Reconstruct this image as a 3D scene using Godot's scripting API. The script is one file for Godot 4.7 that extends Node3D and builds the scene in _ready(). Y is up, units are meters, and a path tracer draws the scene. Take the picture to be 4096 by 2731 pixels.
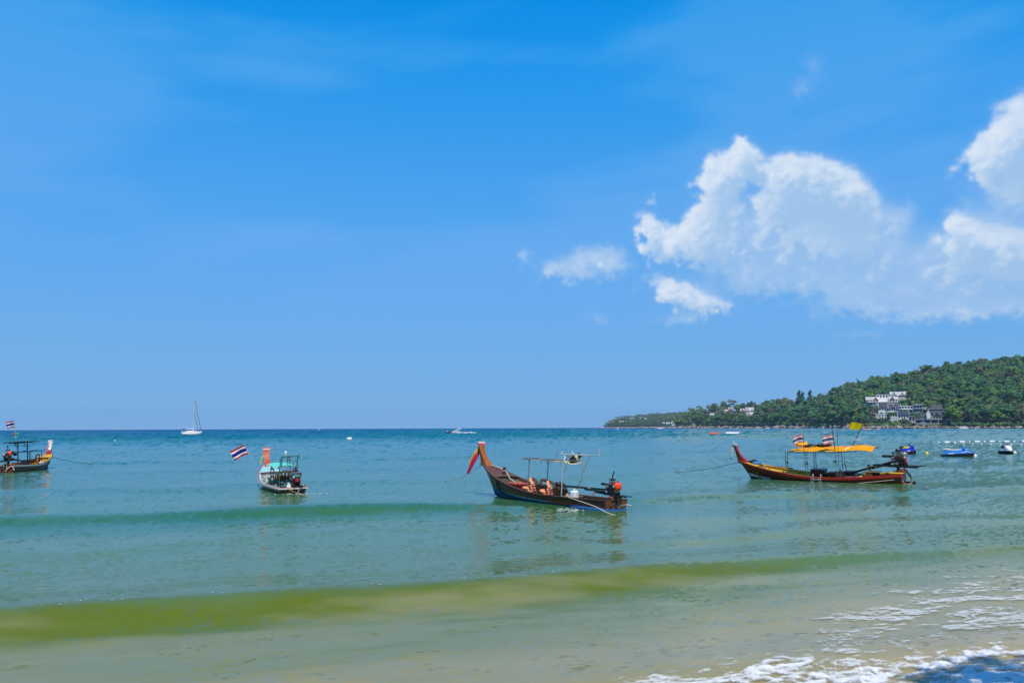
extends Node3D

# A tropical bay: four longtail boats moored off a beach, a wooded headland with villas behind.
# Axes: x to the right along the beach, y up, the open sea towards -z. Units are metres; the still water lies at y = 0.

const EARTH := 6371000.0
const SHORE_TURN := 0.314159          # the beach runs this far off the x axis
var taken := {}
var mats := {}
var rng := RandomNumberGenerator.new()
var bump_noise := FastNoiseLite.new()
var ripple := FastNoiseLite.new()
var slow := FastNoiseLite.new()


func _ready() -> void:
	rng.seed = 11
	bump_noise.seed = 3
	bump_noise.frequency = 1.0
	bump_noise.fractal_type = FastNoiseLite.FRACTAL_NONE
	ripple.seed = 21
	ripple.noise_type = FastNoiseLite.TYPE_SIMPLEX
	ripple.frequency = 1.0
	ripple.fractal_type = FastNoiseLite.FRACTAL_NONE
	slow.seed = 5
	slow.frequency = 1.0
	slow.fractal_octaves = 3

	# camera
	var pitch := 0.10724
	var roll := 0.003787
	var cam := Camera3D.new()
	cam.name = "camera"
	var fwd := Vector3(0, sin(pitch), -cos(pitch))
	var up0 := Vector3(0, cos(pitch), sin(pitch))
	var right := Vector3.RIGHT * cos(roll) - up0 * sin(roll)
	cam.transform = Transform3D(Basis(right, up0 * cos(roll) + Vector3.RIGHT * sin(roll), -fwd), Vector3(0, 3.2, 0))
	cam.fov = 46.36
	cam.near = 0.1
	cam.far = 30000.0
	add_child(cam)

	# sky and air
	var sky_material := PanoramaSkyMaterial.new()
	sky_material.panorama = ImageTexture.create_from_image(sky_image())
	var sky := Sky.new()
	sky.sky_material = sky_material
	var env := Environment.new()
	env.background_mode = Environment.BG_SKY
	env.sky = sky
	env.tonemap_mode = Environment.TONE_MAPPER_LINEAR
	env.tonemap_exposure = 1.0
	env.sdfgi_enabled = true
	env.ssao_enabled = true
	env.ssil_enabled = true
	env.fog_enabled = true
	env.fog_density = 0.00006
	env.fog_light_color = Color(0.62, 0.78, 0.95)
	var world := WorldEnvironment.new()
	world.name = "world"
	world.environment = env
	add_child(world)

	# sun: high, behind the camera and a little to the right
	var sun := DirectionalLight3D.new()
	sun.name = "sun"
	sun.light_energy = 1.35
	sun.light_color = Color(1.0, 0.955, 0.88)
	sun.light_angular_distance = 0.5
	sun.shadow_enabled = true
	sun.sky_mode = DirectionalLight3D.SKY_MODE_LIGHT_ONLY
	var el := deg_to_rad(58.0)
	var az := deg_to_rad(18.0)
	var to_sun := Vector3(sin(az) * cos(el), sin(el), cos(az) * cos(el))
	sun.basis = Basis.looking_at(-to_sun, Vector3.UP)
	add_child(sun)

	make_materials()
	make_sea()
	make_beach()
	make_foam()
	make_land()
	make_villas()
	make_forest()
	make_rocks()
	make_fleet()
	make_small_craft()
	make_beach_tree()


# ---------------------------------------------------------------- sky

func sky_image() -> Image:
	var wide := 4096
	var high := 2048
	var low := Image.create_empty(512, 256, false, Image.FORMAT_RGBAF)
	var wisps := FastNoiseLite.new()
	wisps.seed = 9
	wisps.frequency = 0.035
	wisps.fractal_octaves = 5
	var puff := FastNoiseLite.new()
	puff.seed = 14
	puff.frequency = 0.42
	puff.fractal_octaves = 6
	puff.fractal_gain = 0.55
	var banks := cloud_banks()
	for y in 256:
		var e := 90.0 - (y + 0.5) * 180.0 / 256.0
		for x in 512:
			var a := (x + 0.5) * 360.0 / 512.0 - 180.0
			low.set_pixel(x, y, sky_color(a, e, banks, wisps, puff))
	low.resize(wide, high, Image.INTERPOLATE_CUBIC)
	# the same sky again, finer, where its clouds are looked at closely
	var x0 := int((180.0 - 46.0) / 360.0 * wide)
	var y0 := int((90.0 - 36.0) / 180.0 * high)
	var w := int(92.0 / 360.0 * wide)
	var h := int(35.0 / 180.0 * high)
	var fine := Image.create_empty(w, h, false, Image.FORMAT_RGBAF)
	for y in h:
		var e := 90.0 - (y0 + y + 0.5) * 180.0 / high
		for x in w:
			var a := (x0 + x + 0.5) * 360.0 / wide - 180.0
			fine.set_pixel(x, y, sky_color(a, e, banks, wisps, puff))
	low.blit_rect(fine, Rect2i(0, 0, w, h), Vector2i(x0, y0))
	# a panorama's left edge is what lies towards -z
	var turned := Image.create_empty(wide, high, false, Image.FORMAT_RGBAF)
	turned.blit_rect(low, Rect2i(wide / 2, 0, wide / 2, high), Vector2i.ZERO)
	turned.blit_rect(low, Rect2i(0, 0, wide / 2, high), Vector2i(wide / 2, 0))
	return turned


func cloud_banks() -> Array:
	# cumulus puffs: azimuth, elevation, radii in degrees, strength, 1 = soft and faded
	var puffs: Array = [
		[16.2, 17.7, 1.70, 1.71, 1, 0], [16.7, 19.0, 0.87, 0.82, 1, 0], [14.9, 17.4, 1.31, 1.25, 1, 0], [14.6, 16.2, 1.56, 1.34, 0.9, 0],
		[17.1, 18.0, 0.93, 1.17, 0.9, 0], [20.2, 16.3, 2.27, 2.03, 1, 0], [19.4, 17.4, 1.28, 0.99, 1, 0], [21.8, 16.2, 2.09, 1.49, 1, 0],
		[23.2, 15.1, 1.95, 1.65, 1, 0], [21.0, 14.2, 3.29, 2.32, 1, 0], [23.7, 13.4, 1.99, 2.00, 1, 0], [18.8, 15.6, 1.46, 1.47, 1, 0],
		[25.0, 12.3, 1.74, 1.70, 0.8, 1], [26.6, 13.4, 1.09, 1.06, 0.6, 1], [9.9, 14.1, 0.85, 1.28, 1, 0], [10.4, 13.3, 1.07, 1.04, 1, 0],
		[11.7, 12.8, 1.56, 1.22, 1, 0], [13.4, 13.9, 1.56, 1.33, 1, 0], [15.0, 15.0, 1.49, 1.26, 1, 0], [12.7, 12.2, 1.93, 1.03, 1, 0],
		[14.5, 12.7, 1.85, 1.27, 0.9, 0], [10.2, 15.9, 0.44, 0.40, 0.7, 1], [16.3, 13.4, 2.15, 1.94, 0.85, 1], [18.3, 12.4, 2.73, 1.78, 0.8, 1],
		[20.9, 11.6, 3.58, 1.40, 0.7, 1], [24.4, 10.5, 2.90, 1.43, 0.6, 1], [16.0, 10.8, 1.53, 0.84, 0.8, 1], [14.5, 11.4, 1.42, 0.48, 0.8, 1],
		[16.9, 9.8, 1.03, 0.72, 0.8, 1], [21.3, 9.9, 3.85, 1.05, 0.5, 1], [26.1, 9.1, 3.14, 1.13, 0.5, 1], [11.2, 9.7, 1.37, 0.86, 1, 0],
		[12.4, 9.1, 1.86, 1.04, 1, 0], [14.1, 8.3, 1.84, 0.82, 1, 0], [10.2, 10.2, 0.88, 0.62, 0.7, 1], [12.3, 7.6, 1.85, 0.55, 0.5, 1],
		[0.9, 12.5, 0.77, 0.40, 0.6, 1], [5.2, 12.0, 1.27, 0.81, 0.75, 1], [6.6, 12.1, 1.20, 0.93, 0.75, 1], [3.3, 11.4, 1.65, 0.53, 0.7, 1],
		[7.7, 11.6, 1.07, 0.93, 0.55, 1], [4.9, 10.8, 1.96, 0.56, 0.5, 1], [6.2, 7.6, 1.13, 0.75, 0.45, 1], [34.0, 18.4, 1.72, 1.53, 1, 0],
		[32.7, 17.2, 1.80, 1.51, 1, 0], [31.4, 16.1, 1.60, 1.16, 0.9, 0], [33.4, 15.5, 2.42, 1.82, 1, 0], [33.0, 13.7, 1.72, 1.31, 0.7, 1],
		[35.1, 16.5, 2.38, 2.79, 1, 0], [29.7, 12.4, 0.89, 1.09, 0.9, 0], [30.5, 11.2, 1.87, 1.78, 0.9, 0], [31.9, 10.5, 2.11, 1.60, 0.95, 0],
		[33.0, 9.9, 2.14, 1.58, 0.95, 0], [29.2, 10.5, 1.39, 1.59, 0.7, 1], [30.8, 8.9, 3.00, 1.29, 0.6, 1], [34.7, 10.0, 2.10, 2.06, 0.9, 0],
		[27.8, 7.2, 1.73, 0.56, 0.7, 1], [29.3, 7.5, 1.66, 0.66, 0.8, 1], [31.3, 7.3, 2.27, 0.54, 0.8, 1], [23.2, 8.0, 2.68, 0.81, 0.55, 1],
		[24.8, 8.2, 2.42, 0.85, 0.55, 1], [24.0, 6.0, 1.79, 0.32, 0.4, 1], [21.7, 23.6, 1.09, 1.11, 0.33, 1], [20.7, 22.5, 1.22, 0.68, 0.33, 1],
		[21.9, 10.4, 7.67, 1.92, 0.45, 1], [28.7, 10.1, 5.58, 2.47, 0.45, 1], [17.4, 10.1, 5.76, 1.31, 0.35, 1], [29.7, 7.5, 7.15, 1.09, 0.45, 1],
		[5.2, 11.5, 3.80, 1.24, 0.35, 1], [32.2, 13.4, 3.26, 1.58, 0.4, 1]
	]
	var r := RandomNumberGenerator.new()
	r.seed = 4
	for fill_bank in 26:  # unseen cumulus added round the rest of the sky to whiten the fill light
		var a := 50.0 + fill_bank * 10.4 + r.randf_range(-3, 3)
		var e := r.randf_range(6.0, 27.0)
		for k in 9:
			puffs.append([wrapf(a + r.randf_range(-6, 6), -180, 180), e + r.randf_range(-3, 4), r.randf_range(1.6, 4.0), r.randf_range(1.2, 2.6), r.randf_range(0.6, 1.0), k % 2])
	# sorted into columns of two degrees, so that a direction looks only at the puffs near it
	var columns: Array = []
	for c in 180:
		columns.append([])
	for p in puffs:
		var reach: float = p[2] * 1.7 + 1.0
		for c in range(int(floor((p[0] - reach + 180.0) / 2.0)), int(floor((p[0] + reach + 180.0) / 2.0)) + 1):
			columns[posmod(c, 180)].append(p)
	return columns


func cloud_density(a: float, e: float, column: Array) -> Vector2:
	var hard := 0.0
	var soft := 0.0
	for p in column:
		var dx: float = wrapf(a - p[0], -180.0, 180.0) / p[2]
		var dy: float = (e - p[1]) / p[3]
		var d: float = dx * dx + dy * dy
		if d < 2.9:
			var v: float = exp(-d * 1.25) * p[4]
			if p[5] == 0:
				hard += v
			else:
				soft += v
	return Vector2(hard, soft)


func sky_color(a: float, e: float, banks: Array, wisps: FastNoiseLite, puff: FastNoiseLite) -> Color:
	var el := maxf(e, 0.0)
	# sRGB tones at rising elevations; above the view greyed to whiten the fill light
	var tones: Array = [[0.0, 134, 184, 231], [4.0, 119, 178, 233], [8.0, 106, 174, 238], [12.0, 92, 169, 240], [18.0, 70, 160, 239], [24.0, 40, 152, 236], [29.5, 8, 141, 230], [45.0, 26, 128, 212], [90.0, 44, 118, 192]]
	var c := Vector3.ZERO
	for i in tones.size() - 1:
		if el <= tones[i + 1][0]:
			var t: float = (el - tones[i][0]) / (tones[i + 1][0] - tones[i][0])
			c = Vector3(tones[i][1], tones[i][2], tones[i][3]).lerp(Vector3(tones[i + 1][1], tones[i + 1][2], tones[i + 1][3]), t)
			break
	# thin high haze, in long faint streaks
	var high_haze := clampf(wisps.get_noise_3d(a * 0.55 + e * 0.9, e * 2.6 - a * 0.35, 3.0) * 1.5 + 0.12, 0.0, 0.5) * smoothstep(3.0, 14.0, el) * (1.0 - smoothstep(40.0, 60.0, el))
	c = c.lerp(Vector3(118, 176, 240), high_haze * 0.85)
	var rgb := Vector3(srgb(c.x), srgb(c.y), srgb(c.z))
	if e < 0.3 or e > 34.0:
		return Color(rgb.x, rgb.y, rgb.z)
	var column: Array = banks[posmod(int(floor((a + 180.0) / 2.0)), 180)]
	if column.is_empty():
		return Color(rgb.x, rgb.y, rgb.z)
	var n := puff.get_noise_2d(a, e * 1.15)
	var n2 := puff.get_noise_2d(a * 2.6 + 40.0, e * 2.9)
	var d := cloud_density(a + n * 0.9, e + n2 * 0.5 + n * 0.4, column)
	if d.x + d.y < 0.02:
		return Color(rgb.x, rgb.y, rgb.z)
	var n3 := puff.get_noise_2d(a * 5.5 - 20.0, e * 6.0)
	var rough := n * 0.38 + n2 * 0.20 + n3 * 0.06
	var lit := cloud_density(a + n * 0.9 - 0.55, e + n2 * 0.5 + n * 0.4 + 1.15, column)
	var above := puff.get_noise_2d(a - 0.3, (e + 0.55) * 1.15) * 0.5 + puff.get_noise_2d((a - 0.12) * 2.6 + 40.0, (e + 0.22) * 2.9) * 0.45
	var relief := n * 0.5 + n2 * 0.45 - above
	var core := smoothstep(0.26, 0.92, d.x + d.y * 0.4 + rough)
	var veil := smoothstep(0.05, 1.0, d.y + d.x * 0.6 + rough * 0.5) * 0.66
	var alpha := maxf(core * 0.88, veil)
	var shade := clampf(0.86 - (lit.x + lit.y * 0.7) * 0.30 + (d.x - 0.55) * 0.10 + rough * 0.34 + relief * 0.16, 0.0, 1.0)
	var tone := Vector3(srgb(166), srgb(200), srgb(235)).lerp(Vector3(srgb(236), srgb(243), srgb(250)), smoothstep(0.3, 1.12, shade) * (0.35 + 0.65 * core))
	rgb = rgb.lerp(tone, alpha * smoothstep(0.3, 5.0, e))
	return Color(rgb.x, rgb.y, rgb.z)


func srgb(v: float) -> float:
	var s := v / 255.0
	return s / 12.92 if s <= 0.04045 else pow((s + 0.055) / 1.055, 2.4)


# ---------------------------------------------------------------- sea and beach

func shore_coords(x: float, z: float) -> Vector2:
	# (distance out from the beach, distance along it)
	return Vector2(-x * sin(SHORE_TURN) - z * cos(SHORE_TURN), x * cos(SHORE_TURN) - z * sin(SHORE_TURN))


func swell(s: float, t: float) -> float:
	# the waves that roll in: each with a steeper shoreward face
	var y := 0.0
	# shoreline distance, height, face length, back length, wobble
	var wobble := slow.get_noise_2d(t * 0.045, 3.0)
	var wobble2 := slow.get_noise_2d(t * 0.05, 17.0)
	var near_fade := 1.0 - smoothstep(7.0, 18.0, t)
	y += crest(s - 15.35 + 0.5 * exp(-pow((t - 3.0) / 4.0, 2.0)) - 1.1 * smoothstep(5.0, 15.0, t) - wobble * 0.6, lerpf(0.9, 0.55, smoothstep(4.0, 14.0, t)), 2.4) * (0.33 + wobble2 * 0.2) * (0.2 + 0.8 * near_fade) * (0.8 + 0.2 * smoothstep(-30.0, -2.0, t))
	var at_boat := exp(-pow((t - 12.6) / 4.4, 2.0))
	y += crest(s - 31.4 - wobble2 * 1.6, 1.15, 3.6) * (0.27 + wobble * 0.18) * (1.0 - 0.93 * at_boat) * (1.0 - 0.5 * smoothstep(14.0, 26.0, t))
	y += crest(s - 25.0 - wobble * 3.0, 1.2, 2.0) * 0.07 * (0.5 + wobble2)
	y += crest(s - 20.6 - wobble2 * 2.0, 0.8, 1.2) * 0.07 * smoothstep(2.0, 12.0, t)
	y += crest(s - 48.0 - wobble * 5.0, 1.8, 4.5) * 0.11 * (0.8 + wobble2)
	y += crest(s - 64.0 - wobble2 * 6.0, 2.0, 5.0) * 0.08 * (0.8 - wobble)
	y += crest(s - 85.0 - wobble * 8.0, 2.5, 6.0) * 0.14 * (0.7 + wobble2)
	y += crest(s - 9.2 - wobble * 1.0, 0.5, 1.0) * 0.10 * smoothstep(0.0, 6.0, t)
	return y


func crest(d: float, face: float, back: float) -> float:
	var k := d / (face if d < 0.0 else back)
	return exp(-k * k) if k < 4.0 and k > -4.0 else 0.0


func chop(x: float, z: float, octave: int) -> Vector3:
	# (height, slope shorewards, slope alongshore) of one octave of ripples, crests lying along the beach
	var l := pow(2.0, octave) * 0.22
	var sc := shore_coords(x, z)
	var u := sc.x / l
	var v := sc.y / (l * 2.1)
	var n := ripple.get_noise_3d(u, v, octave * 7.3)
	var m := ripple.get_noise_3d(u + 31.0, v - 11.0, octave * 5.1)
	return Vector3(n * l * 0.02, m, n)


func sea_height(x: float, z: float) -> float:
	var sc := shore_coords(x, z)
	return swell(sc.x, sc.y) - (x * x + z * z) / (2.0 * EARTH)


func water_color(s: float, t: float) -> Color:
	# the colour of the water itself: sand stirred up near the beach, clear and deep far out; ripple and wave-face shading painted in
	var sandy := smoothstep(4.0, 17.0, t) * 2.2
	var p := s - sandy * (1.0 - smoothstep(12.0, 30.0, s)) + slow.get_noise_2d(s * 0.06, t * 0.045) * minf(4.0, s * 0.16) + slow.get_noise_2d(s * 0.40, t * 0.10 + 50.0) * minf(2.2, s * 0.14) + slow.get_noise_2d(s * 1.9 + t * 0.25, t * 0.55 - s * 0.3 + 9.0) * 0.7 * (1.0 - smoothstep(20.0, 45.0, s)) * smoothstep(6.0, 12.0, s)
	if s > 50.0:
		p *= lerpf(1.0, 0.62, smoothstep(20.0, 130.0, t) * smoothstep(50.0, 100.0, s))
	var steps: Array = [
		[-20.0, 0.42, 0.335, 0.20], [4.0, 0.40, 0.31, 0.18], [7.0, 0.35, 0.285, 0.15], [9.5, 0.275, 0.245, 0.11], [12.6, 0.185, 0.20, 0.075], [14.4, 0.10, 0.138, 0.008],
		[16.6, 0.10, 0.158, 0.035], [24.0, 0.092, 0.172, 0.06], [30.5, 0.034, 0.125, 0.038], [36.0, 0.055, 0.155, 0.07], [60.0, 0.036, 0.14, 0.085], [100.0, 0.014, 0.125, 0.092], [220.0, 0.004, 0.105, 0.105], [500.0, 0.0, 0.072, 0.115], [1200.0, 0.0, 0.042, 0.11]
	]
	for i in steps.size() - 1:
		if p <= steps[i + 1][0] or i == steps.size() - 2:
			var k: float = smoothstep(steps[i][0], steps[i + 1][0], p) if i else clampf((p - steps[i][0]) / (steps[i + 1][0] - steps[i][0]), 0.0, 1.0)
			return Color(lerpf(steps[i][1], steps[i + 1][1], k), lerpf(steps[i][2], steps[i + 1][2], k), lerpf(steps[i][3], steps[i + 1][3], k))
	return Color.BLACK


func make_sea() -> void:
	# rings that widen with their distance from the beach in view, out to and past the horizon
	var radii := PackedFloat32Array()
	var r := 6.5
	while r < 7400.0:
		radii.append(r)
		r += clampf(r * r / (3.2 * 820.0), 0.035, r * 0.10) * 1.0
	radii.append(7600.0)
	var spokes := PackedFloat32Array()
	var a := -0.74
	while a <= 0.741:
		spokes.append(a)
		a += 0.00215
	var back := 0.75
	while back < TAU - 0.75:
		spokes.append(back)
		back += 0.06
	spokes.append(TAU - 0.74)
	var nr := radii.size()
	var ns := spokes.size()
	var place := PackedVector3Array()
	var normal := PackedVector3Array()
	var color := PackedColorArray()
	place.resize(nr * ns)
	normal.resize(nr * ns)
	color.resize(nr * ns)
	var to_beach := Vector3(sin(SHORE_TURN), 0, cos(SHORE_TURN))
	var along := Vector3(cos(SHORE_TURN), 0, -sin(SHORE_TURN))
	for i in nr:
		r = radii[i]
		var step_out := (radii[mini(i + 1, nr - 1)] - radii[maxi(i - 1, 0)]) * 0.5
		var lateral := r * 0.00215
		var first := log(maxf(lateral * 1.35, 0.08) / 0.22) / log(2.0)
		var o0 := int(floor(first))
		var f := first - o0
		var far := smoothstep(35.0, 330.0, r)
		var rough := lerpf(0.085, 0.058, smoothstep(12.0, 40.0, r)) + 0.11 * far
		for j in ns:
			var x := sin(spokes[j]) * r
			var z := -cos(spokes[j]) * r
			var sc := shore_coords(x, z)
			var k := i * ns + j
			var y := -(r * r) / (2.0 * EARTH)
			var ss := 0.0
			var st := 0.0
			if r < 140.0:
				var e := maxf(step_out * 0.5, 0.05)
				var h0 := swell(sc.x, sc.y)
				y += h0
				ss = (swell(sc.x + e, sc.y) - h0) / e
			var c0 := chop(x, z, o0)
			var c1 := chop(x, z, o0 + 1)
			var c2 := chop(x, z, o0 + 2)
			var c3 := chop(x, z, o0 + 4)
			var gust := 0.75 + 0.8 * c3.z
			var slope := (c0.y * (1.0 - f) + c1.y + c2.y * 0.8 + c3.y * 0.35) * rough * gust
			var side := (c0.z * (1.0 - f) + c1.z + c2.z * 0.7) * rough * 0.45
			if far > 0.0:
				# seen so flat, only the faces of the waves that look this way show
				slope = lerpf(slope, absf(slope) * 0.8 + rough * 0.8, far)
			var fade := smoothstep(0.0, 10.0, sc.x)
			ss += slope * (0.35 + 0.65 * fade)
			st += side
			if r < 60.0:
				y += (c1.x + c2.x) * (1.0 - smoothstep(30.0, 60.0, r))
			place[k] = Vector3(x, y, z)
			normal[k] = (Vector3.UP + to_beach * ss - along * st).normalized()
			color[k] = water_color(sc.x, sc.y) if r < 2500.0 else water_color(minf(sc.x, 2500.0), 0.0)
	var index := PackedInt32Array()
	index.resize((nr - 1) * ns * 6)
	var q := 0
	for i in nr - 1:
		for j in ns:
			var j1 := (j + 1) % ns
			var p0 := i * ns + j
			var p1 := i * ns + j1
			var p2 := (i + 1) * ns + j1
			var p3 := (i + 1) * ns + j
			index[q] = p0
			index[q + 1] = p3
			index[q + 2] = p2
			index[q + 3] = p0
			index[q + 4] = p2
			index[q + 5] = p1
			q += 6
	var arrays := []
	arrays.resize(Mesh.ARRAY_MAX)
	arrays[Mesh.ARRAY_VERTEX] = place
	arrays[Mesh.ARRAY_NORMAL] = normal
	arrays[Mesh.ARRAY_COLOR] = color
	arrays[Mesh.ARRAY_INDEX] = index
	var mesh := ArrayMesh.new()
	mesh.add_surface_from_arrays(Mesh.PRIMITIVE_TRIANGLES, arrays)
	mesh.surface_set_material(0, mats.water)
	var o := MeshInstance3D.new()
	o.name = "sea"
	o.mesh = mesh
	add_child(o)
	tag(o, "green sea turning blue towards the horizon, small waves rolling to the beach", "sea", "", "structure")


func make_beach() -> void:
	# wet sand under the shallows, rising behind the camera
	var st := new_st(true)
	var rows := []
	for i in 26:
		var s := 30.0 - i * 4.0
		var row := []
		for j in 31:
			var t := -150.0 + j * 10.0
			var x := -s * sin(SHORE_TURN) + t * cos(SHORE_TURN)
			var z := -s * cos(SHORE_TURN) - t * sin(SHORE_TURN)
			var y := clampf(-s * 0.085 + 0.10, -1.6, 2.0) + slow.get_noise_2d(x * 0.05, z * 0.05) * 0.08
			row.append(Vector3(x, y, z))
		rows.append(row)
	sheet(st, rows)
	var o := obj("beach", st, mats.sand, self)
	tag(o, "pale wet sand beach sloping under the shallow water", "beach", "", "structure")


func make_foam() -> void:
	# froth left by the last wave: a thin lumpy sheet wherever there is enough of it
	var ws := FastNoiseLite.new()
	ws.seed = 31
	ws.frequency = 1.0
	ws.fractal_octaves = 4
	var cell := FastNoiseLite.new()
	cell.seed = 8
	cell.frequency = 1.0
	cell.noise_type = FastNoiseLite.TYPE_CELLULAR
	cell.cellular_return_type = FastNoiseLite.RETURN_DISTANCE2_SUB
	cell.fractal_type = FastNoiseLite.FRACTAL_FBM
	cell.fractal_octaves = 2
	var n_s := 330
	var n_t := 560
	var place := PackedVector3Array()
	var color := PackedColorArray()
	var amount := PackedFloat32Array()
	place.resize(n_s * n_t)
	color.resize(n_s * n_t)
	amount.resize(n_s * n_t)
	for i in n_s:
		var s := 4.6 + i * 0.031
		for j in n_t:
			var t := 1.5 + j * 0.034
			var k := i * n_t + j
			var w1 := ws.get_noise_2d(t * 0.22, s * 0.5)
			var w2 := ws.get_noise_2d(t * 0.5 + 20.0, s * 1.1)
			var edge := t - (4.3 + (s - 8.9) * 1.75) + w1 * 3.2
			var reach := smoothstep(-0.4, 2.6, edge) * (1.0 - smoothstep(12.6, 14.2, s + w2 * 1.4))
			var heavy := (1.0 - smoothstep(8.0, 9.7, s + w1 * 1.3 - (t - 6.0) * 0.06)) * smoothstep(3.0, 5.6, t + w2)
			# streaks drawn out along the beach, and a lace of bubbles within them
			var streak := ws.get_noise_2d(t * 0.30 + w2 * 1.3, s * 0.95 + w1 * 1.2 + 60.0)
			var lace := 1.0 - clampf((cell.get_noise_2d(t * 1.05 + w2 * 1.8 + w1, s * 1.5 + w1 * 2.4 + w2) + 1.0) * 1.5, 0.0, 1.0)
			var thread := 1.0 - smoothstep(0.02, 0.13, absf(ws.get_noise_2d(t * 0.8 + w2 * 1.4, s * 1.6 + w1 * 2.0 + 120.0)))
			var m := reach * (smoothstep(0.12, 0.42, streak) * (0.45 + 0.55 * lace) + (lace * 0.5 + thread * 0.45) * smoothstep(-0.06, 0.16, streak))
			m = maxf(m, heavy * (smoothstep(-0.04, 0.30, streak + lace * 0.2) * (0.55 + 0.45 * lace) + lace * 0.45 + thread * 0.25))
			m = clampf(m, 0.0, 1.0)
			# broken up into bubbles and threads
			var fine := ws.get_noise_2d(t * 3.4 + w2, s * 9.5) + 0.45 * ws.get_noise_2d(t * 11.0, s * 19.0)
			m = clampf(m * (0.72 + 0.25 * heavy) + fine * (0.95 - 0.35 * heavy) * smoothstep(0.0, 0.3, m), 0.0, 1.0)
			var x := -s * sin(SHORE_TURN) + t * cos(SHORE_TURN)
			var z := -s * cos(SHORE_TURN) - t * sin(SHORE_TURN)
			var lump := maxf(0.0, ws.get_noise_2d(t * 2.2, s * 3.0 + 90.0) + 0.2) * 0.09 * heavy + 0.008 * (ws.get_noise_2d(t * 6.0, s * 7.0) + 0.4)
			place[k] = Vector3(x, sea_height(x, z) + 0.022 + lump * m, z)
			color[k] = Color(0.74, 0.76, 0.76, smoothstep(0.08, 0.95, m) * (0.62 + 0.3 * heavy))
			amount[k] = m
	var index := PackedInt32Array()
	for i in n_s - 1:
		for j in n_t - 1:
			var p0 := i * n_t + j
			if amount[p0] + amount[p0 + 1] + amount[p0 + n_t] + amount[p0 + n_t + 1] > 0.12:
				index.append_array(PackedInt32Array([p0, p0 + n_t, p0 + n_t + 1, p0, p0 + n_t + 1, p0 + 1]))
	var arrays := []
	arrays.resize(Mesh.ARRAY_MAX)
	arrays[Mesh.ARRAY_VERTEX] = place
	arrays[Mesh.ARRAY_COLOR] = color
	arrays[Mesh.ARRAY_INDEX] = index
	var st := SurfaceTool.new()
	var mesh := ArrayMesh.new()
	mesh.add_surface_from_arrays(Mesh.PRIMITIVE_TRIANGLES, arrays)
	st.create_from(mesh, 0)
	var o := obj("sea_foam", st, mats.foam, self)
	tag(o, "white foam streaks spread over the shallow water by the beach", "foam", "", "stuff")


# ---------------------------------------------------------------- materials and helpers

func lin(r: float, g: float, b: float) -> Color:
	return Color(r, g, b).linear_to_srgb()


func mat(called: String, c: Color, rough := 0.6, metal := 0.0, spec := 0.5) -> StandardMaterial3D:
	var m := StandardMaterial3D.new()
	m.resource_name = called
	m.albedo_color = c
	m.roughness = rough
	m.metallic = metal
	m.metallic_specular = spec
	mats[called] = m
	return m


func wear(m: StandardMaterial3D, tex: Texture2D, scale: Vector3) -> void:
	m.albedo_texture = tex
	m.uv1_triplanar = true
	m.uv1_scale = scale


func noise_texture(freq: float, octaves: int, dark: float, stretch := 1, seed_value := 1) -> ImageTexture:
	# grey mottling between «dark» and white, drawn out along x by «stretch»
	var n := FastNoiseLite.new()
	n.seed = seed_value
	n.frequency = freq
	n.fractal_octaves = octaves
	var im := Image.create_empty(256, 256, false, Image.FORMAT_RGB8)
	for y in 256:
		for x in 256:
			# wrapped over the edges, so that the texture repeats without a seam
			var u := x / 256.0
			var v := y / 256.0
			var a := n.get_noise_2d(x / float(stretch), y)
			var b := n.get_noise_2d((x - 256) / float(stretch), y)
			var c := n.get_noise_2d(x / float(stretch), y - 256)
			var d := n.get_noise_2d((x - 256) / float(stretch), y - 256)
			var k := clampf(lerpf(lerpf(a, b, u), lerpf(c, d, u), v) * 1.3 + 0.5, 0.0, 1.0)
			var g := lerpf(dark, 1.0, k)
			im.set_pixel(x, y, Color(g, g, g))
	return ImageTexture.create_from_image(im)


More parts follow.
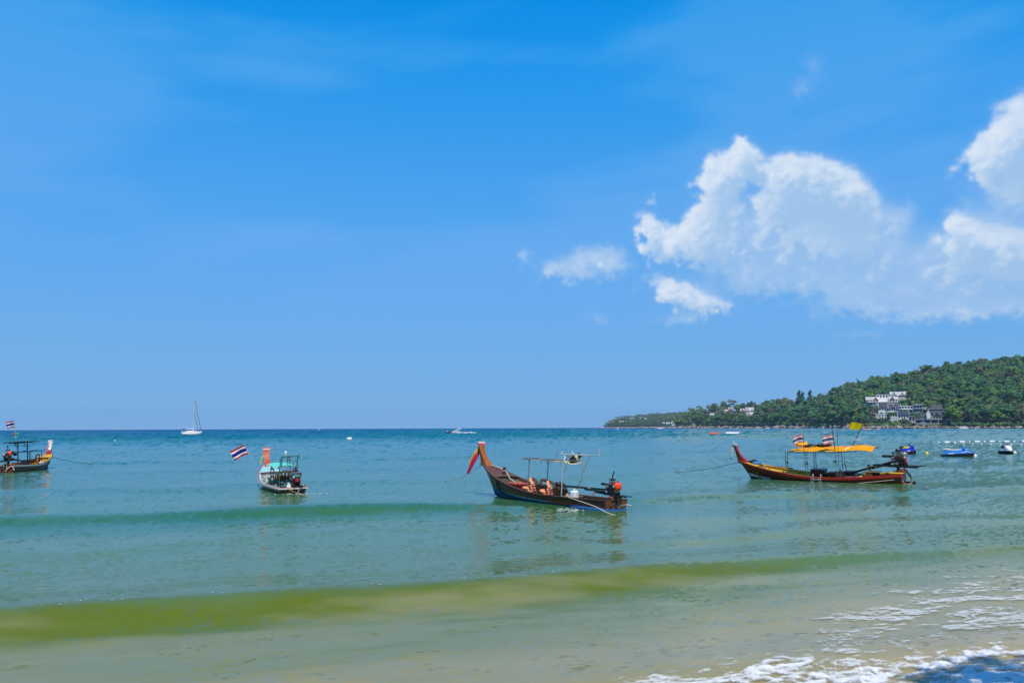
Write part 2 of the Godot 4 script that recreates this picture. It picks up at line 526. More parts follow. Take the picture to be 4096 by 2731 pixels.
func make_materials() -> void:
	var water := mat("water", Color.WHITE, 0.16, 0.0, 0.26)
	water.vertex_color_use_as_albedo = true
	var foam := mat("foam", Color.WHITE, 0.85, 0.0, 0.3)
	foam.vertex_color_use_as_albedo = true
	foam.transparency = BaseMaterial3D.TRANSPARENCY_ALPHA
	var sand := mat("sand", lin(0.42, 0.33, 0.20), 0.8)
	var mottle := noise_texture(0.03, 5, 0.72, 1, 2)
	var grain := noise_texture(0.05, 5, 0.55, 6, 3)
	var fine := noise_texture(0.02, 4, 0.8, 1, 4)
	mats.mottle = mottle
	mats.grain = grain
	mats.fine = fine
	wear(sand, mottle, Vector3(0.3, 0.3, 0.3))
	var leaf := mat("leaf", Color.WHITE, 0.75, 0.0, 0.3)
	leaf.vertex_color_use_as_albedo = true
	for q in [["leaf_dark", 0.055, 0.130, 0.052], ["leaf_mid", 0.080, 0.170, 0.052], ["leaf_bright", 0.120, 0.210, 0.034], ["leaf_olive", 0.105, 0.155, 0.055], ["leaf_dry", 0.18, 0.155, 0.085], ["leaf_palm", 0.125, 0.170, 0.068]]:
		var m := mat(q[0], lin(q[1], q[2], q[3]), 0.75, 0.0, 0.3)
		m.vertex_color_use_as_albedo = true
	mat("bark", lin(0.16, 0.13, 0.10), 0.9)
	wear(mat("forest_floor", lin(0.035, 0.05, 0.02), 0.9), mottle, Vector3(0.05, 0.05, 0.05))
	wear(mat("rock", lin(0.38, 0.31, 0.255), 0.85), mottle, Vector3(0.25, 0.25, 0.25))
	wear(mat("rock_pale", lin(0.54, 0.46, 0.38), 0.85), mottle, Vector3(0.25, 0.25, 0.25))
	mat("villa_white", lin(0.80, 0.79, 0.76), 0.6)
	mat("villa_cream", lin(0.55, 0.46, 0.34), 0.7)
	mat("villa_grey", lin(0.40, 0.41, 0.42), 0.7)
	mat("villa_dark", lin(0.10, 0.10, 0.105), 0.7)
	mat("stone_wall", lin(0.26, 0.21, 0.16), 0.9)
	mat("roof_slate", lin(0.022, 0.03, 0.06), 0.5)
	mat("roof_pale", lin(0.46, 0.46, 0.46), 0.6)
	mat("roof_dark", lin(0.05, 0.052, 0.056), 0.6)
	mat("roof_brown", lin(0.07, 0.035, 0.022), 0.6)
	mat("pediment_orange", lin(0.42, 0.15, 0.05), 0.7)
	mat("pool_blue", lin(0.02, 0.35, 0.55), 0.2)
	mat("dark_glass", lin(0.012, 0.016, 0.022), 0.12)
	# boat paint and wood: (name, linear colour, roughness)
	for q in [["paint_blue", 0.02, 0.115, 0.22, 0.45], ["paint_platform", 0.02, 0.13, 0.36, 0.4], ["paint_red", 0.62, 0.07, 0.02, 0.45], ["paint_sky", 0.22, 0.52, 0.62, 0.45], ["paint_yellow", 0.52, 0.30, 0.07, 0.5], ["paint_yellow_deep", 0.78, 0.50, 0.012, 0.45], ["paint_maroon", 0.23, 0.030, 0.014, 0.4], ["paint_scarlet", 0.50, 0.028, 0.012, 0.4], ["paint_crimson", 0.46, 0.012, 0.025, 0.4], ["paint_black", 0.012, 0.012, 0.014, 0.6], ["paint_white", 0.76, 0.75, 0.72, 0.45], ["paint_wine", 0.10, 0.009, 0.011, 0.4], ["paint_plum", 0.03, 0.008, 0.016, 0.4], ["paint_rose", 0.34, 0.11, 0.09, 0.6], ["paint_umber", 0.14, 0.055, 0.02, 0.5], ["paint_offwhite", 0.55, 0.53, 0.50, 0.6], ["paint_aqua", 0.36, 0.74, 0.78, 0.45], ["paint_ice", 0.45, 0.55, 0.72, 0.5], ["paint_vermilion", 0.58, 0.07, 0.012, 0.45], ["paint_teal", 0.02, 0.28, 0.22, 0.45], ["paint_teal_dark", 0.012, 0.10, 0.085, 0.5], ["paint_amber", 0.70, 0.34, 0.01, 0.5], ["paint_sunny", 0.86, 0.55, 0.004, 0.45]]:
		wear(mat(q[0], lin(q[1], q[2], q[3]), q[4]), fine, Vector3(0.9, 0.9, 0.9))
	for q in [["wood_dark", 0.24, 0.085, 0.024, 0.45], ["wood_brown", 0.15, 0.062, 0.032, 0.5], ["wood_deck", 0.21, 0.078, 0.045, 0.55], ["wood_deck_light", 0.27, 0.11, 0.06, 0.55], ["wood_orange", 0.56, 0.165, 0.02, 0.4], ["wood_grey", 0.28, 0.215, 0.16, 0.75], ["wood_olive", 0.26, 0.15, 0.055, 0.5], ["seam_pale", 0.42, 0.33, 0.24, 0.7]]:
		wear(mat(q[0], lin(q[1], q[2], q[3]), q[4]), grain, Vector3(0.6, 2.2, 2.2))
	for q in [["canvas_cream", 0.76, 0.62, 0.34], ["canvas_orange", 0.82, 0.34, 0.01], ["canvas_aqua", 0.14, 0.66, 0.55], ["canvas_blue", 0.06, 0.28, 0.62], ["cloth_cream", 0.75, 0.66, 0.50], ["cloth_pink", 0.75, 0.10, 0.28], ["cloth_magenta", 0.66, 0.02, 0.14], ["cloth_orange", 0.80, 0.25, 0.01], ["cloth_lime", 0.70, 0.80, 0.25], ["cloth_lemon", 0.78, 0.72, 0.20], ["cloth_blue", 0.06, 0.20, 0.60], ["tarp_blue", 0.05, 0.20, 0.48], ["flag_yellow", 0.78, 0.66, 0.01]]:
		var m := mat(q[0], lin(q[1], q[2], q[3]), 0.85, 0.0, 0.3)
		m.backlight_enabled = true
		m.backlight = lin(q[1], q[2], q[3]) * 0.5
	for q in [["jacket_orange", 0.72, 0.15, 0.03], ["jacket_pale_orange", 0.80, 0.30, 0.16], ["jacket_rose", 0.72, 0.30, 0.22], ["jacket_rust", 0.55, 0.11, 0.03], ["jacket_bright", 0.85, 0.20, 0.02], ["jacket_brown", 0.13, 0.05, 0.03], ["jacket_pale", 0.88, 0.34, 0.16], ["black_cloth", 0.014, 0.013, 0.016], ["black_rubber", 0.012, 0.012, 0.013], ["rope_pale", 0.62, 0.55, 0.42], ["rope_tan", 0.36, 0.24, 0.11], ["rope_dark", 0.05, 0.05, 0.045]]:
		mat(q[0], lin(q[1], q[2], q[3]), 0.8, 0.0, 0.35)
	mat("inflatable_yellow", lin(0.90, 0.42, 0.01), 0.3)
	mat("inflatable_orange", lin(0.85, 0.22, 0.01), 0.3)
	mat("box_red", lin(0.50, 0.035, 0.015), 0.5)
	mat("box_lid", lin(0.52, 0.10, 0.055), 0.55)
	mat("tank_orange", lin(0.86, 0.075, 0.012), 0.35)
	mat("plastic_white", lin(0.76, 0.77, 0.76), 0.4)
	mat("engine_iron", lin(0.02, 0.019, 0.018), 0.5, 0.2)
	mat("engine_steel", lin(0.36, 0.36, 0.35), 0.45, 0.6)
	mat("steel_tube", lin(0.26, 0.27, 0.27), 0.45, 0.5)
	mat("steel_bright", lin(0.60, 0.62, 0.63), 0.35, 0.5)
	mat("steel_green", lin(0.12, 0.16, 0.15), 0.45, 0.4)
	mat("steel_teal", lin(0.015, 0.16, 0.115), 0.5)
	mat("black_steel", lin(0.014, 0.014, 0.016), 0.5)
	mat("solar_glass", lin(0.014, 0.017, 0.035), 0.15)
	mat("steel_teal_grey", lin(0.09, 0.14, 0.15), 0.6)
	mat("brass", lin(0.45, 0.30, 0.10), 0.35, 0.8)
	mat("lamp_red", lin(0.40, 0.05, 0.02), 0.3)
	mat("lamp_green", lin(0.02, 0.55, 0.10), 0.3)
	mats.flag_striped = flag_material("flag_striped", Color(0.78, 0.06, 0.06), Color(0.95, 0.95, 0.97), Color(0.16, 0.14, 0.50))
	mats.flag_faded = flag_material("flag_faded", Color(0.90, 0.46, 0.40), Color(0.93, 0.89, 0.88), Color(0.36, 0.32, 0.46))
	# a rag with a bold check
	var check := Image.create_empty(16, 16, false, Image.FORMAT_RGB8)
	for y in 16:
		for x in 16:
			check.set_pixel(x, y, Color(0.06, 0.06, 0.07) if (x / 4 + y / 4) % 2 and (x * 7 + y * 3) % 5 else Color(0.8, 0.8, 0.78))
	wear(mat("cloth_check", Color.WHITE, 0.85), ImageTexture.create_from_image(check), Vector3(3, 3, 3))
	mat("gelcoat", lin(0.78, 0.77, 0.74), 0.35)
	mat("paint_navy", lin(0.02, 0.02, 0.07), 0.6)
	mat("scooter_blue", lin(0.012, 0.03, 0.42), 0.3)
	mat("scooter_sky", lin(0.02, 0.20, 0.60), 0.3)
	mat("scooter_yellow", lin(0.80, 0.60, 0.02), 0.4)
	mat("seat_grey", lin(0.50, 0.52, 0.53), 0.6)
	mat("float_red", lin(0.75, 0.09, 0.03), 0.5)
	mat("skin", lin(0.35, 0.20, 0.13), 0.6)


func numbered(called: String) -> String:
	if not taken.has(called):
		taken[called] = 0
		return called
	taken[called] += 1
	return "%s_%03d" % [called, taken[called]]


func tag(o: Node, label := "", category := "", group := "", kind := "") -> void:
	if label:
		o.set_meta("label", label)
	if category:
		o.set_meta("category", category)
	if group:
		o.set_meta("group", group)
	if kind:
		o.set_meta("kind", kind)


func thing(called: String, label: String, category: String, at := Transform3D(), group := "") -> Node3D:
	var o := Node3D.new()
	o.name = numbered(called)
	add_child(o)
	o.transform = at
	tag(o, label, category, group)
	return o


func copy(o: Node3D, at: Transform3D, label := "", group := "") -> Node3D:
	var c: Node3D = o.duplicate()
	var plain := String(o.name)
	if plain.length() > 4 and plain.right(3).is_valid_int():
		plain = plain.left(plain.length() - 4)
	c.name = numbered(plain)
	add_child(c)
	c.transform = at
	tag(c, label, "", group)
	return c


func new_st(smooth := false) -> SurfaceTool:
	var st := SurfaceTool.new()
	st.begin(Mesh.PRIMITIVE_TRIANGLES)
	st.set_smooth_group(1 if smooth else -1)
	return st


func obj(called: String, st: SurfaceTool, m: Material, parent: Node, at := Transform3D()) -> MeshInstance3D:
	st.generate_normals()
	var o := MeshInstance3D.new()
	o.name = numbered(called) if parent == self else called
	o.mesh = st.commit()
	o.mesh.surface_set_material(0, m)
	o.transform = at
	parent.add_child(o, true)
	return o


func like(o: MeshInstance3D, called: String, parent: Node, at: Transform3D, m: Material = null) -> MeshInstance3D:
	# another piece that shares the mesh
	var c := MeshInstance3D.new()
	c.name = numbered(called) if parent == self else called
	c.mesh = o.mesh
	c.transform = at
	if m:
		c.material_override = m
	parent.add_child(c, true)
	return c


func quad(st: SurfaceTool, a: Vector3, b: Vector3, c: Vector3, d: Vector3) -> void:
	st.add_vertex(a)
	st.add_vertex(b)
	st.add_vertex(c)
	st.add_vertex(a)
	st.add_vertex(c)
	st.add_vertex(d)


func sheet(st: SurfaceTool, rows: Array, flip := false) -> void:
	for i in rows.size() - 1:
		for j in rows[i].size() - 1:
			if flip:
				quad(st, rows[i][j], rows[i][j + 1], rows[i + 1][j + 1], rows[i + 1][j])
			else:
				quad(st, rows[i][j], rows[i + 1][j], rows[i + 1][j + 1], rows[i][j + 1])


func box(st: SurfaceTool, c: Vector3, size: Vector3, b := Basis.IDENTITY, bevel := 0.0) -> void:
	st.set_smooth_group(-1)
	var h := size * 0.5
	var v := minf(bevel, minf(h.x, minf(h.y, h.z)) * 0.9)
	if v <= 0.0:
		var p := []
		for k in 8:
			p.append(c + b * Vector3(h.x if k & 1 else -h.x, h.y if k & 2 else -h.y, h.z if k & 4 else -h.z))
		for f in [[0, 2, 3, 1], [4, 5, 7, 6], [0, 1, 5, 4], [2, 6, 7, 3], [0, 4, 6, 2], [1, 3, 7, 5]]:
			quad(st, p[f[0]], p[f[3]], p[f[2]], p[f[1]])
		return
	# three faces meet each corner; the chamfers lie between them
	var q := []
	for k in 8:
		var s := Vector3(1 if k & 1 else -1, 1 if k & 2 else -1, 1 if k & 4 else -1)
		q.append([c + b * (s * Vector3(h.x, h.y - v, h.z - v)), c + b * (s * Vector3(h.x - v, h.y, h.z - v)), c + b * (s * Vector3(h.x - v, h.y - v, h.z))])
	quad(st, q[1][0], q[5][0], q[7][0], q[3][0])
	quad(st, q[0][0], q[2][0], q[6][0], q[4][0])
	quad(st, q[2][1], q[3][1], q[7][1], q[6][1])
	quad(st, q[0][1], q[4][1], q[5][1], q[1][1])
	quad(st, q[4][2], q[6][2], q[7][2], q[5][2])
	quad(st, q[0][2], q[1][2], q[3][2], q[2][2])
	for e in [[2, 3, 1, 2], [6, 7, 1, 2], [0, 1, 1, 2], [4, 5, 1, 2], [1, 3, 0, 2], [0, 2, 0, 2], [5, 7, 0, 2], [4, 6, 0, 2], [0, 4, 0, 1], [1, 5, 0, 1], [2, 6, 0, 1], [3, 7, 0, 1]]:
		quad(st, q[e[0]][e[2]], q[e[1]][e[2]], q[e[1]][e[3]], q[e[0]][e[3]])
	for k in 8:
		st.add_vertex(q[k][0])
		st.add_vertex(q[k][1])
		st.add_vertex(q[k][2])


func bar(st: SurfaceTool, a: Vector3, b: Vector3, w: float, h: float, bevel := 0.0) -> void:
	var f := (b - a).normalized()
	var side := f.cross(Vector3.UP)
	side = side.normalized() if side.length() > 0.01 else Vector3.RIGHT
	box(st, (a + b) * 0.5, Vector3(w, h, a.distance_to(b)), Basis(side, side.cross(f).normalized() * 1.0, -f), bevel)


func ring_axes(f: Vector3) -> Array:
	var s := f.cross(Vector3.UP)
	if s.length() < 0.05:
		s = f.cross(Vector3.RIGHT)
	s = s.normalized()
	return [s, s.cross(f).normalized()]


func tube(st: SurfaceTool, pts: Array, r: float, n := 6, r_end := -1.0) -> void:
	st.set_smooth_group(1)
	var last := pts.size() - 1
	var rings := []
	for i in pts.size():
		var f: Vector3 = (pts[mini(i + 1, last)] - pts[maxi(i - 1, 0)]).normalized()
		var ax := ring_axes(f)
		var rr := r if r_end < 0.0 else lerpf(r, r_end, float(i) / last)
		var ring := []
		for k in n + 1:
			var a := TAU * (k % n) / n
			ring.append(pts[i] + (ax[0] * cos(a) + ax[1] * sin(a)) * rr)
		rings.append(ring)
	sheet(st, rings)
	st.set_smooth_group(-1)
	for end in [[0, false], [last, true]]:
		var ring: Array = rings[end[0]]
		for k in n:
			st.add_vertex(pts[end[0]])
			st.add_vertex(ring[k + 1] if end[1] else ring[k])
			st.add_vertex(ring[k] if end[1] else ring[k + 1])


func curve(pts: Array, steps: int) -> Array:
	# a smooth line through the points
	var out := []
	for i in pts.size() - 1:
		var a: Vector3 = pts[maxi(i - 1, 0)]
		var d: Vector3 = pts[mini(i + 2, pts.size() - 1)]
		for k in steps:
			out.append(pts[i].cubic_interpolate(pts[i + 1], a, d, float(k) / steps))
	out.append(pts[-1])
	return out


func sag(a: Vector3, b: Vector3, drop: float, n := 14) -> Array:
	var out := []
	for i in n + 1:
		var k := float(i) / n
		out.append(a.lerp(b, k) + Vector3.DOWN * drop * 4.0 * k * (1.0 - k))
	return out


func lathe(st: SurfaceTool, profile: Array, at: Transform3D, n := 12) -> void:
	# profile: Vector2(radius, height) from the bottom up, turned about y
	st.set_smooth_group(1)
	var rows := []
	for p in profile:
		var row := []
		for k in n + 1:
			var a := TAU * (k % n) / n
			row.append(at * Vector3(cos(a) * p.x, p.y, sin(a) * p.x))
		rows.append(row)
	sheet(st, rows, true)


func ball(st: SurfaceTool, c: Vector3, r: Vector3, b := Basis.IDENTITY, n := 10, m := 6) -> void:
	var prof := []
	for i in m + 1:
		var a := PI * i / m - PI / 2
		prof.append(Vector2(cos(a), sin(a)))
	lathe(st, prof, Transform3D(b * Basis.from_scale(r), c), n)


func loft(st: SurfaceTool, rings: Array, cap := true) -> void:
	# closed rings of equal length
	var rows := []
	for r in rings:
		var row: Array = r.duplicate()
		row.append(r[0])
		rows.append(row)
	st.set_smooth_group(1)
	sheet(st, rows)
	if cap:
		st.set_smooth_group(-1)
		for e in [0, rings.size() - 1]:
			var c := Vector3.ZERO
			for p in rings[e]:
				c += p
			c /= rings[e].size()
			for k in rings[e].size():
				var p: Vector3 = rings[e][k]
				var q: Vector3 = rings[e][(k + 1) % rings[e].size()]
				st.add_vertex(c)
				st.add_vertex(q if e else p)
				st.add_vertex(p if e else q)


func flag_material(called: String, outer: Color, pale: Color, middle: Color) -> StandardMaterial3D:
	# printed stripes, one sixth each, the middle one double
	var im := Image.create_empty(4, 60, false, Image.FORMAT_RGB8)
	for y in 60:
		var k := y / 10
		for x in 4:
			im.set_pixel(x, y, outer if k == 0 or k == 5 else (middle if k == 2 or k == 3 else pale))
	var m := mat(called, Color.WHITE, 0.85, 0.0, 0.3)
	m.albedo_texture = ImageTexture.create_from_image(im)
	m.texture_repeat = false
	m.backlight_enabled = true
	m.backlight = Color(0.35, 0.35, 0.35)
	return m


# ---------------------------------------------------------------- headlands

# around the bay: bearing from the beach, distance of the shore, distance of the ridge, height of the ridge
func headland(k: int) -> Array:
	if k == 0:
		return [
			[0.2019, 1905, 1960, 9.3], [0.2136, 1860, 1950, 19.5], [0.2292, 1840, 1980, 27.0], [0.2474, 1800, 1980, 38.3], [0.2678, 1760, 1960, 40.4], [0.2880, 1690, 1930, 37.3],
			[0.3104, 1600, 1880, 39.5], [0.3302, 1520, 1820, 42.2], [0.3521, 1420, 1760, 38.7], [0.3690, 1330, 1720, 45.8], [0.3953, 1200, 1660, 62.2], [0.4140, 1150, 1660, 69.8],
			[0.4324, 1135, 1680, 77.5], [0.4550, 1120, 1700, 85.8], [0.4727, 1115, 1720, 91.8], [0.4901, 1112, 1740, 97.8], [0.5114, 1110, 1760, 105.2], [0.5321, 1105, 1780, 109.1],
			[0.5525, 1100, 1800, 113.7], [0.5729, 1095, 1800, 115.4], [0.5991, 1090, 1800, 121.1], [0.6355, 1085, 1800, 115.8], [0.6957, 1080, 1800, 88.0], [0.7550, 1090, 1700, 36.2]
		]
	return [
		[0.1133, 2830, 2850, 1.5], [0.1187, 2820, 2880, 12.5], [0.1317, 2800, 2960, 28.8], [0.1531, 2770, 3000, 37.0], [0.1743, 2730, 3000, 39.8], [0.1954, 2690, 3000, 44.2],
			[0.2163, 2650, 3000, 45.3], [0.2370, 2620, 3000, 44.8], [0.2676, 2600, 3000, 44.0]
	]


func land_at(rows: Array, a: float) -> Vector3:
	# (shore distance, ridge distance, ridge height)
	var last := rows.size() - 1
	if a <= rows[0][0]:
		return Vector3(rows[0][1], rows[0][2], rows[0][3])
	for i in last:
		if a <= rows[i + 1][0]:
			var t: float = (a - rows[i][0]) / (rows[i + 1][0] - rows[i][0])
			return Vector3(lerpf(rows[i][1], rows[i + 1][1], t), lerpf(rows[i][2], rows[i + 1][2], t), lerpf(rows[i][3], rows[i + 1][3], t))
	return Vector3(rows[last][1], rows[last][2], rows[last][3])


func land_height(l: Vector3, d: float, a: float) -> float:
	var v := (d - l.x) / (l.y - l.x)
	var y := 0.0
	if v < 0.0:
		y = maxf(-4.0, 1.0 + v * (l.y - l.x) * 0.35)
	elif v < 1.0:
		y = 1.0 + (l.z - 1.0) * pow(v, lerpf(0.6, 0.9, smoothstep(0.33, 0.42, a)) if l.x < 2200.0 else 0.9)
	else:
		y = l.z * (1.0 - (v - 1.0) * (v - 1.0) * 0.9)
	return y + slow.get_noise_2d(sin(a) * d * 0.012, cos(a) * d * 0.012) * minf(5.0, maxf(0.0, v * 14.0)) * (1.0 if v < 1.2 else 0.4)


func spot(a: float, d: float, y: float) -> Vector3:
	return Vector3(sin(a) * d, y, -cos(a) * d)


func make_land() -> void:
	var names := ["headland", "far_headland"]
	var labels := ["long wooded hill behind the bay, rising to the right", "low hazy headland of palms beyond the nearer point"]
	for k in 2:
		var land := headland(k)
		var st := new_st(true)
		var rows := []
		var a0: float = land[0][0]
		var a1: float = land[-1][0]
		for i in 91:
			var a := lerpf(a0, a1, i / 90.0)
			var l := land_at(land, a)
			var row := []
			for j in 34:
				var v := -0.02 + j * 0.05
				var d := lerpf(l.x, l.y, v) - (8.0 if j == 0 else 0.0)
				row.append(spot(a, d, land_height(l, d, a)))
			rows.append(row)
		sheet(st, rows, true)
		var o := obj(names[k], st, mats.forest_floor, self)
		tag(o, labels[k], "hill", "", "structure")


func blob(st: SurfaceTool, c: Vector3, r: Vector3, n: int, m: int, lumps: float, freq: float, seed_at: float, b := Basis.IDENTITY) -> void:
	# a lumpy closed shape
	var rows := []
	for i in m + 1:
		var e := PI * i / m - PI / 2
		var row := []
		for k in n + 1:
			var a := TAU * (k % n) / n + (0.4 if i % 2 else 0.0)
			var d := Vector3(cos(e) * cos(a), sin(e), cos(e) * sin(a))
			var s := 1.0 + lumps * bump_noise.get_noise_3d(d.x * freq + seed_at, d.y * freq, d.z * freq)
			row.append(c + b * (d * r * s))
		rows.append(row)
	sheet(st, rows, true)


func crown_mesh(kind: int, n: int) -> ArrayMesh:
	# kinds: 0 round broadleaf, 1 spreading, 2 tall wispy, 3 bare and dry, 4 shrub. Height about 10 m, foot at the origin
	var r := RandomNumberGenerator.new()
	r.seed = 100 + kind * 10 + n
	var st := SurfaceTool.new()
	st.begin(Mesh.PRIMITIVE_TRIANGLES)
	var lobes := []
	var count: int = [9, 8, 13, 9, 6][kind]
	for i in count:
		var a := r.randf() * TAU
		match kind:
			0:
				var h := r.randf()
				lobes.append([Vector3(cos(a), 0, sin(a)) * r.randf_range(0.6, 2.9) * (1.15 - h * 0.7) + Vector3.UP * (4.3 + h * 4.2), r.randf_range(1.3, 2.1)])
			1:
				var q := r.randf_range(0.5, 4.4)
				lobes.append([Vector3(cos(a), 0, sin(a)) * q + Vector3.UP * (7.6 - q * 0.35 + r.randf_range(-0.9, 0.9)), r.randf_range(1.0, 1.8)])
			2:
				var y := 2.2 + 8.8 * i / count
				lobes.append([Vector3(cos(a), 0, sin(a)) * (1.7 - y * 0.12) + Vector3.UP * y, 1.35 - y * 0.075])
			3:
				lobes.append([Vector3(cos(a), 0, sin(a)) * r.randf_range(0.5, 2.6) + Vector3.UP * r.randf_range(5.0, 8.6), r.randf_range(0.9, 1.5)])
			_:
				lobes.append([Vector3(cos(a), 0, sin(a)) * r.randf_range(0.3, 2.4) + Vector3.UP * r.randf_range(0.8, 2.4), r.randf_range(1.1, 1.7)])
	for l in lobes:
		var tone := r.randf_range(0.82, 1.18)
		if kind != 3 and kind != 2:
			st.set_smooth_group(-1)
			st.set_color(Color(tone, tone, tone))
			blob(st, l[0], Vector3(l[1], l[1] * 0.72, l[1]) * 0.86, 7, 5, 0.5, 1.7, r.randf() * 50.0)
		# leaf clumps standing out from the lobe
		var leaves: int = [26, 26, 20, 16, 24][kind]
		for k in leaves:
			var d := Vector3(r.randf_range(-1, 1), r.randf_range(-0.6, 1), r.randf_range(-1, 1)).normalized()
			var c: Vector3 = l[0] + d * Vector3(l[1], l[1] * 0.75, l[1]) * r.randf_range(0.8, 1.12)
			var size: float = r.randf_range(0.3, 0.62) * (0.6 if kind == 3 else 1.0)
			var u := Vector3(r.randf_range(-1, 1), r.randf_range(-0.4, 0.4), r.randf_range(-1, 1)).normalized()
			var w := (u.cross(d) + d * 0.25).normalized()
			if kind == 2:
				u = Vector3(d.x * 0.6, -0.8, d.z * 0.6).normalized() * 2.2
				w = Vector3(d.z, 0, -d.x).normalized() * 0.4
			var leaf_tone := tone * r.randf_range(0.85, 1.18)
			st.set_color(Color(leaf_tone, leaf_tone, leaf_tone))
			st.add_vertex(c - u * size)
			st.add_vertex(c + w * size * 0.8)
			st.add_vertex(c + u * size)
			st.add_vertex(c - u * size)
			st.add_vertex(c + u * size)
			st.add_vertex(c - w * size * 0.8)
	st.generate_normals()
	return st.commit()


func trunk_mesh(kind: int, n: int) -> ArrayMesh:
	var r := RandomNumberGenerator.new()
	r.seed = 300 + kind * 10 + n
	var st := new_st(true)
	var top: float = [5.5, 6.6, 10.6, 6.5, 1.6][kind]
	tube(st, [Vector3(0, -1.5, 0), Vector3(r.randf_range(-0.2, 0.2), top * 0.5, r.randf_range(-0.2, 0.2)), Vector3(r.randf_range(-0.5, 0.5), top, r.randf_range(-0.5, 0.5))], 0.34, 5, 0.10)
	for k in (5 if kind != 2 else 0):
		var a := TAU * k / 5.0 + r.randf()
		var reach: float = [2.2, 3.8, 0.0, 2.6, 1.2][kind]
		tube(st, [Vector3(0, top * r.randf_range(0.45, 0.75), 0), Vector3(cos(a) * reach * 0.6, top * 0.92, sin(a) * reach * 0.6), Vector3(cos(a) * reach, top * r.randf_range(1.05, 1.3), sin(a) * reach)], 0.14, 4, 0.04)
	st.generate_normals()
	return st.commit()


func palm_crown_mesh(n: int) -> ArrayMesh:
	var r := RandomNumberGenerator.new()
	r.seed = 500 + n
	var st := new_st(false)
	for k in 15:
		var a := TAU * k / 15.0 + r.randf_range(-0.2, 0.2)
		var lift := r.randf_range(-0.3, 1.0)
		var long := r.randf_range(3.0, 3.8)
		var f := Vector3(cos(a), 0, sin(a))
		var w := Vector3(-f.z, 0, f.x)
		var tone := r.randf_range(0.7, 1.25)
		st.set_color(Color(tone, tone, tone * 0.9))
		var prev := []
		for i in 6:
			var q := i / 5.0
			var p := Vector3(0, 9.0, 0) + f * long * q * (1.0 - 0.18 * q) + Vector3.UP * (lift * 1.6 * q - (1.1 + lift * 0.6) * 2.1 * q * q)
			var half: float = [0.12, 0.55, 0.62, 0.5, 0.32, 0.02][i]
			var line := [p + w * half - Vector3.UP * half * 0.55, p, p - w * half - Vector3.UP * half * 0.55]
			if i:
				for s in 2:
					quad(st, prev[s], line[s], line[s + 1], prev[s + 1])
			prev = line
	st.generate_normals()
	return st.commit()


func palm_trunk_mesh(n: int) -> ArrayMesh:
	var st := new_st(true)
	var bend := 0.5 + n * 0.4
	tube(st, [Vector3(bend, -1, 0), Vector3(bend * 0.4, 3, 0), Vector3(0.05, 6.2, 0), Vector3(0, 9.0, 0)], 0.22, 5, 0.14)
	st.generate_normals()
	return st.commit()


func joined(a: ArrayMesh, b: ArrayMesh) -> ArrayMesh:
	var m := ArrayMesh.new()
	m.add_surface_from_arrays(Mesh.PRIMITIVE_TRIANGLES, a.surface_get_arrays(0))
	m.add_surface_from_arrays(Mesh.PRIMITIVE_TRIANGLES, b.surface_get_arrays(0))
	return m


var tree_parts := {}
var palm_parts := []
var stuff_places := {}


func make_tree_kinds() -> void:
	for kind in 5:
		for n in (3 if kind < 2 else 2):
			tree_parts[kind * 10 + n] = [crown_mesh(kind, n), trunk_mesh(kind, n)]
	for n in 3:
		palm_parts.append([palm_crown_mesh(n), palm_trunk_mesh(n)])


func tree(called: String, key: int, at: Transform3D, leaf: Material, label: String, group := "") -> Node3D:
	var o := thing(called, label, "tree" if key < 900 and key / 10 != 4 else ("palm tree" if key >= 900 else "bush"), at, group)
	var pair: Array = palm_parts[key - 900] if key >= 900 else tree_parts[key]
	for i in 2:
		var m := MeshInstance3D.new()
		m.name = ["crown", "trunk"][i]
		m.mesh = pair[i]
		m.material_override = leaf if i == 0 else mats.bark
		o.add_child(m, true)
	return o


func scatter_stuff(key: int, at: Transform3D, tint: Color) -> void:
	if not stuff_places.has(key):
		stuff_places[key] = []
	stuff_places[key].append([at, tint])


func make_stuff(called: String, label: String, bush := false) -> void:
	var holder := Node3D.new()
	holder.name = called
	add_child(holder)
	tag(holder, label, "forest", "", "stuff")
	for key in stuff_places:
		var pair: Array = palm_parts[key - 900] if key >= 900 else tree_parts[key]
		for i in 2:
			var mm := MultiMesh.new()
			mm.transform_format = MultiMesh.TRANSFORM_3D
			mm.use_colors = i == 0
			mm.mesh = pair[i]
			var list: Array = stuff_places[key]
			mm.instance_count = list.size()
			for k in list.size():
				mm.set_instance_transform(k, list[k][0])
				if i == 0:
					mm.set_instance_color(k, list[k][1])
			var o := MultiMeshInstance3D.new()
			o.name = ["crowns", "trunks"][i]
			o.multimesh = mm
			o.material_override = mats.leaf if i == 0 else mats.bark
			tag(o, "", "", "", "stuff")
			holder.add_child(o, true)
	stuff_places = {}


func leaf_tint(r: RandomNumberGenerator, dry: float) -> Color:
	var q := r.randf()
	if q < dry:
		return Color(0.199, 0.175, 0.080) * r.randf_range(0.8, 1.1)
	if q < dry + 0.10:
		return Color(0.138, 0.241, 0.035) * r.randf_range(0.85, 1.2)
	if q < dry + 0.30:
		return Color(0.119, 0.182, 0.061) * r.randf_range(0.8, 1.2)
	return Color(0.061, 0.154, 0.061).lerp(Color(0.091, 0.205, 0.061), r.randf()) * r.randf_range(0.75, 1.25)


func upright(p: Vector3, turn: float, size: Vector3) -> Transform3D:
	return Transform3D(Basis(Vector3.UP, turn) * Basis.from_scale(size), p)


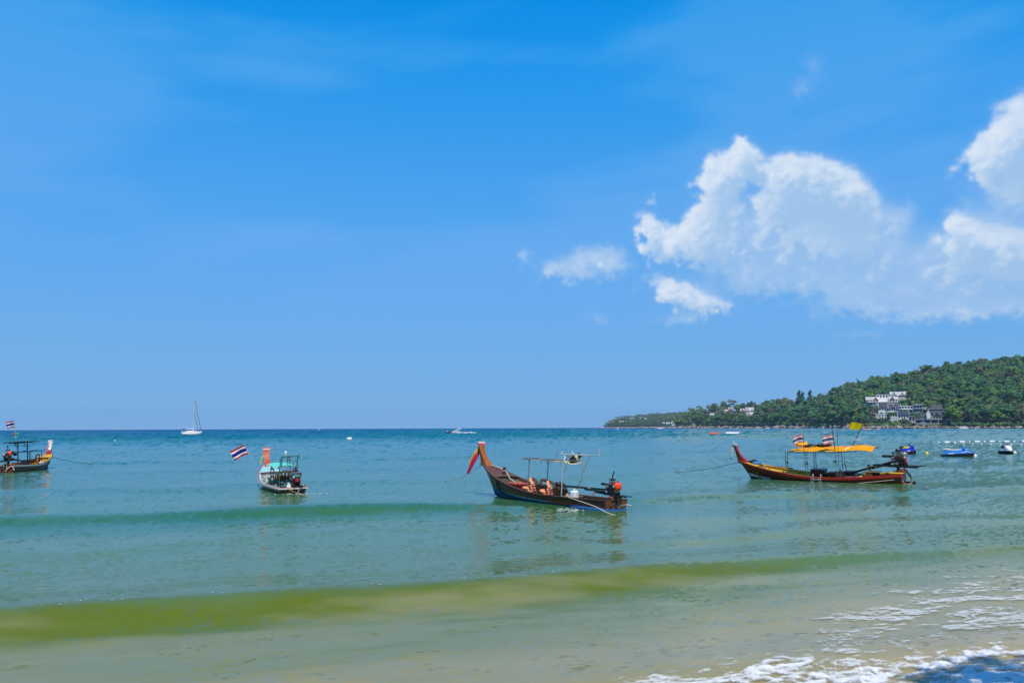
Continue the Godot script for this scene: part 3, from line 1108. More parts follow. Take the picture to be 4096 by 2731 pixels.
func make_forest() -> void:
	make_tree_kinds()
	var r := RandomNumberGenerator.new()
	r.seed = 77
	var leaf_kinds := [mats.leaf_dark, mats.leaf_mid, mats.leaf_bright, mats.leaf_olive]
	var singles := 0
	var land := headland(0)
	# the long hill: rows from the shore up, staggered
	var d := 1086.0
	while d < 2150.0:
		var a := 0.2005 + r.randf() * 0.004
		while a < 0.72:
			var l := land_at(land, a)
			var v := (d - l.x) / (l.y - l.x)
			var jd := d + r.randf_range(-3.5, 3.5)
			var p := spot(a, jd, land_height(l, jd, a))
			if v > 0.012 and v < 1.14:
				if near_house(p):
					# only low shrubs about the houses
					if not near_house(p, true):
						for k in 2:
							var off := Vector3(r.randf_range(-5, 5), 0, r.randf_range(-5, 5))
							scatter_stuff(40 + r.randi() % 2, upright(p + off - Vector3.UP * 0.4, r.randf() * TAU, Vector3(1.3, 0.7, 1.3) * r.randf_range(0.6, 1.0)), leaf_tint(r, 0.02))
					a += 6.0 / d
					continue
				var point := a < 0.30            # the low point to the left, with its coconut palms
				var edge := v < 0.035 + 6.0 / (l.y - l.x)
				var ridge := v > 0.93 and v < 1.03
				var size := (0.85 + 1.15 * pow(r.randf(), 2.2)) * 1.28 * (1.1 if ridge else 1.0)
				var kind := 0
				var q := r.randf()
				if q < 0.30:
					kind = 1
				elif q < 0.345:
					kind = 3
				elif q < 0.385:
					kind = 2
				var palm := (point and v > 0.35 and r.randf() < 0.62) or r.randf() < 0.015
				var cap := (view_limit(p) - p.y) / 10.5
				if size > cap:
					size = maxf(cap, 0.3) * r.randf_range(0.85, 1.15)
					if cap < 0.45:
						kind = 4
				var key := 900 + r.randi() % 3 if palm else kind * 10 + r.randi() % (3 if kind < 2 else 2)
				var place := upright(p, r.randf() * TAU, Vector3(size * r.randf_range(0.9, 1.15), size * r.randf_range(0.85, 1.15), size))
				var lone := (edge and kind < 4 and r.randf() < 0.42) or (ridge and a < 0.585 and r.randf() < 0.20)
				if palm:
					place = upright(p, r.randf() * TAU, Vector3.ONE * size * 1.12)
					lone = v < 1.05 and r.randf() < 0.16
				if lone and singles < 250 and a < 0.585:
					singles += 1
					var along_shore := "left of the gabled villas" if a < 0.255 else ("by the gabled villas" if a < 0.30 else ("right of the gabled villas" if a < 0.345 else ("left of the white villas" if a < 0.41 else ("by the white villas" if a < 0.505 else "right of the white villas"))))
					var where := ("on the low point, " if point else ("on the hill's skyline, " if ridge else "at the hill's foot, ")) + along_shore
					if palm:
						tree("palm_tree", key, place, mats.leaf_palm, ("tall" if size > 1.6 else "short") + " coconut palm standing among the trees " + where, "coconut palms " + where)
					else:
						var shade := r.randi() % 4
						var look: String = ["round", "spreading", "narrow feathery", "brown half-bare"][kind]
						var hue: String = ["" , "dark green", "mid green", "bright green", "olive green"][shade + 1 if kind != 3 else 0]
						tree("broadleaf_tree", key, place, mats.leaf_dry if kind == 3 else leaf_kinds[shade], ("big " if size > 1.7 else "") + look + (" " if hue else "") + hue + " tree " + where, "trees " + where)
				else:
					var tint := Color(0.115, 0.155, 0.065) if palm else leaf_tint(r, 0.025 + 0.16 * maxf(0.0, slow.get_noise_2d(p.x * 0.01, p.z * 0.01)))
					if kind == 3 and not palm:
						tint = Color(0.13, 0.105, 0.06) * r.randf_range(0.8, 1.15)
					scatter_stuff(key, place, tint)
			a += (9.6 + r.randf_range(-1.6, 2.4)) / d * (1.0 if v < 0.5 else 1.15)
		d += 10.0
	# shrubs that close the forest's lower edge
	var b := 0.2035
	while b < 0.70:
		var l := land_at(land, b)
		for k in 2:
			var dd := l.x + r.randf_range(2.0, 13.0)
			var p := spot(b, dd, land_height(l, dd, b) - 0.2)
			if not near_house(p):
				scatter_stuff(40 + r.randi() % 2, upright(p, r.randf() * TAU, Vector3.ONE * r.randf_range(0.7, 1.5)), leaf_tint(r, 0.04))
		b += 3.4 / l.x
	make_stuff("hill_forest", "dense green forest covering the slopes of the hill")
	# the far headland
	land = headland(1)
	d = 2606.0
	while d < 3080.0:
		var a := 0.114 + r.randf() * 0.004
		while a < 0.262:
			var l := land_at(land, a)
			var jd := d + r.randf_range(-5.0, 5.0)
			var v := (jd - l.x) / (l.y - l.x)
			var p := spot(a, jd, land_height(l, jd, a))
			if v > 0.04 and v < 1.12 and not near_house(p):
				var palm := v > 0.2 and r.randf() < 0.6
				var size := r.randf_range(0.8, 1.25)
				var key := 900 + r.randi() % 3 if palm else (r.randi() % 2) * 10 + r.randi() % 3
				var place := upright(p, r.randf() * TAU, Vector3.ONE * size * (1.25 if palm else 1.0))
				if palm and v > 0.90 and v < 1.02 and singles < 292 and r.randf() < 0.5:
					singles += 1
					tree("palm_tree", key, place, mats.leaf_palm, ("taller" if size > 1.03 else "shorter") + " distant palm on the far headland's skyline, " + ("at its left end" if a < 0.145 else ("above the upper white villas" if a < 0.17 else ("right of the upper white villas" if a < 0.19 else "above the tiered roof"))), "palms on the far headland's skyline")
				else:
					scatter_stuff(key, place, Color(0.115, 0.155, 0.065) if palm else leaf_tint(r, 0.04))
			a += 8.0 / d * r.randf_range(0.8, 1.25)
		d += 9.0
	make_stuff("far_forest", "hazy palms and trees covering the far headland")
	# trees that stand out against the sky
	var tall := [
		[0.3454, 1687, 2, 3.74, "tall dark casuarina, leftmost of the clump above the low ridge", "casuarina_tree"],
		[0.3491, 1681, 2, 3.41, "tall casuarina with a brownish crown, middle of the clump above the ridge", "casuarina_tree"],
		[0.3574, 1655, 2, 3.56, "slim casuarina standing alone right of the skyline clump", "casuarina_tree"],
		[0.3692, 1641, 3, 3.21, "thin grey half-bare tree on the skyline right of the casuarinas", "bare_tree"],
		[0.2594, 1940, 1, 2.75, "tall umbrella-shaped tree above the leftmost orange-gabled villa", "umbrella_tree"],
		[0.2913, 1898, 2, 2.40, "tall airy tree of leaf tiers rising above the point's right villas", "tiered_tree"],
		[0.2819, 1928, 0, 2.00, "big rounded dark tree between the gabled villas of the point", "round_tree"],
		[0.2517, 1948, 9, 2.01, "tallest coconut palm left of the umbrella tree on the point", "palm_tree"],
		[0.2424, 1955, 9, 1.84, "coconut palm with a round head rising left on the point", "palm_tree"]
	]
	for q in tall:
		var l := land_at(headland(0), q[0])
		var at := upright(spot(q[0], q[1], land_height(l, q[1], q[0])), 0.6, Vector3(q[3] * (1.25 if q[2] == 2 else 0.85), q[3], q[3] * (1.25 if q[2] == 2 else 0.85)))
		tree(q[5], 900 if q[2] == 9 else int(q[2]) * 10, at, mats.leaf_dry if q[2] == 3 else (mats.leaf_palm if q[2] == 9 else mats.leaf_dark), q[4])


var house_spots := []


func view_limit(p: Vector3) -> float:
	# the owners keep the trees below their terraces cut: how high a crown may reach there
	var top := 1000.0
	for h in house_spots:
		var to: Vector3 = p - h[0]
		var toward := Vector3(-h[0].x, 0, -h[0].z).normalized()
		var out := to.dot(toward)
		if out > 0.0 and out < 150.0 and absf(to.x * toward.z - to.z * toward.x) < h[1] * 0.5 + 4.0:
			top = minf(top, h[0].y + 1.2)
	return top


func near_house(p: Vector3, inside := false) -> bool:
	# no trees in a house, nor where they would stand close in front of it
	for h in house_spots:
		var to: Vector3 = p - h[0]
		var toward := Vector3(-h[0].x, 0, -h[0].z).normalized()
		var out := to.dot(toward)
		var across := absf(to.x * toward.z - to.z * toward.x)
		if inside:
			if across < h[1] * 0.5 + 1.5 and absf(out) < h[2] * 0.5 + 2.5:
				return true
		elif across < h[1] * 0.5 + 4.0 and out > -h[2] * 0.7 - 5.0 and out < h[3] * 0.8:
			return true
	return false


func boulder_mesh(n: int) -> ArrayMesh:
	var st := new_st(false)
	st.set_smooth_group(-1)
	var r := RandomNumberGenerator.new()
	r.seed = 900 + n
	blob(st, Vector3.ZERO, Vector3(1.3, 0.8, 1.0), 9, 6, 0.75, 1.15 + n * 0.2, n * 9.7)
	st.generate_normals()
	return st.commit()


func make_rocks() -> void:
	var kinds := []
	for n in 5:
		kinds.append(boulder_mesh(n))
	var r := RandomNumberGenerator.new()
	r.seed = 41
	var land := headland(0)
	# big slabs, each told apart: bearing, size
	var big := [
		[0.2115, Vector3(26, 9.5, 12), "long sloping grey rock slab forming the tip of the point"],
		[0.2235, Vector3(20, 12.0, 12), "high pointed grey rock beside the slab at the point's tip"],
		[0.3255, Vector3(20, 9.5, 10), "broad rounded grey rock hump at mid shore below the trees"],
		[0.3500, Vector3(22, 5.5, 9), "long pale boulder pile right of the rounded shore hump"],
		[0.3870, Vector3(13, 7.0, 9), "pile of cracked pale boulders left of the yellow flag"],
		[0.4010, Vector3(15, 9.5, 9), "highest heap of pale boulders behind the yellow flag"],
		[0.2620, Vector3(24, 6.5, 10), "flat layered rock ledge under the middle trees"],
		[0.2800, Vector3(22, 6.0, 10), "stepped rock terrace right of the flat ledge"],
	]
	for q in big:
		var l := land_at(land, q[0])
		var o := thing("shore_rock", q[2], "rock", Transform3D(Basis(Vector3.UP, -q[0]), spot(q[0], l.x + 2.0, -0.4)))
		var size: Vector3 = q[1]
		for k in 5:
			var m := MeshInstance3D.new()
			m.name = "slab"
			m.mesh = kinds[(k + int(q[0] * 1000.0)) % 5]
			m.material_override = mats.rock if k % 3 else mats.rock_pale
			var s := r.randf_range(0.42, 0.7)
			m.transform = Transform3D(Basis(Vector3.UP, r.randf_range(-0.5, 0.5)) * Basis(Vector3.BACK, r.randf_range(-0.3, 0.3)) * Basis.from_scale(Vector3(size.x * 0.36 * s, size.y * (0.95 - 0.2 * absf(k - 2.0)) * s * 1.25, size.z * 0.5 * s)), Vector3((k - 2) * size.x * 0.22, size.y * 0.12, r.randf_range(-2, 2)))
			o.add_child(m, true)
	var a := 0.2055
	var count := 0
	while a < 0.600 and count < 230:
		var l := land_at(land, a)
		var gap := 0.5 + 0.5 * slow.get_noise_2d(a * 60.0, 1.0)
		var s := r.randf_range(1.1, 2.6) * (1.25 if a > 0.30 and a < 0.44 else 1.0) * (0.6 if a > 0.49 else 1.0) * (0.75 + gap * 0.6) * 1.25
		var dd := l.x + r.randf_range(-5.0, 2.5)
		var zone := "under the trees of the low point" if a < 0.31 else ("along the rocky mid shore below the forest" if a < 0.425 else ("below the white villas at the water" if a < 0.505 else "in the thin pale line right of the villas"))
		var o := MeshInstance3D.new()
		o.name = numbered("boulder")
		o.mesh = kinds[r.randi() % 5]
		o.material_override = mats.rock if r.randf() < 0.5 else mats.rock_pale
		o.transform = Transform3D(Basis(Vector3.UP, r.randf() * TAU) * Basis(Vector3.RIGHT, r.randf_range(-0.4, 0.4)) * Basis.from_scale(Vector3(s * 1.3, s * 1.15, s)), spot(a, dd, 0.2 + maxf(0.0, dd - l.x) * 0.3 + s * 0.2))
		add_child(o)
		var spot_word := "by the tip's slabs" if a < 0.235 else ("left of the flat ledge" if a < 0.262 else ("by the stepped terrace" if a < 0.31 else ("left of the rounded hump" if a < 0.3255 else ("by the rounded hump" if a < 0.36 else ("left of the highest heap" if a < 0.40 else ("right of the highest heap" if a < 0.425 else ("left of the pool terrace" if a < 0.47 else ("under the pool terrace" if a < 0.505 else ("left of the cabin cruiser" if a < 0.52 else "right of the cabin cruiser")))))))))
		tag(o, ("small " if s < 1.5 else ("big " if s > 2.75 else "")) + ("grey" if o.material_override == mats.rock else "pale") + " shore boulder " + spot_word, "boulder", "boulders " + zone)
		count += 1
		a += (s * r.randf_range(0.9, 2.0)) / l.x
	# the far headland's thin pale shore
	land = headland(1)
	a = 0.1135
	while a < 0.205:
		var l := land_at(land, a)
		var s := r.randf_range(1.8, 3.6)
		var o := MeshInstance3D.new()
		o.name = numbered("boulder")
		o.mesh = kinds[r.randi() % 5]
		o.material_override = mats.rock_pale
		o.transform = Transform3D(Basis(Vector3.UP, r.randf() * 0.6) * Basis.from_scale(Vector3(s * 2.6, s * 0.9, s)), spot(a, l.x - 3.0, 0.2))
		add_child(o)
		tag(o, ("large" if s > 2.7 else "small") + " distant pale rock on the far headland's waterline, " + ("left part" if a < 0.14 else ("middle part" if a < 0.17 else "right part")), "boulder", "rocks at the far headland's waterline")
		a += s * 2.6 / l.x


# ---------------------------------------------------------------- villas

func facing(p: Vector3, turn := 0.0) -> Transform3D:
	var z := Vector3(-p.x, 0, -p.z).normalized().rotated(Vector3.UP, turn)
	return Transform3D(Basis(Vector3.UP.cross(z), Vector3.UP, z), p)


func block(parent: Node3D, called: String, c: Vector3, size: Vector3, m: Material) -> MeshInstance3D:
	# c is the middle of the block's foot
	var st := new_st()
	box(st, c + Vector3.UP * size.y * 0.5, size)
	return obj(called, st, m, parent)


func openings(wall: MeshInstance3D, c: Vector3, size: Vector3, n: int, share := 0.62, low := 0.2, high := 0.85) -> void:
	# windows in the front of a block: each a recessed dark pane in a frame of its own
	for k in n:
		var w := size.x / n
		var x := c.x + (k + 0.5 - n * 0.5) * w
		var ww := w * share * 0.8
		var hh := size.y * (high - low)
		var y := c.y + size.y * (low + high) * 0.5
		var z := c.z + size.z * 0.5
		var st := new_st()
		for s in [-1, 1]:
			box(st, Vector3(x + s * (ww * 0.5 + 0.06), y, z + 0.05), Vector3(0.12, hh + 0.24, 0.16))
			box(st, Vector3(x, y + s * (hh * 0.5 + 0.06), z + 0.05), Vector3(ww, 0.12, 0.16))
		var f := obj("window", st, mats.villa_white, wall)
		var p := new_st()
		box(p, Vector3(x, y, z + 0.012), Vector3(ww, hh, 0.03))
		obj("pane", p, mats.dark_glass, f)


func steep_roof(parent: Node3D, c: Vector3, w: float, d: float, h: float, m: Material, trim: Material, gables := 0) -> void:
	# ridge along x, the slopes curving out to the eaves, pale barge boards that rise at the ends
	var st := new_st(true)
	var lines := []
	for s in [-1, 1]:
		var rows := []
		for i in 5:
			var q := i / 4.0
			var y := h * pow(1.0 - q, 1.45)
			var z: float = s * d * 0.455 * q
			var over := w * (0.5 - 0.035 * sin(q * PI))
			rows.append([c + Vector3(-over, y, z), c + Vector3(over, y, z)])
		sheet(st, rows, s < 0)
		lines.append(rows)
	var roof := obj("roof", st, m, parent)
	for e in [0, 1]:
		var g := new_st()
		for i in 4:
			quad(g, lines[0][i][e], lines[0][i + 1][e], lines[1][i + 1][e], lines[1][i][e])
		obj("gable_wall", g, m, roof)
	for e in [0, 1]:
		for s in 2:
			var pts := []
			for i in 5:
				pts.append(lines[s][i][e] + Vector3.UP * 0.12)
			pts.insert(0, lines[s][0][e] + Vector3.UP * 0.9)
			var t := new_st()
			tube(t, pts, maxf(0.14, w * 0.014), 4)
			obj("barge_board", t, trim, roof)
	var rt := new_st()
	bar(rt, c + Vector3(-w * 0.5, h + 0.1, 0), c + Vector3(w * 0.5, h + 0.1, 0), 0.25, 0.25)
	obj("ridge", rt, trim, roof)


func front_gable(parent: Node3D, c: Vector3, w: float, h: float, deep: float, m: Material, trim: Material, face: Material) -> void:
	# a gable that looks to the sea; c is the middle of its foot, in front
	var half := []
	for i in 6:
		var q := i / 5.0
		half.append(Vector2(w * 0.5 * q, h * pow(1.0 - q, 1.6)))
	var st := new_st(true)
	for s in [-1, 1]:
		var rows := []
		for p in half:
			rows.append([c + Vector3(s * p.x, p.y, 0), c + Vector3(s * p.x, p.y, -deep)])
		sheet(st, rows, s > 0)
	var o := obj("gable_roof", st, m, parent)
	var f := new_st()
	for i in 5:
		quad(f, c + Vector3(-half[i].x, half[i].y, -0.25), c + Vector3(-half[i + 1].x, half[i + 1].y, -0.25), c + Vector3(half[i + 1].x, half[i + 1].y, -0.25), c + Vector3(half[i].x, half[i].y, -0.25))
	obj("pediment", f, face, o)
	for s in [-1, 1]:
		var pts := [c + Vector3(0, h + 0.9, 0.05)]
		for p in half:
			pts.append(c + Vector3(s * p.x, p.y + 0.1, 0.05))
		var t := new_st()
		tube(t, pts, maxf(0.2, w * 0.025), 4)
		obj("barge_board", t, trim, o)


func posts(parent: Node3D, c: Vector3, w: float, h: float, n: int, m: Material, thick := 0.4) -> void:
	for k in n:
		block(parent, "post", c + Vector3((k / float(n - 1) - 0.5) * w, 0, 0), Vector3(thick, h, thick), m)


func parapet(parent: Node3D, c: Vector3, w: float, h: float, m: Material) -> void:
	block(parent, "balustrade", c, Vector3(w, h, 0.25), m)


func villa_at(label: String, x: float, y: float, z: float, w: float, deep: float, called := "villa", clear := 26.0) -> Node3D:
	var p := Vector3(x, y, z)
	house_spots.append([p, w, deep, clear])
	return thing(called, label, "villa", facing(p))


func make_villas() -> void:
	var white: Material = mats.villa_white
	var cream: Material = mats.villa_cream
	var grey: Material = mats.villa_grey
	var slate: Material = mats.roof_slate
	var pale: Material = mats.roof_pale
	var dark: Material = mats.roof_dark
	# white pavilion, highest on the slope
	var v := villa_at("white pavilion with a pale hipped gable roof, highest of the hillside villas", 595.9, 42.2, -1232.6, 24, 14)
	var b := block(v, "plinth", Vector3(2, -6, 0), Vector3(20, 9.6, 13), cream)
	b = block(v, "wall", Vector3(0, 3.6, -0.6), Vector3(19, 3.6, 11), white)
	openings(b, Vector3(0, 3.6, -0.6), Vector3(19, 3.6, 11), 7)
	parapet(v, Vector3(0, 3.6, 6.3), 21, 1.0, white)
	steep_roof(v, Vector3(0, 7.2, -0.6), 23, 16, 6.0, pale, white)
	front_gable(v, Vector3(-5.5, 7.2, 7.6), 11, 5.4, 8, pale, white, pale)
	front_gable(v, Vector3(6.0, 7.2, 7.6), 9, 5.4, 8, pale, white, pale)
	# the big terraced villa below it
	v = villa_at("large white terraced villa with several pale gables and a long balcony", 560.1, 34.0, -1209.9, 46, 16)
	block(v, "plinth", Vector3(4, -7, 0), Vector3(38, 7.6, 14), grey)
	b = block(v, "lower_wall", Vector3(2, 0.6, 0), Vector3(36, 4.2, 12), white)
	openings(b, Vector3(2, 0.6, 0), Vector3(36, 4.2, 12), 10, 0.7)
	block(v, "balcony_slab", Vector3(7, 0.4, 7.2), Vector3(29, 0.4, 2.6), white)
	parapet(v, Vector3(7, 0.8, 8.4), 29, 1.9, white)
	block(v, "terrace_slab", Vector3(2, 4.8, 1.0), Vector3(44, 0.5, 15), white)
	b = block(v, "left_wing", Vector3(-13, 5.3, -1), Vector3(17, 3.4, 9), white)
	openings(b, Vector3(-13, 5.3, -1), Vector3(17, 3.4, 9), 4, 0.72)
	steep_roof(v, Vector3(-13, 8.4, -1), 19, 12, 4.6, pale, white)
	front_gable(v, Vector3(-8.4, 8.2, 5.2), 8, 4.2, 7, pale, white, dark)
	b = block(v, "right_wing", Vector3(16, 5.3, -1), Vector3(12, 3.4, 9), white)
	openings(b, Vector3(16, 5.3, -1), Vector3(12, 3.4, 9), 3, 0.72)
	steep_roof(v, Vector3(16, 8.4, -1), 13, 12, 4.8, pale, white)
	front_gable(v, Vector3(14.5, 8.2, 5.4), 9, 5.0, 7, pale, white, dark)
	b = block(v, "tower_wall", Vector3(3, 5.3, -5), Vector3(21, 10.6, 8), white)
	openings(b, Vector3(3, 5.3, -5), Vector3(21, 10.6, 8), 5, 0.5, 0.62, 0.9)
	block(v, "roof_slab", Vector3(3, 15.9, -5), Vector3(23, 0.6, 10), white)
	block(v, "back_roof", Vector3(-13, 12.0, -9), Vector3(16, 2.8, 8), dark)
	# small pavilion to the left
	v = villa_at("small white pavilion with an upswept roof left of the terraced villa", 545.7, 32.0, -1218.7, 14, 8)
	b = block(v, "wall", Vector3(0, -2, 0), Vector3(9, 3.6, 6), white)
	openings(b, Vector3(0, -2, 0), Vector3(9, 3.6, 6), 3)
	steep_roof(v, Vector3(-1, 1.6, 0), 12, 9, 3.6, pale, white)
	# blue roofs
	v = villa_at("white villa with one dark blue roof trimmed in white, left of the pair", 525.5, 20.9, -1129.9, 15, 12)
	block(v, "plinth", Vector3(0.5, -5, 0.6), Vector3(15.5, 7.6, 12), white)
	b = block(v, "wall", Vector3(0, 2.6, 0), Vector3(13, 4.8, 10), white)
	openings(b, Vector3(0, 2.6, 0), Vector3(13, 4.8, 10), 4, 0.74)
	parapet(v, Vector3(0.5, 2.6, 6.4), 15.5, 1.1, white)
	steep_roof(v, Vector3(0, 7.2, 0), 14.6, 13, 6.4, slate, white)
	v = villa_at("white villa with a dark blue roof and a central front gable", 533.6, 21.0, -1116.0, 17, 12)
	block(v, "plinth", Vector3(0, -5, 0.5), Vector3(24, 6.2, 11), white)
	posts(v, Vector3(0, -3.0, 6.6), 22, 4.0, 5, white, 0.5)
	block(v, "balcony_slab", Vector3(0, 1.2, 5.0), Vector3(26, 0.7, 5), white)
	b = block(v, "wall", Vector3(0, 1.9, 0), Vector3(14, 4.6, 9), white)
	openings(b, Vector3(0, 1.9, 0), Vector3(14, 4.6, 9), 5, 0.7)
	steep_roof(v, Vector3(0, 6.2, 0), 16.6, 12, 6.2, slate, white)
	front_gable(v, Vector3(-1.5, 5.6, 6.2), 8.5, 5.6, 7, slate, white, slate)
	# modern white box
	v = villa_at("modern flat-roofed white villa with two deep balconies", 541.2, 20.5, -1099.3, 18, 11)
	block(v, "plinth", Vector3(-1, -5, 0), Vector3(19, 5.4, 11), white)
	b = block(v, "lower_wall", Vector3(2.5, 0.4, 0), Vector3(12, 4.4, 10), white)
	openings(b, Vector3(2.5, 0.4, 0), Vector3(12, 4.4, 10), 2, 0.8, 0.1, 0.86)
	b = block(v, "upper_wall", Vector3(0, 5.3, -1), Vector3(17.5, 4.0, 9), white)
	openings(b, Vector3(0, 5.3, -1), Vector3(17.5, 4.0, 9), 5, 0.78)
	block(v, "balcony_slab", Vector3(2.5, 4.8, 2), Vector3(13.5, 0.5, 12), white)
	parapet(v, Vector3(2.5, 5.3, 7.8), 13.5, 1.0, white)
	block(v, "roof_slab", Vector3(0, 9.3, -1), Vector3(19, 0.6, 11), white)
	block(v, "side_wall", Vector3(9.4, 0.2, 1), Vector3(0.8, 9.1, 11), white)
	# grey stacked house
	v = villa_at("narrow grey two-storey house with broad dark windows and flat roof", 553.1, 20.9, -1089.4, 12, 10)
	b = block(v, "lower_wall", Vector3(0, -4, 0), Vector3(11, 9.2, 9), grey)
	openings(b, Vector3(0, 0.6, 0), Vector3(11, 4.6, 9), 3, 0.86, 0.1, 0.9)
	block(v, "floor_slab", Vector3(0, 5.2, 0.8), Vector3(12, 0.8, 11), grey)
	b = block(v, "upper_wall", Vector3(0, 6.0, 0), Vector3(11, 4.4, 9), grey)
	openings(b, Vector3(0, 6.0, 0), Vector3(11, 4.4, 9), 3, 0.86, 0.1, 0.9)
	block(v, "roof_slab", Vector3(0, 10.4, 0.8), Vector3(12, 0.7, 11.4), white)
	block(v, "side_terrace", Vector3(9, 4.2, -1), Vector3(6, 3.4, 7), grey)
	# dark tiered house
	v = villa_at("tall dark house of stacked tiers under a grey hipped roof", 561.4, 17.8, -1057.6, 19, 13)
	b = block(v, "lower_wall", Vector3(0, -4, 0), Vector3(16, 7.4, 11), mats.villa_dark)
	openings(b, Vector3(0, 0, 0), Vector3(16, 3.4, 11), 6, 0.7)
	block(v, "lower_eave", Vector3(0, 3.4, 0), Vector3(18.5, 0.7, 14), grey)
	b = block(v, "middle_wall", Vector3(0, 4.1, 0), Vector3(14.5, 3.2, 10), mats.villa_dark)
	openings(b, Vector3(0, 4.1, 0), Vector3(14.5, 3.2, 10), 6, 0.7)
	block(v, "upper_eave", Vector3(-0.5, 7.3, 0), Vector3(19, 0.7, 14), grey)
	steep_roof(v, Vector3(0, 8.0, 0), 14, 13, 5.6, dark, dark)
	# brown pavilion
	v = villa_at("little brown-roofed pavilion among trees left of the white villas", 505.0, 16.3, -1121.0, 11, 8)
	block(v, "plinth", Vector3(0, -4, 0), Vector3(10, 4.2, 8), mats.stone_wall)
	b = block(v, "wall", Vector3(0, 0.2, 0), Vector3(8.5, 3.6, 6), mats.villa_dark)
	openings(b, Vector3(0, 0.2, 0), Vector3(8.5, 3.6, 6), 3, 0.8)
	block(v, "eave", Vector3(0, 3.8, 0.4), Vector3(11, 0.7, 9), cream)
	front_gable(v, Vector3(0.5, 4.5, 4.4), 7, 4.6, 8, mats.roof_brown, cream, mats.roof_brown)
	# low white block and the white frame
	v = villa_at("low white block with two dark square windows above the trees", 503.5, 13.3, -1091.8, 13, 8, "villa", 34.0)
	b = block(v, "wall", Vector3(0, -0.4, 0), Vector3(13.2, 5.6, 8), white)
	openings(b, Vector3(0, 0.2, 0), Vector3(13.2, 5.0, 8), 4, 0.5, 0.2, 0.8)
	block(v, "roof_slab", Vector3(0, 5.2, 0), Vector3(14.2, 0.8, 9), white)
	block(v, "foundation", Vector3(0, -6, -0.5), Vector3(12, 5.6, 7), grey)
	v = villa_at("open white frame terrace half hidden by trees near the shore", 500.6, 8.4, -1050.7, 10, 6, "terrace", 30.0)
	posts(v, Vector3(1.5, -2, 2), 6.5, 10.4, 3, white, 0.6)
	block(v, "upper_beam", Vector3(0.5, 6.0, 2), Vector3(9.4, 0.7, 0.7), white)
	block(v, "lower_beam", Vector3(-0.6, 2.4, 2), Vector3(9.6, 0.9, 0.8), white)
	block(v, "back_wall", Vector3(1, -3, -2), Vector3(8, 10, 0.5), grey)
	v = villa_at("dark roof with one white edge showing over shore trees", 517.9, 12.5, -1059.4, 14, 10, "villa", 12.0)
	b = block(v, "wall", Vector3(0, -3, 0), Vector3(12.5, 7.4, 9), white)
	openings(b, Vector3(0, 0, 0), Vector3(12.5, 4.4, 9), 4)
	steep_roof(v, Vector3(0, 4.4, 0), 14.5, 12, 5.2, slate, white)
	v = villa_at("grey flat house behind palms left of the pool terrace", 513.6, 7.7, -1028.6, 8, 8, "villa", 14.0)
	b = block(v, "wall", Vector3(0, -3, 0), Vector3(7.4, 10.4, 7), grey)
	openings(b, Vector3(0, 0.6, 0), Vector3(7.4, 6.6, 7), 2, 0.8)
	block(v, "roof_slab", Vector3(0, 7.4, 0.5), Vector3(8.4, 0.5, 8.5), grey)
	# pool terrace on its stone wall
	v = villa_at("grey terrace with a blue pool on a tall stone wall", 525.0, 5.5, -1004.5, 36, 9, "pool_terrace", 30.0)
	block(v, "stone_wall", Vector3(-2, -8, 2), Vector3(29, 8.6, 6), mats.stone_wall)
	block(v, "deck", Vector3(0, 0.6, 0), Vector3(36, 0.5, 10), grey)
	posts(v, Vector3(0, 1.1, 4.4), 34, 4.0, 5, grey, 0.6)
	block(v, "upper_deck", Vector3(0, 5.1, 0), Vector3(36, 0.6, 10), grey)
	block(v, "back_wall", Vector3(0, 1.1, -3.5), Vector3(34, 4.0, 0.5), mats.villa_dark)
	block(v, "pool", Vector3(-8.5, 1.1, 3.4), Vector3(6, 1.3, 1.6), mats.pool_blue)
	v = villa_at("small grey house with a dark roof above the pool", 533.2, 11.4, -1036.5, 9, 8, "villa", 24.0)
	b = block(v, "wall", Vector3(0, -3, 0), Vector3(7.5, 6.6, 7), grey)
	openings(b, Vector3(0, 0, 0), Vector3(7.5, 3.6, 7), 3, 0.7)
	steep_roof(v, Vector3(0, 3.6, 0), 9, 9, 4.2, dark, dark)
	v = villa_at("grey house with a white slim gable and a dark front gable", 541.7, 11.2, -1027.8, 18, 10, "villa", 24.0)
	b = block(v, "wall", Vector3(0, -3, 0), Vector3(17, 7.4, 9), grey)
	openings(b, Vector3(0, 0, 0), Vector3(17, 4.4, 9), 5, 0.66)
	steep_roof(v, Vector3(4, 4.4, 0), 10.5, 11, 5.0, dark, dark)
	front_gable(v, Vector3(3.6, 4.2, 5.4), 7, 4.4, 6, dark, dark, dark)
	block(v, "slim_tower", Vector3(-6, 1, 2), Vector3(4.6, 6.6, 6), white)
	front_gable(v, Vector3(-6, 7.6, 5.2), 6, 5.0, 6, pale, white, white)
	# the point
	var brown: Material = mats.roof_brown
	v = villa_at("cream villa with a grey roof and orange front gable, left on the point", 505.9, 34.4, -1852.7, 22, 12, "villa", 40.0)
	block(v, "plinth", Vector3(-2, -8, 4), Vector3(30, 8, 10), cream)
	b = block(v, "wall", Vector3(0, 0, 0), Vector3(11, 5.4, 10), mats.villa_dark)
	openings(b, Vector3(0, 0, 0), Vector3(11, 5.4, 10), 3, 0.8)
	steep_roof(v, Vector3(0, 5.4, -1), 10, 13, 8.0, pale, dark)
	front_gable(v, Vector3(0, 5.2, 6.0), 11, 8.0, 8, pale, brown, mats.pediment_orange)
	b = block(v, "left_wing", Vector3(-13, 0, 0), Vector3(14, 4.6, 8), cream)
	openings(b, Vector3(-13, 0, 0), Vector3(14, 4.6, 8), 4)
	steep_roof(v, Vector3(-13, 4.6, 0), 15, 10, 3.4, pale, pale)
	v = villa_at("villa with an orange front gable, middle of the point's gabled row", 513.2, 29.4, -1781.8, 12, 12, "villa", 40.0)
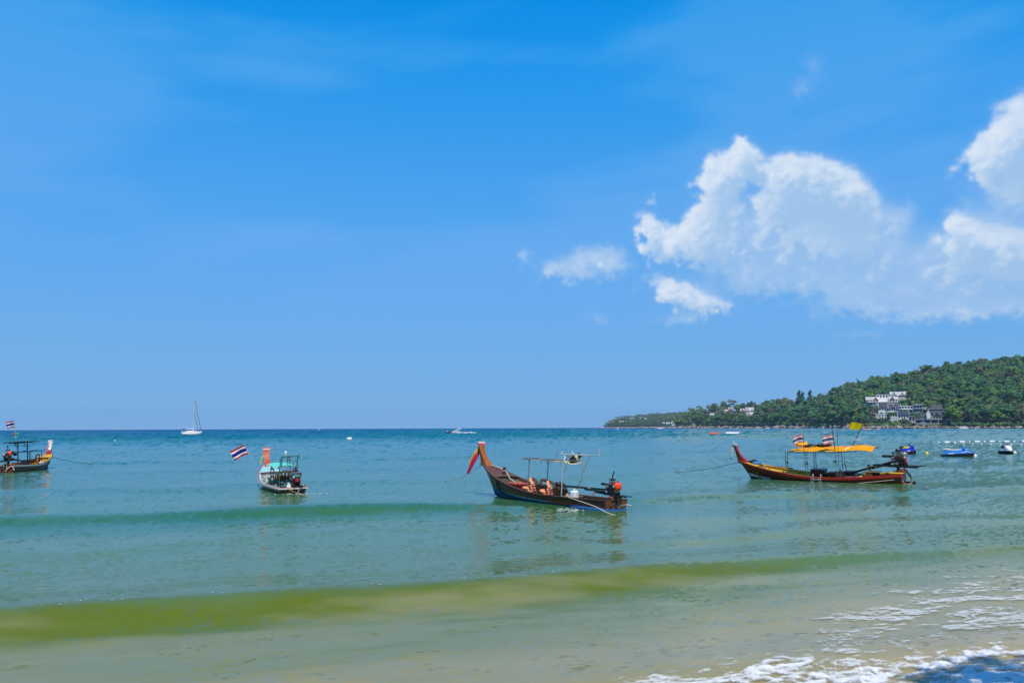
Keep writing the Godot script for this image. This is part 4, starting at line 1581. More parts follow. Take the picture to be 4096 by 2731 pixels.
	block(v, "plinth", Vector3(0, -7, 2), Vector3(17, 7.6, 10), cream)
	b = block(v, "wall", Vector3(0, 0.6, 0), Vector3(10.5, 5.4, 10), mats.villa_dark)
	openings(b, Vector3(0, 0.6, 0), Vector3(10.5, 5.4, 10), 3, 0.8)
	steep_roof(v, Vector3(0, 6.0, -1), 10, 13, 7.8, pale, dark)
	front_gable(v, Vector3(0, 5.8, 6.0), 10.5, 7.6, 8, pale, brown, mats.pediment_orange)
	v = villa_at("wide grey-roofed villa with two pale front gables, right on the point", 536.5, 32.8, -1806.0, 22, 12, "villa", 40.0)
	block(v, "plinth", Vector3(0, -8, 2), Vector3(21, 8.4, 10), cream)
	b = block(v, "wall", Vector3(0, 0.4, 0), Vector3(18, 5.4, 10), white)
	openings(b, Vector3(0, 0.4, 0), Vector3(18, 5.4, 10), 6, 0.7)
	steep_roof(v, Vector3(0, 5.8, -1), 20, 13, 7.6, pale, dark)
	front_gable(v, Vector3(-5.5, 5.6, 6.0), 9.5, 7.6, 8, pale, brown, white)
	front_gable(v, Vector3(5.5, 5.6, 6.4), 6, 4.6, 8, pale, brown, white)
	v = villa_at("lower villa with a small brown gable under the wide grey roof", 515.5, 24.3, -1734.5, 16, 10, "villa", 30.0)
	b = block(v, "wall", Vector3(0, -4, 0), Vector3(15, 9.4, 9), white)
	openings(b, Vector3(0, 0.6, 0), Vector3(15, 4.8, 9), 4, 0.7)
	steep_roof(v, Vector3(0, 5.2, -1), 15, 11, 4.4, pale, dark)
	front_gable(v, Vector3(-3.5, 5.0, 5.0), 7, 5.4, 7, pale, brown, white)
	v = villa_at("small white building among palms left of the point's villas", 461.2, 26.0, -1844.6, 11, 8, "villa", 34.0)
	b = block(v, "wall", Vector3(0, -2, 0), Vector3(10, 6, 7), white)
	openings(b, Vector3(0, 0, 0), Vector3(10, 4, 7), 3)
	steep_roof(v, Vector3(0, 4, 0), 11, 9, 3.4, pale, white)
	# the far headland
	v = villa_at("distant pale villa with a tall tiered roof near the far shore", 539.0, 8.5, -2674.6, 18, 12, "villa", 60.0)
	b = block(v, "wall", Vector3(0, -3, 0), Vector3(14, 8, 9), white)
	openings(b, Vector3(0, 0, 0), Vector3(14, 5, 9), 4)
	steep_roof(v, Vector3(0, 5, 0), 18, 12, 4.6, pale, white)
	steep_roof(v, Vector3(0, 8, 0), 12.5, 8, 6.2, pale, white)
	var far_bits := [
		[515.9, 11.9, -2724.3, 8.0, 6.0, "distant small villa left of the tiered roof, nearest the point"], [527.3, 11.3, -2708.0, 11.5, 6.0, "distant low villa just left of the tiered roof"],
		[438.4, 31.2, -2930.9, 10.0, 5.0, "distant white villa high among palms, leftmost of the upper three"], [466.7, 30.3, -2908.5, 9.5, 7.0, "distant white villa high among palms, middle of the upper three"],
		[479.9, 27.9, -2881.8, 8.0, 6.0, "distant white villa high among palms, rightmost of the upper three"], [398.2, 20.5, -2875.2, 26.0, 3.4, "distant long low roof among the far palms"],
	]
	for q in far_bits:
		v = villa_at(q[5], q[0], q[1], q[2], q[3], 8, "villa", 50.0)
		b = block(v, "wall", Vector3(0, -2, 0), Vector3(q[3], q[4] * 0.5 + 2.0, 7), white)
		openings(b, Vector3(0, 0, 0), Vector3(q[3], q[4] * 0.5, 7), 3)
		steep_roof(v, Vector3(0, q[4] * 0.5, 0), q[3] + 1.5, 9, q[4] * 0.6, pale, white)
	# mast on the ridge
	var mast := thing("radio_mast", "thin pale mast standing on the ridge right of the casuarinas", "mast", Transform3D(Basis.IDENTITY, spot(0.3935, 1560.0, 55.0)))
	var ms := new_st()
	tube(ms, [Vector3.ZERO, Vector3(0, 33, 0)], 0.4, 5, 0.25)
	obj("pole", ms, white, mast)
	ms = new_st()
	bar(ms, Vector3(-1.4, 26, 0), Vector3(1.4, 26, 0), 0.3, 0.3)
	obj("crossarm", ms, white, mast)


# ---------------------------------------------------------------- longtail boats
# In a boat's own axes x runs forward from the transom, y up from the keel, z to starboard.

func sheer(c: Dictionary, u: float) -> float:
	if u < 0.42:
		return c.hm + (c.hs - c.hm) * pow(1.0 - u / 0.42, 1.6)
	return c.hm + (c.hb - c.hm) * pow((u - 0.42) / 0.58, c.rise)


func half_beam(c: Dictionary, u: float) -> float:
	if u < 0.45:
		return c.ws + (c.beam - c.ws) * sin(PI * 0.5 * u / 0.45)
	var t := pow((u - 0.45) / 0.55, 3.0)
	return c.beam * (1.0 - t) + 0.10 * t


const MID_SECTION := [Vector2(0, 0), Vector2(0.36, 0.03), Vector2(0.62, 0.12), Vector2(0.77, 0.29), Vector2(0.87, 0.51), Vector2(0.94, 0.75), Vector2(1, 1)]
const BOW_SECTION := [Vector2(0, 0), Vector2(0.13, 0.17), Vector2(0.27, 0.33), Vector2(0.42, 0.5), Vector2(0.60, 0.67), Vector2(0.79, 0.84), Vector2(1, 1)]


func hull_point(c: Dictionary, u: float, v: float, side: float, inset := 0.0) -> Vector3:
	var k := clampf(v, 0.0, 1.0) * 6.0
	var i := mini(int(k), 5)
	var bow := smoothstep(0.5, 1.0, u)
	var p: Vector2 = MID_SECTION[i].lerp(MID_SECTION[i + 1], k - i).lerp(BOW_SECTION[i].lerp(BOW_SECTION[i + 1], k - i), bow)
	var keel: float = c.fz * pow(u, 5.0) + c.kz * pow(1.0 - u, 3.0)
	var top := sheer(c, u)
	var x: float = u * c.L - c.fe * pow(u, 5.0) * (1.0 - p.y) * (1.0 + 0.25 * p.y)
	return Vector3(x, keel + (top - keel) * p.y + inset * 0.4 * (1.0 - v), side * maxf(0.0, half_beam(c, u) * p.x - inset))


func hull_strip(c: Dictionary, st: SurfaceTool, side: float, lo: Callable, hi: Callable, u0: float, u1: float, n: int, m: int, inset := 0.0) -> void:
	var rows := []
	for i in n + 1:
		var u := lerpf(u0, u1, float(i) / n)
		var row := []
		for j in m + 1:
			row.append(hull_point(c, u, lerpf(lo.call(u), hi.call(u), float(j) / m), side, inset))
		rows.append(row)
	sheet(st, rows, side > 0)


func paint_line(c: Dictionary, u: float) -> float:
	return lerpf(c.vb, c.vb_bow, smoothstep(0.45, 1.0, u))


func make_boat(c: Dictionary) -> Node3D:
	var yaw := deg_to_rad(c.yaw)
	var f := Vector3(sin(yaw), 0, -cos(yaw))
	var s := Vector3(cos(yaw), 0, sin(yaw))
	var p := deg_to_rad(c.pitch)
	var f2 := f * cos(p) + Vector3.UP * sin(p)
	var u2 := Vector3.UP * cos(p) - f * sin(p)
	var q := deg_to_rad(c.roll)
	var boat := thing("longtail_boat", c.label, "boat", Transform3D(Basis(f2, u2 * cos(q) + s * sin(q), s * cos(q) - u2 * sin(q)), c.at))
	# bottom
	var st := new_st(true)
	for side in [-1.0, 1.0]:
		hull_strip(c, st, side, func(_u: float) -> float: return 0.0, func(u: float) -> float: return paint_line(c, u), 0.0, 1.0, 26, 5)
	var hull := obj("hull", st, c.bottom, boat)
	# stripes over the bottom paint
	for side in [-1.0, 1.0]:
		for part in c.stripes:
			st = new_st(true)
			hull_strip(c, st, side, func(u: float) -> float: return paint_line(c, u) - 0.002, func(u: float) -> float: return paint_line(c, u) + part[3], part[0], part[1], 14, 1, -0.006)
			obj("stripe", st, part[2], hull)
	# planking above it, each strake a little proud of the one below
	for side in [-1.0, 1.0]:
		for k in c.strakes:
			st = new_st(true)
			var a: float = float(k) / c.strakes
			var b: float = float(k + 1) / c.strakes - 0.012
			hull_strip(c, st, side, func(u: float) -> float: return lerpf(paint_line(c, u), 1.0, a), func(u: float) -> float: return lerpf(paint_line(c, u), 1.0, b), 0.0, 1.0, 26, 2, -0.003 * (k % 2))
			obj("hull_plank", st, c.topside, hull)
	st = new_st()
	var fan := []
	for j in 13:
		fan.append(hull_point(c, 0.0, absf(j - 6.0) / 6.0, -1.0 if j < 6 else 1.0))
	for j in 12:
		st.add_vertex(Vector3(0.0, c.hs * 0.7, 0))
		st.add_vertex(fan[j])
		st.add_vertex(fan[j + 1])
	st.add_vertex(Vector3(0.0, c.hs * 0.7, 0))
	st.add_vertex(fan[12])
	st.add_vertex(fan[0])
	obj("transom", st, c.topside, hull)
	# inside
	for side in [-1.0, 1.0]:
		st = new_st(true)
		hull_strip(c, st, side, func(_u: float) -> float: return 0.12, func(_u: float) -> float: return 0.985, 0.004, c.deck_at + 0.05, 22, 5, 0.035)
		obj("inner_planking", st, c.inside, hull)
	for side in [-1.0, 1.0]:
		st = new_st()
		for i in 30:
			var u0 := i / 30.0
			var u1 := (i + 1) / 30.0
			var a := hull_point(c, u0, 1.0, side, -0.012)
			var b := hull_point(c, u1, 1.0, side, -0.012)
			bar(st, a + Vector3(0, 0.01, 0), b + Vector3(0, 0.01, 0), c.rail_w, 0.05, 0.012)
		obj("gunwale", st, c.rail, hull)
		st = new_st()
		for i in 30:
			bar(st, hull_point(c, i / 30.0, 0.90, side, -0.018), hull_point(c, (i + 1) / 30.0, 0.90, side, -0.018), 0.035, 0.045, 0.01)
		obj("rubbing_strake", st, c.rub, hull)
		# side deck inside the gunwale
		st = new_st()
		var rows := []
		for i in 15:
			var u := lerpf(0.02, c.deck_at + 0.01, i / 14.0)
			var a := hull_point(c, u, 1.0, side, 0.0) + Vector3(0, 0.022, 0)
			rows.append([a, Vector3(a.x, a.y - 0.004, side * maxf(0.02, absf(a.z) - c.side_deck)), Vector3(a.x, a.y - 0.07, side * maxf(0.02, absf(a.z) - c.side_deck))])
		sheet(st, rows, side < 0)
		obj("side_deck", st, c.deck, hull)
	var xc: float = c.deck_at * c.L
	var boards := 6
	for k in boards:
		st = new_st()
		var z := (k - (boards - 1) * 0.5) * 0.165
		box(st, Vector3((0.9 + xc) * 0.5, c.floor_y + 0.004 * (k % 2), z), Vector3(xc - 1.2, 0.025, 0.15), Basis.IDENTITY, 0.006)
		obj("floor_board", st, c.boards, boat)
	for k in c.ribs:
		var u: float = lerpf(0.08, c.deck_at - 0.03, float(k) / (c.ribs - 1))
		for side in [-1.0, 1.0]:
			st = new_st()
			for j in 3:
				bar(st, hull_point(c, u, 0.30 + j * 0.2, side, 0.05), hull_point(c, u, 0.50 + j * 0.2, side, 0.05), 0.05, 0.045)
			obj("rib", st, c.rib, boat)
	# foredeck of planks fanning out from the stem
	st = new_st(true)
	var deck_rows := []
	for i in 9:
		var u := lerpf(c.deck_at, 0.992, i / 8.0)
		var row := []
		for j in 9:
			row.append(deck_point(c, u, -1.0 + j * 0.25) + Vector3(0, -0.016, 0))
		deck_rows.append(row)
	sheet(st, deck_rows)
	var deck := obj("foredeck", st, c.seam, boat)
	for k in c.deck_planks:
		st = new_st()
		var z0: float = -1.0 + 2.0 * k / c.deck_planks
		var z1: float = z0 + 2.0 / c.deck_planks
		var rows := []
		for i in 7:
			var u := lerpf(c.deck_at, 0.985, i / 6.0)
			var a := deck_point(c, u, lerpf(z0, z1, 0.035))
			var b := deck_point(c, u, lerpf(z0, z1, 0.965))
			rows.append([a + Vector3(0, -0.015, 0), a, b, b + Vector3(0, -0.015, 0)])
		sheet(st, rows)
		obj("deck_plank", st, c.deck if k % 3 else c.deck_alt, deck)
	# the edge of the deck and the board under it
	st = new_st()
	for j in 10:
		bar(st, deck_point(c, c.deck_at, -0.98 + j * 0.196) + Vector3(-0.015, 0.012, 0), deck_point(c, c.deck_at, -0.98 + (j + 1) * 0.196) + Vector3(-0.015, 0.012, 0), 0.05, 0.045, 0.008)
	obj("coaming", st, c.coaming, deck)
	st = new_st()
	var brow := []
	for j in 9:
		var q2 := -0.92 + j * 0.23
		var t := deck_point(c, c.deck_at, q2) + Vector3(0.02, -0.03, 0)
		brow.append([t, Vector3(t.x + 0.05, lerpf(c.floor_y, t.y, 0.12 + 0.5 * q2 * q2), t.z * 0.93)])
	sheet(st, brow)
	obj("bulkhead", st, c.bulkhead, deck)
	make_prow(boat, c)
	return boat


func deck_point(c: Dictionary, u: float, q: float) -> Vector3:
	var b := half_beam(c, u)
	return Vector3(u * c.L, sheer(c, u) + 0.03 + 0.05 * (1.0 - q * q) * smoothstep(1.0, 0.9, u), q * (b - 0.012))


func prow_point(c: Dictionary, q: float, aft: bool) -> Vector3:
	# x, y and half width of the stem post's front or back edge at height q
	var x: float = c.L + 0.02 + (c.pa + 0.03) * pow(q, 0.9)
	var y: float = c.hb - 0.14 + (c.pc + 0.14) * q
	var w: float = 0.135 + 0.10 * pow(maxf(0.0, 1.0 - q / 0.42), 2.0) + c.flare * pow(maxf(0.0, (q - 0.4) / 0.6), 1.4)
	if aft:
		var back: float = 0.14 + 0.50 * pow(1.0 - q, 3.4)
		var foot: float = sheer(c, 1.0 - 0.62 / c.L) + 0.045
		return Vector3(x - back, lerpf(foot, c.hb + c.pc + 0.02, pow(q, 0.92)), w)
	return Vector3(x, y, w * 0.62)


func make_prow(boat: Node3D, c: Dictionary) -> void:
	var rings := []
	var face := []
	for i in 11:
		var q := i / 10.0
		var a := prow_point(c, q, false)
		var b := prow_point(c, q, true)
		rings.append([Vector3(a.x, a.y, -a.z), Vector3(a.x, a.y, a.z), Vector3(b.x, b.y, b.z), Vector3(b.x, b.y, -b.z)])
		var out := Vector3(-0.006, 0.003, 0)
		face.append([Vector3(b.x, b.y, -b.z * 0.96) + out, Vector3(b.x, b.y, b.z * 0.96) + out])
	var st := new_st()
	loft_hard(st, rings)
	var prow := obj("prow", st, c.prow_side, boat)
	var cut: int = c.face_split
	st = new_st(true)
	sheet(st, face.slice(cut))
	obj("prow_face", st, c.prow_face, prow)
	if cut:
		st = new_st(true)
		sheet(st, face.slice(0, cut + 1))
		obj("prow_foot", st, c.prow_foot, prow)
	var k := 0
	for band in c.bands:
		var low: float = 1.0 - 0.055 * (k + 1)
		rings = []
		for q in [low, low + 0.055]:
			var a := prow_point(c, q, false)
			var b := prow_point(c, q, true)
			rings.append([Vector3(a.x + 0.012, a.y, -a.z - 0.012), Vector3(a.x + 0.012, a.y, a.z + 0.012), Vector3(b.x - 0.014, b.y, b.z + 0.012), Vector3(b.x - 0.014, b.y, -b.z - 0.012)])
		st = new_st()
		loft_hard(st, rings)
		obj("ribbon_band", st, band, prow)
		k += 1


func loft_hard(st: SurfaceTool, rings: Array) -> void:
	st.set_smooth_group(-1)
	for i in rings.size() - 1:
		var n: int = rings[i].size()
		for k in n:
			quad(st, rings[i][k], rings[i + 1][k], rings[i + 1][(k + 1) % n], rings[i][(k + 1) % n])
	var a: Array = rings[0]
	var b: Array = rings[-1]
	for k in range(1, a.size() - 1):
		st.add_vertex(a[0])
		st.add_vertex(a[k])
		st.add_vertex(a[k + 1])
		st.add_vertex(b[0])
		st.add_vertex(b[k + 1])
		st.add_vertex(b[k])


func pipe(parent: Node, called: String, pts: Array, r: float, m: Material, n := 6) -> MeshInstance3D:
	var st := new_st()
	tube(st, pts, r, n)
	return obj(called, st, m, parent)


func piece(parent: Node, called: String, c: Vector3, size: Vector3, m: Material, bevel := 0.01, b := Basis.IDENTITY) -> MeshInstance3D:
	var st := new_st()
	box(st, c, size, b, bevel)
	return obj(called, st, m, parent)


func make_engine(boat: Node3D, at: Vector3, k: float, e: Dictionary) -> void:
	var iron: Material = mats.engine_iron
	var steel: Material = mats.engine_steel
	var st := new_st()
	box(st, Vector3(0, 0, 0), Vector3(0.36, 0.30, 0.30) * k, Basis.IDENTITY, 0.03)
	box(st, Vector3(0.02, -0.19, 0) * k, Vector3(0.42, 0.10, 0.22) * k, Basis.IDENTITY, 0.02)
	var block_part := obj("engine", st, iron, boat, Transform3D(Basis.IDENTITY, at))
	# cylinder with cooling fins
	for i in 6:
		piece(block_part, "cooling_fin", Vector3(0.03, 0.17 + i * 0.028, 0.0) * k, Vector3(0.24 - 0.01 * (i % 2) * 3, 0.012, 0.22) * k, steel, 0.002)
	piece(block_part, "cylinder_head", Vector3(0.03, 0.36, 0) * k, Vector3(0.20, 0.06, 0.18) * k, iron)
	# fuel tank, rounded
	st = new_st(true)
	var rings := []
	var ts: Vector3 = e.tank_size
	for i in 7:
		var a := PI * i / 6.0
		var rr := pow(sin(a), 0.45) if i > 0 and i < 6 else 0.25
		var ring := []
		for j in 12:
			var b := TAU * j / 12.0
			ring.append((e.tank_at + Vector3(-cos(a) * ts.x * 0.5, signf(sin(b)) * pow(absf(sin(b)), 0.6) * ts.y * 0.5 * rr, signf(cos(b)) * pow(absf(cos(b)), 0.6) * ts.z * 0.5 * rr)) * k)
		rings.append(ring)
	loft(st, rings)
	var tank := obj("fuel_tank", st, e.tank, block_part)
	st = new_st()
	lathe(st, [Vector2(0.0, -0.01), Vector2(0.04, -0.01), Vector2(0.04, 0.03), Vector2(0.0, 0.035)], Transform3D(Basis.IDENTITY, (e.tank_at + Vector3(0, ts.y * 0.5, 0)) * k), 8)
	obj("filler_cap", st, iron, tank)
	# flywheel and pulleys at the after end
	for w in [[Vector3(-0.20, -0.06, 0.02), 0.13, e.wheel], [Vector3(-0.20, 0.10, -0.12), 0.07, steel], [Vector3(-0.20, -0.16, 0.13), 0.06, iron]]:
		st = new_st(true)
		var wr: float = w[1]
		lathe(st, [Vector2(0, -0.03), Vector2(wr * 0.35, -0.035), Vector2(wr * 0.4, -0.01), Vector2(wr * 0.75, -0.008), Vector2(wr * 0.8, -0.035), Vector2(wr, -0.03), Vector2(wr, 0.03), Vector2(0, 0.03)], Transform3D(Basis(Vector3.BACK, PI / 2).scaled(Vector3.ONE * k), w[0] * k), 16)
		obj("flywheel", st, w[2], block_part)
	piece(block_part, "belt_guard", Vector3(-0.19, 0.10, 0.07) * k, Vector3(0.05, 0.20, 0.16) * k, e.guard, 0.02)
	# exhaust, air filter, carburettor, wires
	var ex: Array = []
	for p in e.exhaust:
		ex.append(p * k)
	pipe(block_part, "exhaust_pipe", curve(ex, 4), 0.026 * k, iron, 7)
	pipe(block_part, "silencer", [Vector3(0.22, 0.14, -0.02) * k, Vector3(0.62, 0.15, -0.02) * k], 0.05 * k, iron, 8)
	piece(block_part, "air_filter", Vector3(0.10, 0.20, 0.19) * k, Vector3(0.16, 0.16, 0.12) * k, mats.black_rubber, 0.03)
	piece(block_part, "carburettor", Vector3(0.2, 0.06, -0.15) * k, Vector3(0.12, 0.14, 0.10) * k, steel, 0.02)
	var r := RandomNumberGenerator.new()
	r.seed = int(at.y * 1000.0)
	for i in e.hoses:
		var a := Vector3(r.randf_range(-0.2, 0.25), r.randf_range(-0.1, 0.3), r.randf_range(-0.18, 0.18))
		var b := Vector3(r.randf_range(-0.2, 0.3), r.randf_range(-0.2, 0.2), r.randf_range(-0.18, 0.18))
		var out := Vector3(0, 0.05, -0.14 if i % 2 else 0.14)
		pipe(block_part, "hose", curve([a * k, (a.lerp(b, 0.35) + out) * k, (a.lerp(b, 0.7) + out * 1.2) * k, b * k], 3), 0.012 * k, mats.black_rubber if i % 3 else e.wire, 5)
	for i in e.bits:
		piece(block_part, "engine_fitting", Vector3(r.randf_range(-0.2, 0.24), r.randf_range(-0.15, 0.34), (-1.0 if i % 2 else 1.0) * r.randf_range(0.14, 0.19)) * k, Vector3(r.randf_range(0.04, 0.1), r.randf_range(0.04, 0.1), 0.05) * k, [steel, iron, e.accent][i % 3], 0.008)
	# cradle, mount, tiller bars
	st = new_st()
	for s in [-0.13, 0.13]:
		bar(st, Vector3(0.95, -0.20, s * 0.6) * k, Vector3(-0.62, -0.26, s) * k, 0.045 * k, 0.06 * k)
	bar(st, Vector3(-0.3, -0.25, -0.22) * k, Vector3(-0.3, -0.25, 0.22) * k, 0.05 * k, 0.05 * k)
	bar(st, Vector3(0.3, -0.23, -0.16) * k, Vector3(0.3, -0.23, 0.16) * k, 0.05 * k, 0.05 * k)
	obj("cradle", st, iron, block_part)
	st = new_st()
	lathe(st, [Vector2(0.10, -0.5), Vector2(0.07, -0.4), Vector2(0.06, -0.28), Vector2(0.10, -0.24)], Transform3D(Basis.IDENTITY.scaled(Vector3.ONE * k), Vector3(0.08, 0, 0) * k), 10)
	box(st, Vector3(0.08, -0.50, 0) * k, Vector3(0.34, 0.12, 0.34) * k, Basis.IDENTITY, 0.02)
	obj("swivel_mount", st, iron, block_part)
	pipe(block_part, "tiller", curve([Vector3(-0.1, -0.22, 0.16) * k, Vector3(-0.5, -0.24, 0.2) * k, Vector3(-0.85, -0.22, 0.2) * k], 3), 0.022 * k, iron)
	# the long tail: its shaft swung inboard
	var tip: Vector3 = e.tail - at
	var root := Vector3(0.22, -0.06, 0) * k
	var shaft := pipe(block_part, "drive_shaft", [root, root.lerp(tip, 0.5), tip], 0.042 * k, iron, 8)
	pipe(shaft, "shaft_sleeve", [root.lerp(tip, 0.06) + Vector3(0, -0.08, 0), root.lerp(tip, 0.42) + Vector3(0, -0.07, 0)], 0.03 * k, iron, 6)
	pipe(shaft, "shaft_coupling", [root.lerp(tip, 0.30), root.lerp(tip, 0.36)], 0.055 * k, steel, 8)
	st = new_st()
	var dir := tip.normalized()
	var ax := ring_axes(dir)
	for b in 3:
		var a := TAU * b / 3.0
		var u: Vector3 = ax[0] * cos(a) + ax[1] * sin(a)
		var w: Vector3 = u.cross(dir)
		quad(st, tip + u * 0.03 - w * 0.02, tip + u * 0.09 - w * 0.06 + dir * 0.02, tip + u * 0.13 + w * 0.02, tip + u * 0.06 + w * 0.05 - dir * 0.02)
	obj("propeller", st, mats.brass, shaft)


func life_jacket(boat: Node3D, at: Vector3, basis: Basis, label: String, cloth: Material, group: String) -> void:
	# foam vest: two front panels of ribbed blocks, collar, black webbing
	var o := thing("life_jacket", label, "life jacket", boat.transform * Transform3D(basis, at), group)
	for s in [-1, 1]:
		for i in 3:
			piece(o, "foam_panel", Vector3(s * (0.055 + 0.068 * i), -0.19, 0.02 - 0.012 * i), Vector3(0.062, 0.30 - 0.02 * i, 0.07), cloth, 0.018, Basis(Vector3.BACK, -s * 0.06 * i))
	var st := new_st(true)
	tube(st, curve([Vector3(-0.14, -0.06, 0.03), Vector3(-0.13, 0.10, -0.03), Vector3(0, 0.17, -0.07), Vector3(0.13, 0.10, -0.03), Vector3(0.14, -0.06, 0.03)], 4), 0.055, 7)
	obj("collar", st, mats.jacket_pale, o)
	for y in [-0.12, -0.21, -0.29]:
		piece(o, "strap", Vector3(0, y, 0.062), Vector3(0.44, 0.028, 0.012), mats.black_cloth, 0.002)
		piece(o, "buckle", Vector3(0, y, 0.072), Vector3(0.05, 0.04, 0.016), mats.black_rubber, 0.004)


func waving_flag(parent: Node3D, at: Transform3D, w: float, h: float, m: Material, wave: float, droop: float, ragged := 0.0) -> void:
	# a cloth that flies along -x from its hoist, with thickness
	var r := RandomNumberGenerator.new()
	r.seed = int(w * 1000.0 + h * 77.0)
	var st := SurfaceTool.new()
	st.begin(Mesh.PRIMITIVE_TRIANGLES)
	st.set_smooth_group(1)
	var nx := 14
	var ny := 10
	for face in [0, 1]:
		var grid := []
		for i in nx + 1:
			var col := []
			var q := float(i) / nx
			for j in ny + 1:
				var t := float(j) / ny
				var z := sin(q * 7.5 + t * 1.6) * wave * q + sin(q * 15.0 - t * 3.0) * wave * 0.25 * q
				var tear := ragged * (0.5 + 0.5 * sin(t * 23.0 + sin(t * 57.0))) * (q if i == nx else 0.0)
				col.append([Vector3(-q * w + tear * w * 0.2, -t * h - droop * q * q * (0.7 + 0.3 * sin(t * 3.0)) + sin(q * 6.0) * wave * 0.35, z + (0.0 if face == 0 else -0.006)), Vector2(q, t)])
			grid.append(col)
		for i in nx:
			for j in ny:
				var c := [grid[i][j], grid[i + 1][j], grid[i + 1][j + 1], grid[i][j + 1]]
				for n in ([0, 1, 2, 0, 2, 3] if face else [0, 2, 1, 0, 3, 2]):
					st.set_uv(c[n][1])
					st.add_vertex(c[n][0])
	var o := obj("cloth", st, m, parent, at)
	o.name = "cloth"


func make_flag(called: String, label: String, foot: Vector3, top: Vector3, w: float, h: float, m: Material, pole: Material, wave: float, droop: float, turn: float, gap := 0.04, ragged := 0.0, tail := -1.0) -> void:
	# a pole from foot to top with a cloth near its top, flying towards the left of the beach
	var o := thing(called, label, "flag", Transform3D(Basis.IDENTITY, foot))
	pipe(o, "pole", [Vector3.ZERO, top - foot], 0.021, pole, 6)
	var up := (top - foot).normalized()
	var fly := Vector3(-cos(turn), 0, -sin(turn))
	fly = (fly - up * fly.dot(up) * 0.75).normalized()
	var z := (-fly).cross(up).normalized()
	waving_flag(o, Transform3D(Basis(-fly, z.cross(-fly).normalized() * 0.35 + up * 0.65, z), (top - foot) - up * gap), w, h, m, wave, droop, ragged)


func ribbon(parent: Node3D, called: String, pts: Array, w0: float, w1: float, m: Material, across: Vector3) -> void:
	var line := curve(pts, 5)
	var rows := []
	for i in line.size():
		var q := float(i) / (line.size() - 1)
		var w: float = lerpf(w0, w1, sin(q * PI * 0.75))
		var tw := across.rotated(Vector3.UP, q * 0.9)
		rows.append([line[i] - tw * w, line[i] + tw.cross(Vector3.UP) * 0.02, line[i] + tw * w])
	var st := new_st(true)
	sheet(st, rows)
	var back := []
	for row in rows:
		back.append([row[0] + Vector3(0.004, 0, 0.006), row[1] + Vector3(0.004, 0, 0.006), row[2] + Vector3(0.004, 0, 0.006)])
	sheet(st, back, true)
	obj(called, st, m, parent)


func rope_between(label: String, pts: Array, r: float, m: Material) -> void:
	var o := thing("mooring_rope", label, "rope", Transform3D(Basis.IDENTITY, pts[0]))
	var local := []
	for p in pts:
		local.append(p - pts[0])
	var st := new_st()
	tube(st, local, r, 6)
	obj("strand", st, m, o)


# ---------------------------------------------------------------- the four boats and what they carry

func jacket_pose(lean: float, turn: float, roll := 0.0) -> Basis:
	# hung over a backrest, its front looking aft
	return Basis(Vector3.UP, -PI / 2 + turn) * Basis(Vector3.RIGHT, lean) * Basis(Vector3.BACK, roll)


func bench(boat: Node3D, x: float, z: float, w: float, seat_y: float, back_y: float, m: Material) -> void:
	var o := piece(boat, "bench", Vector3(x, seat_y, z), Vector3(0.34, 0.035, w), m)
	piece(o, "seat_leg", Vector3(x, seat_y * 0.5 + 0.12, z - w * 0.42), Vector3(0.28, seat_y - 0.26, 0.05), m)
	piece(o, "seat_leg", Vector3(x, seat_y * 0.5 + 0.12, z + w * 0.42), Vector3(0.28, seat_y - 0.26, 0.05), m)
	for s in [-1, 1]:
		piece(o, "backrest_post", Vector3(x + 0.18, (seat_y + back_y) * 0.5, z + s * w * 0.44), Vector3(0.05, back_y - seat_y, 0.06), m)
	piece(o, "backrest", Vector3(x + 0.19, back_y - 0.04, z), Vector3(0.035, 0.12, w), m)


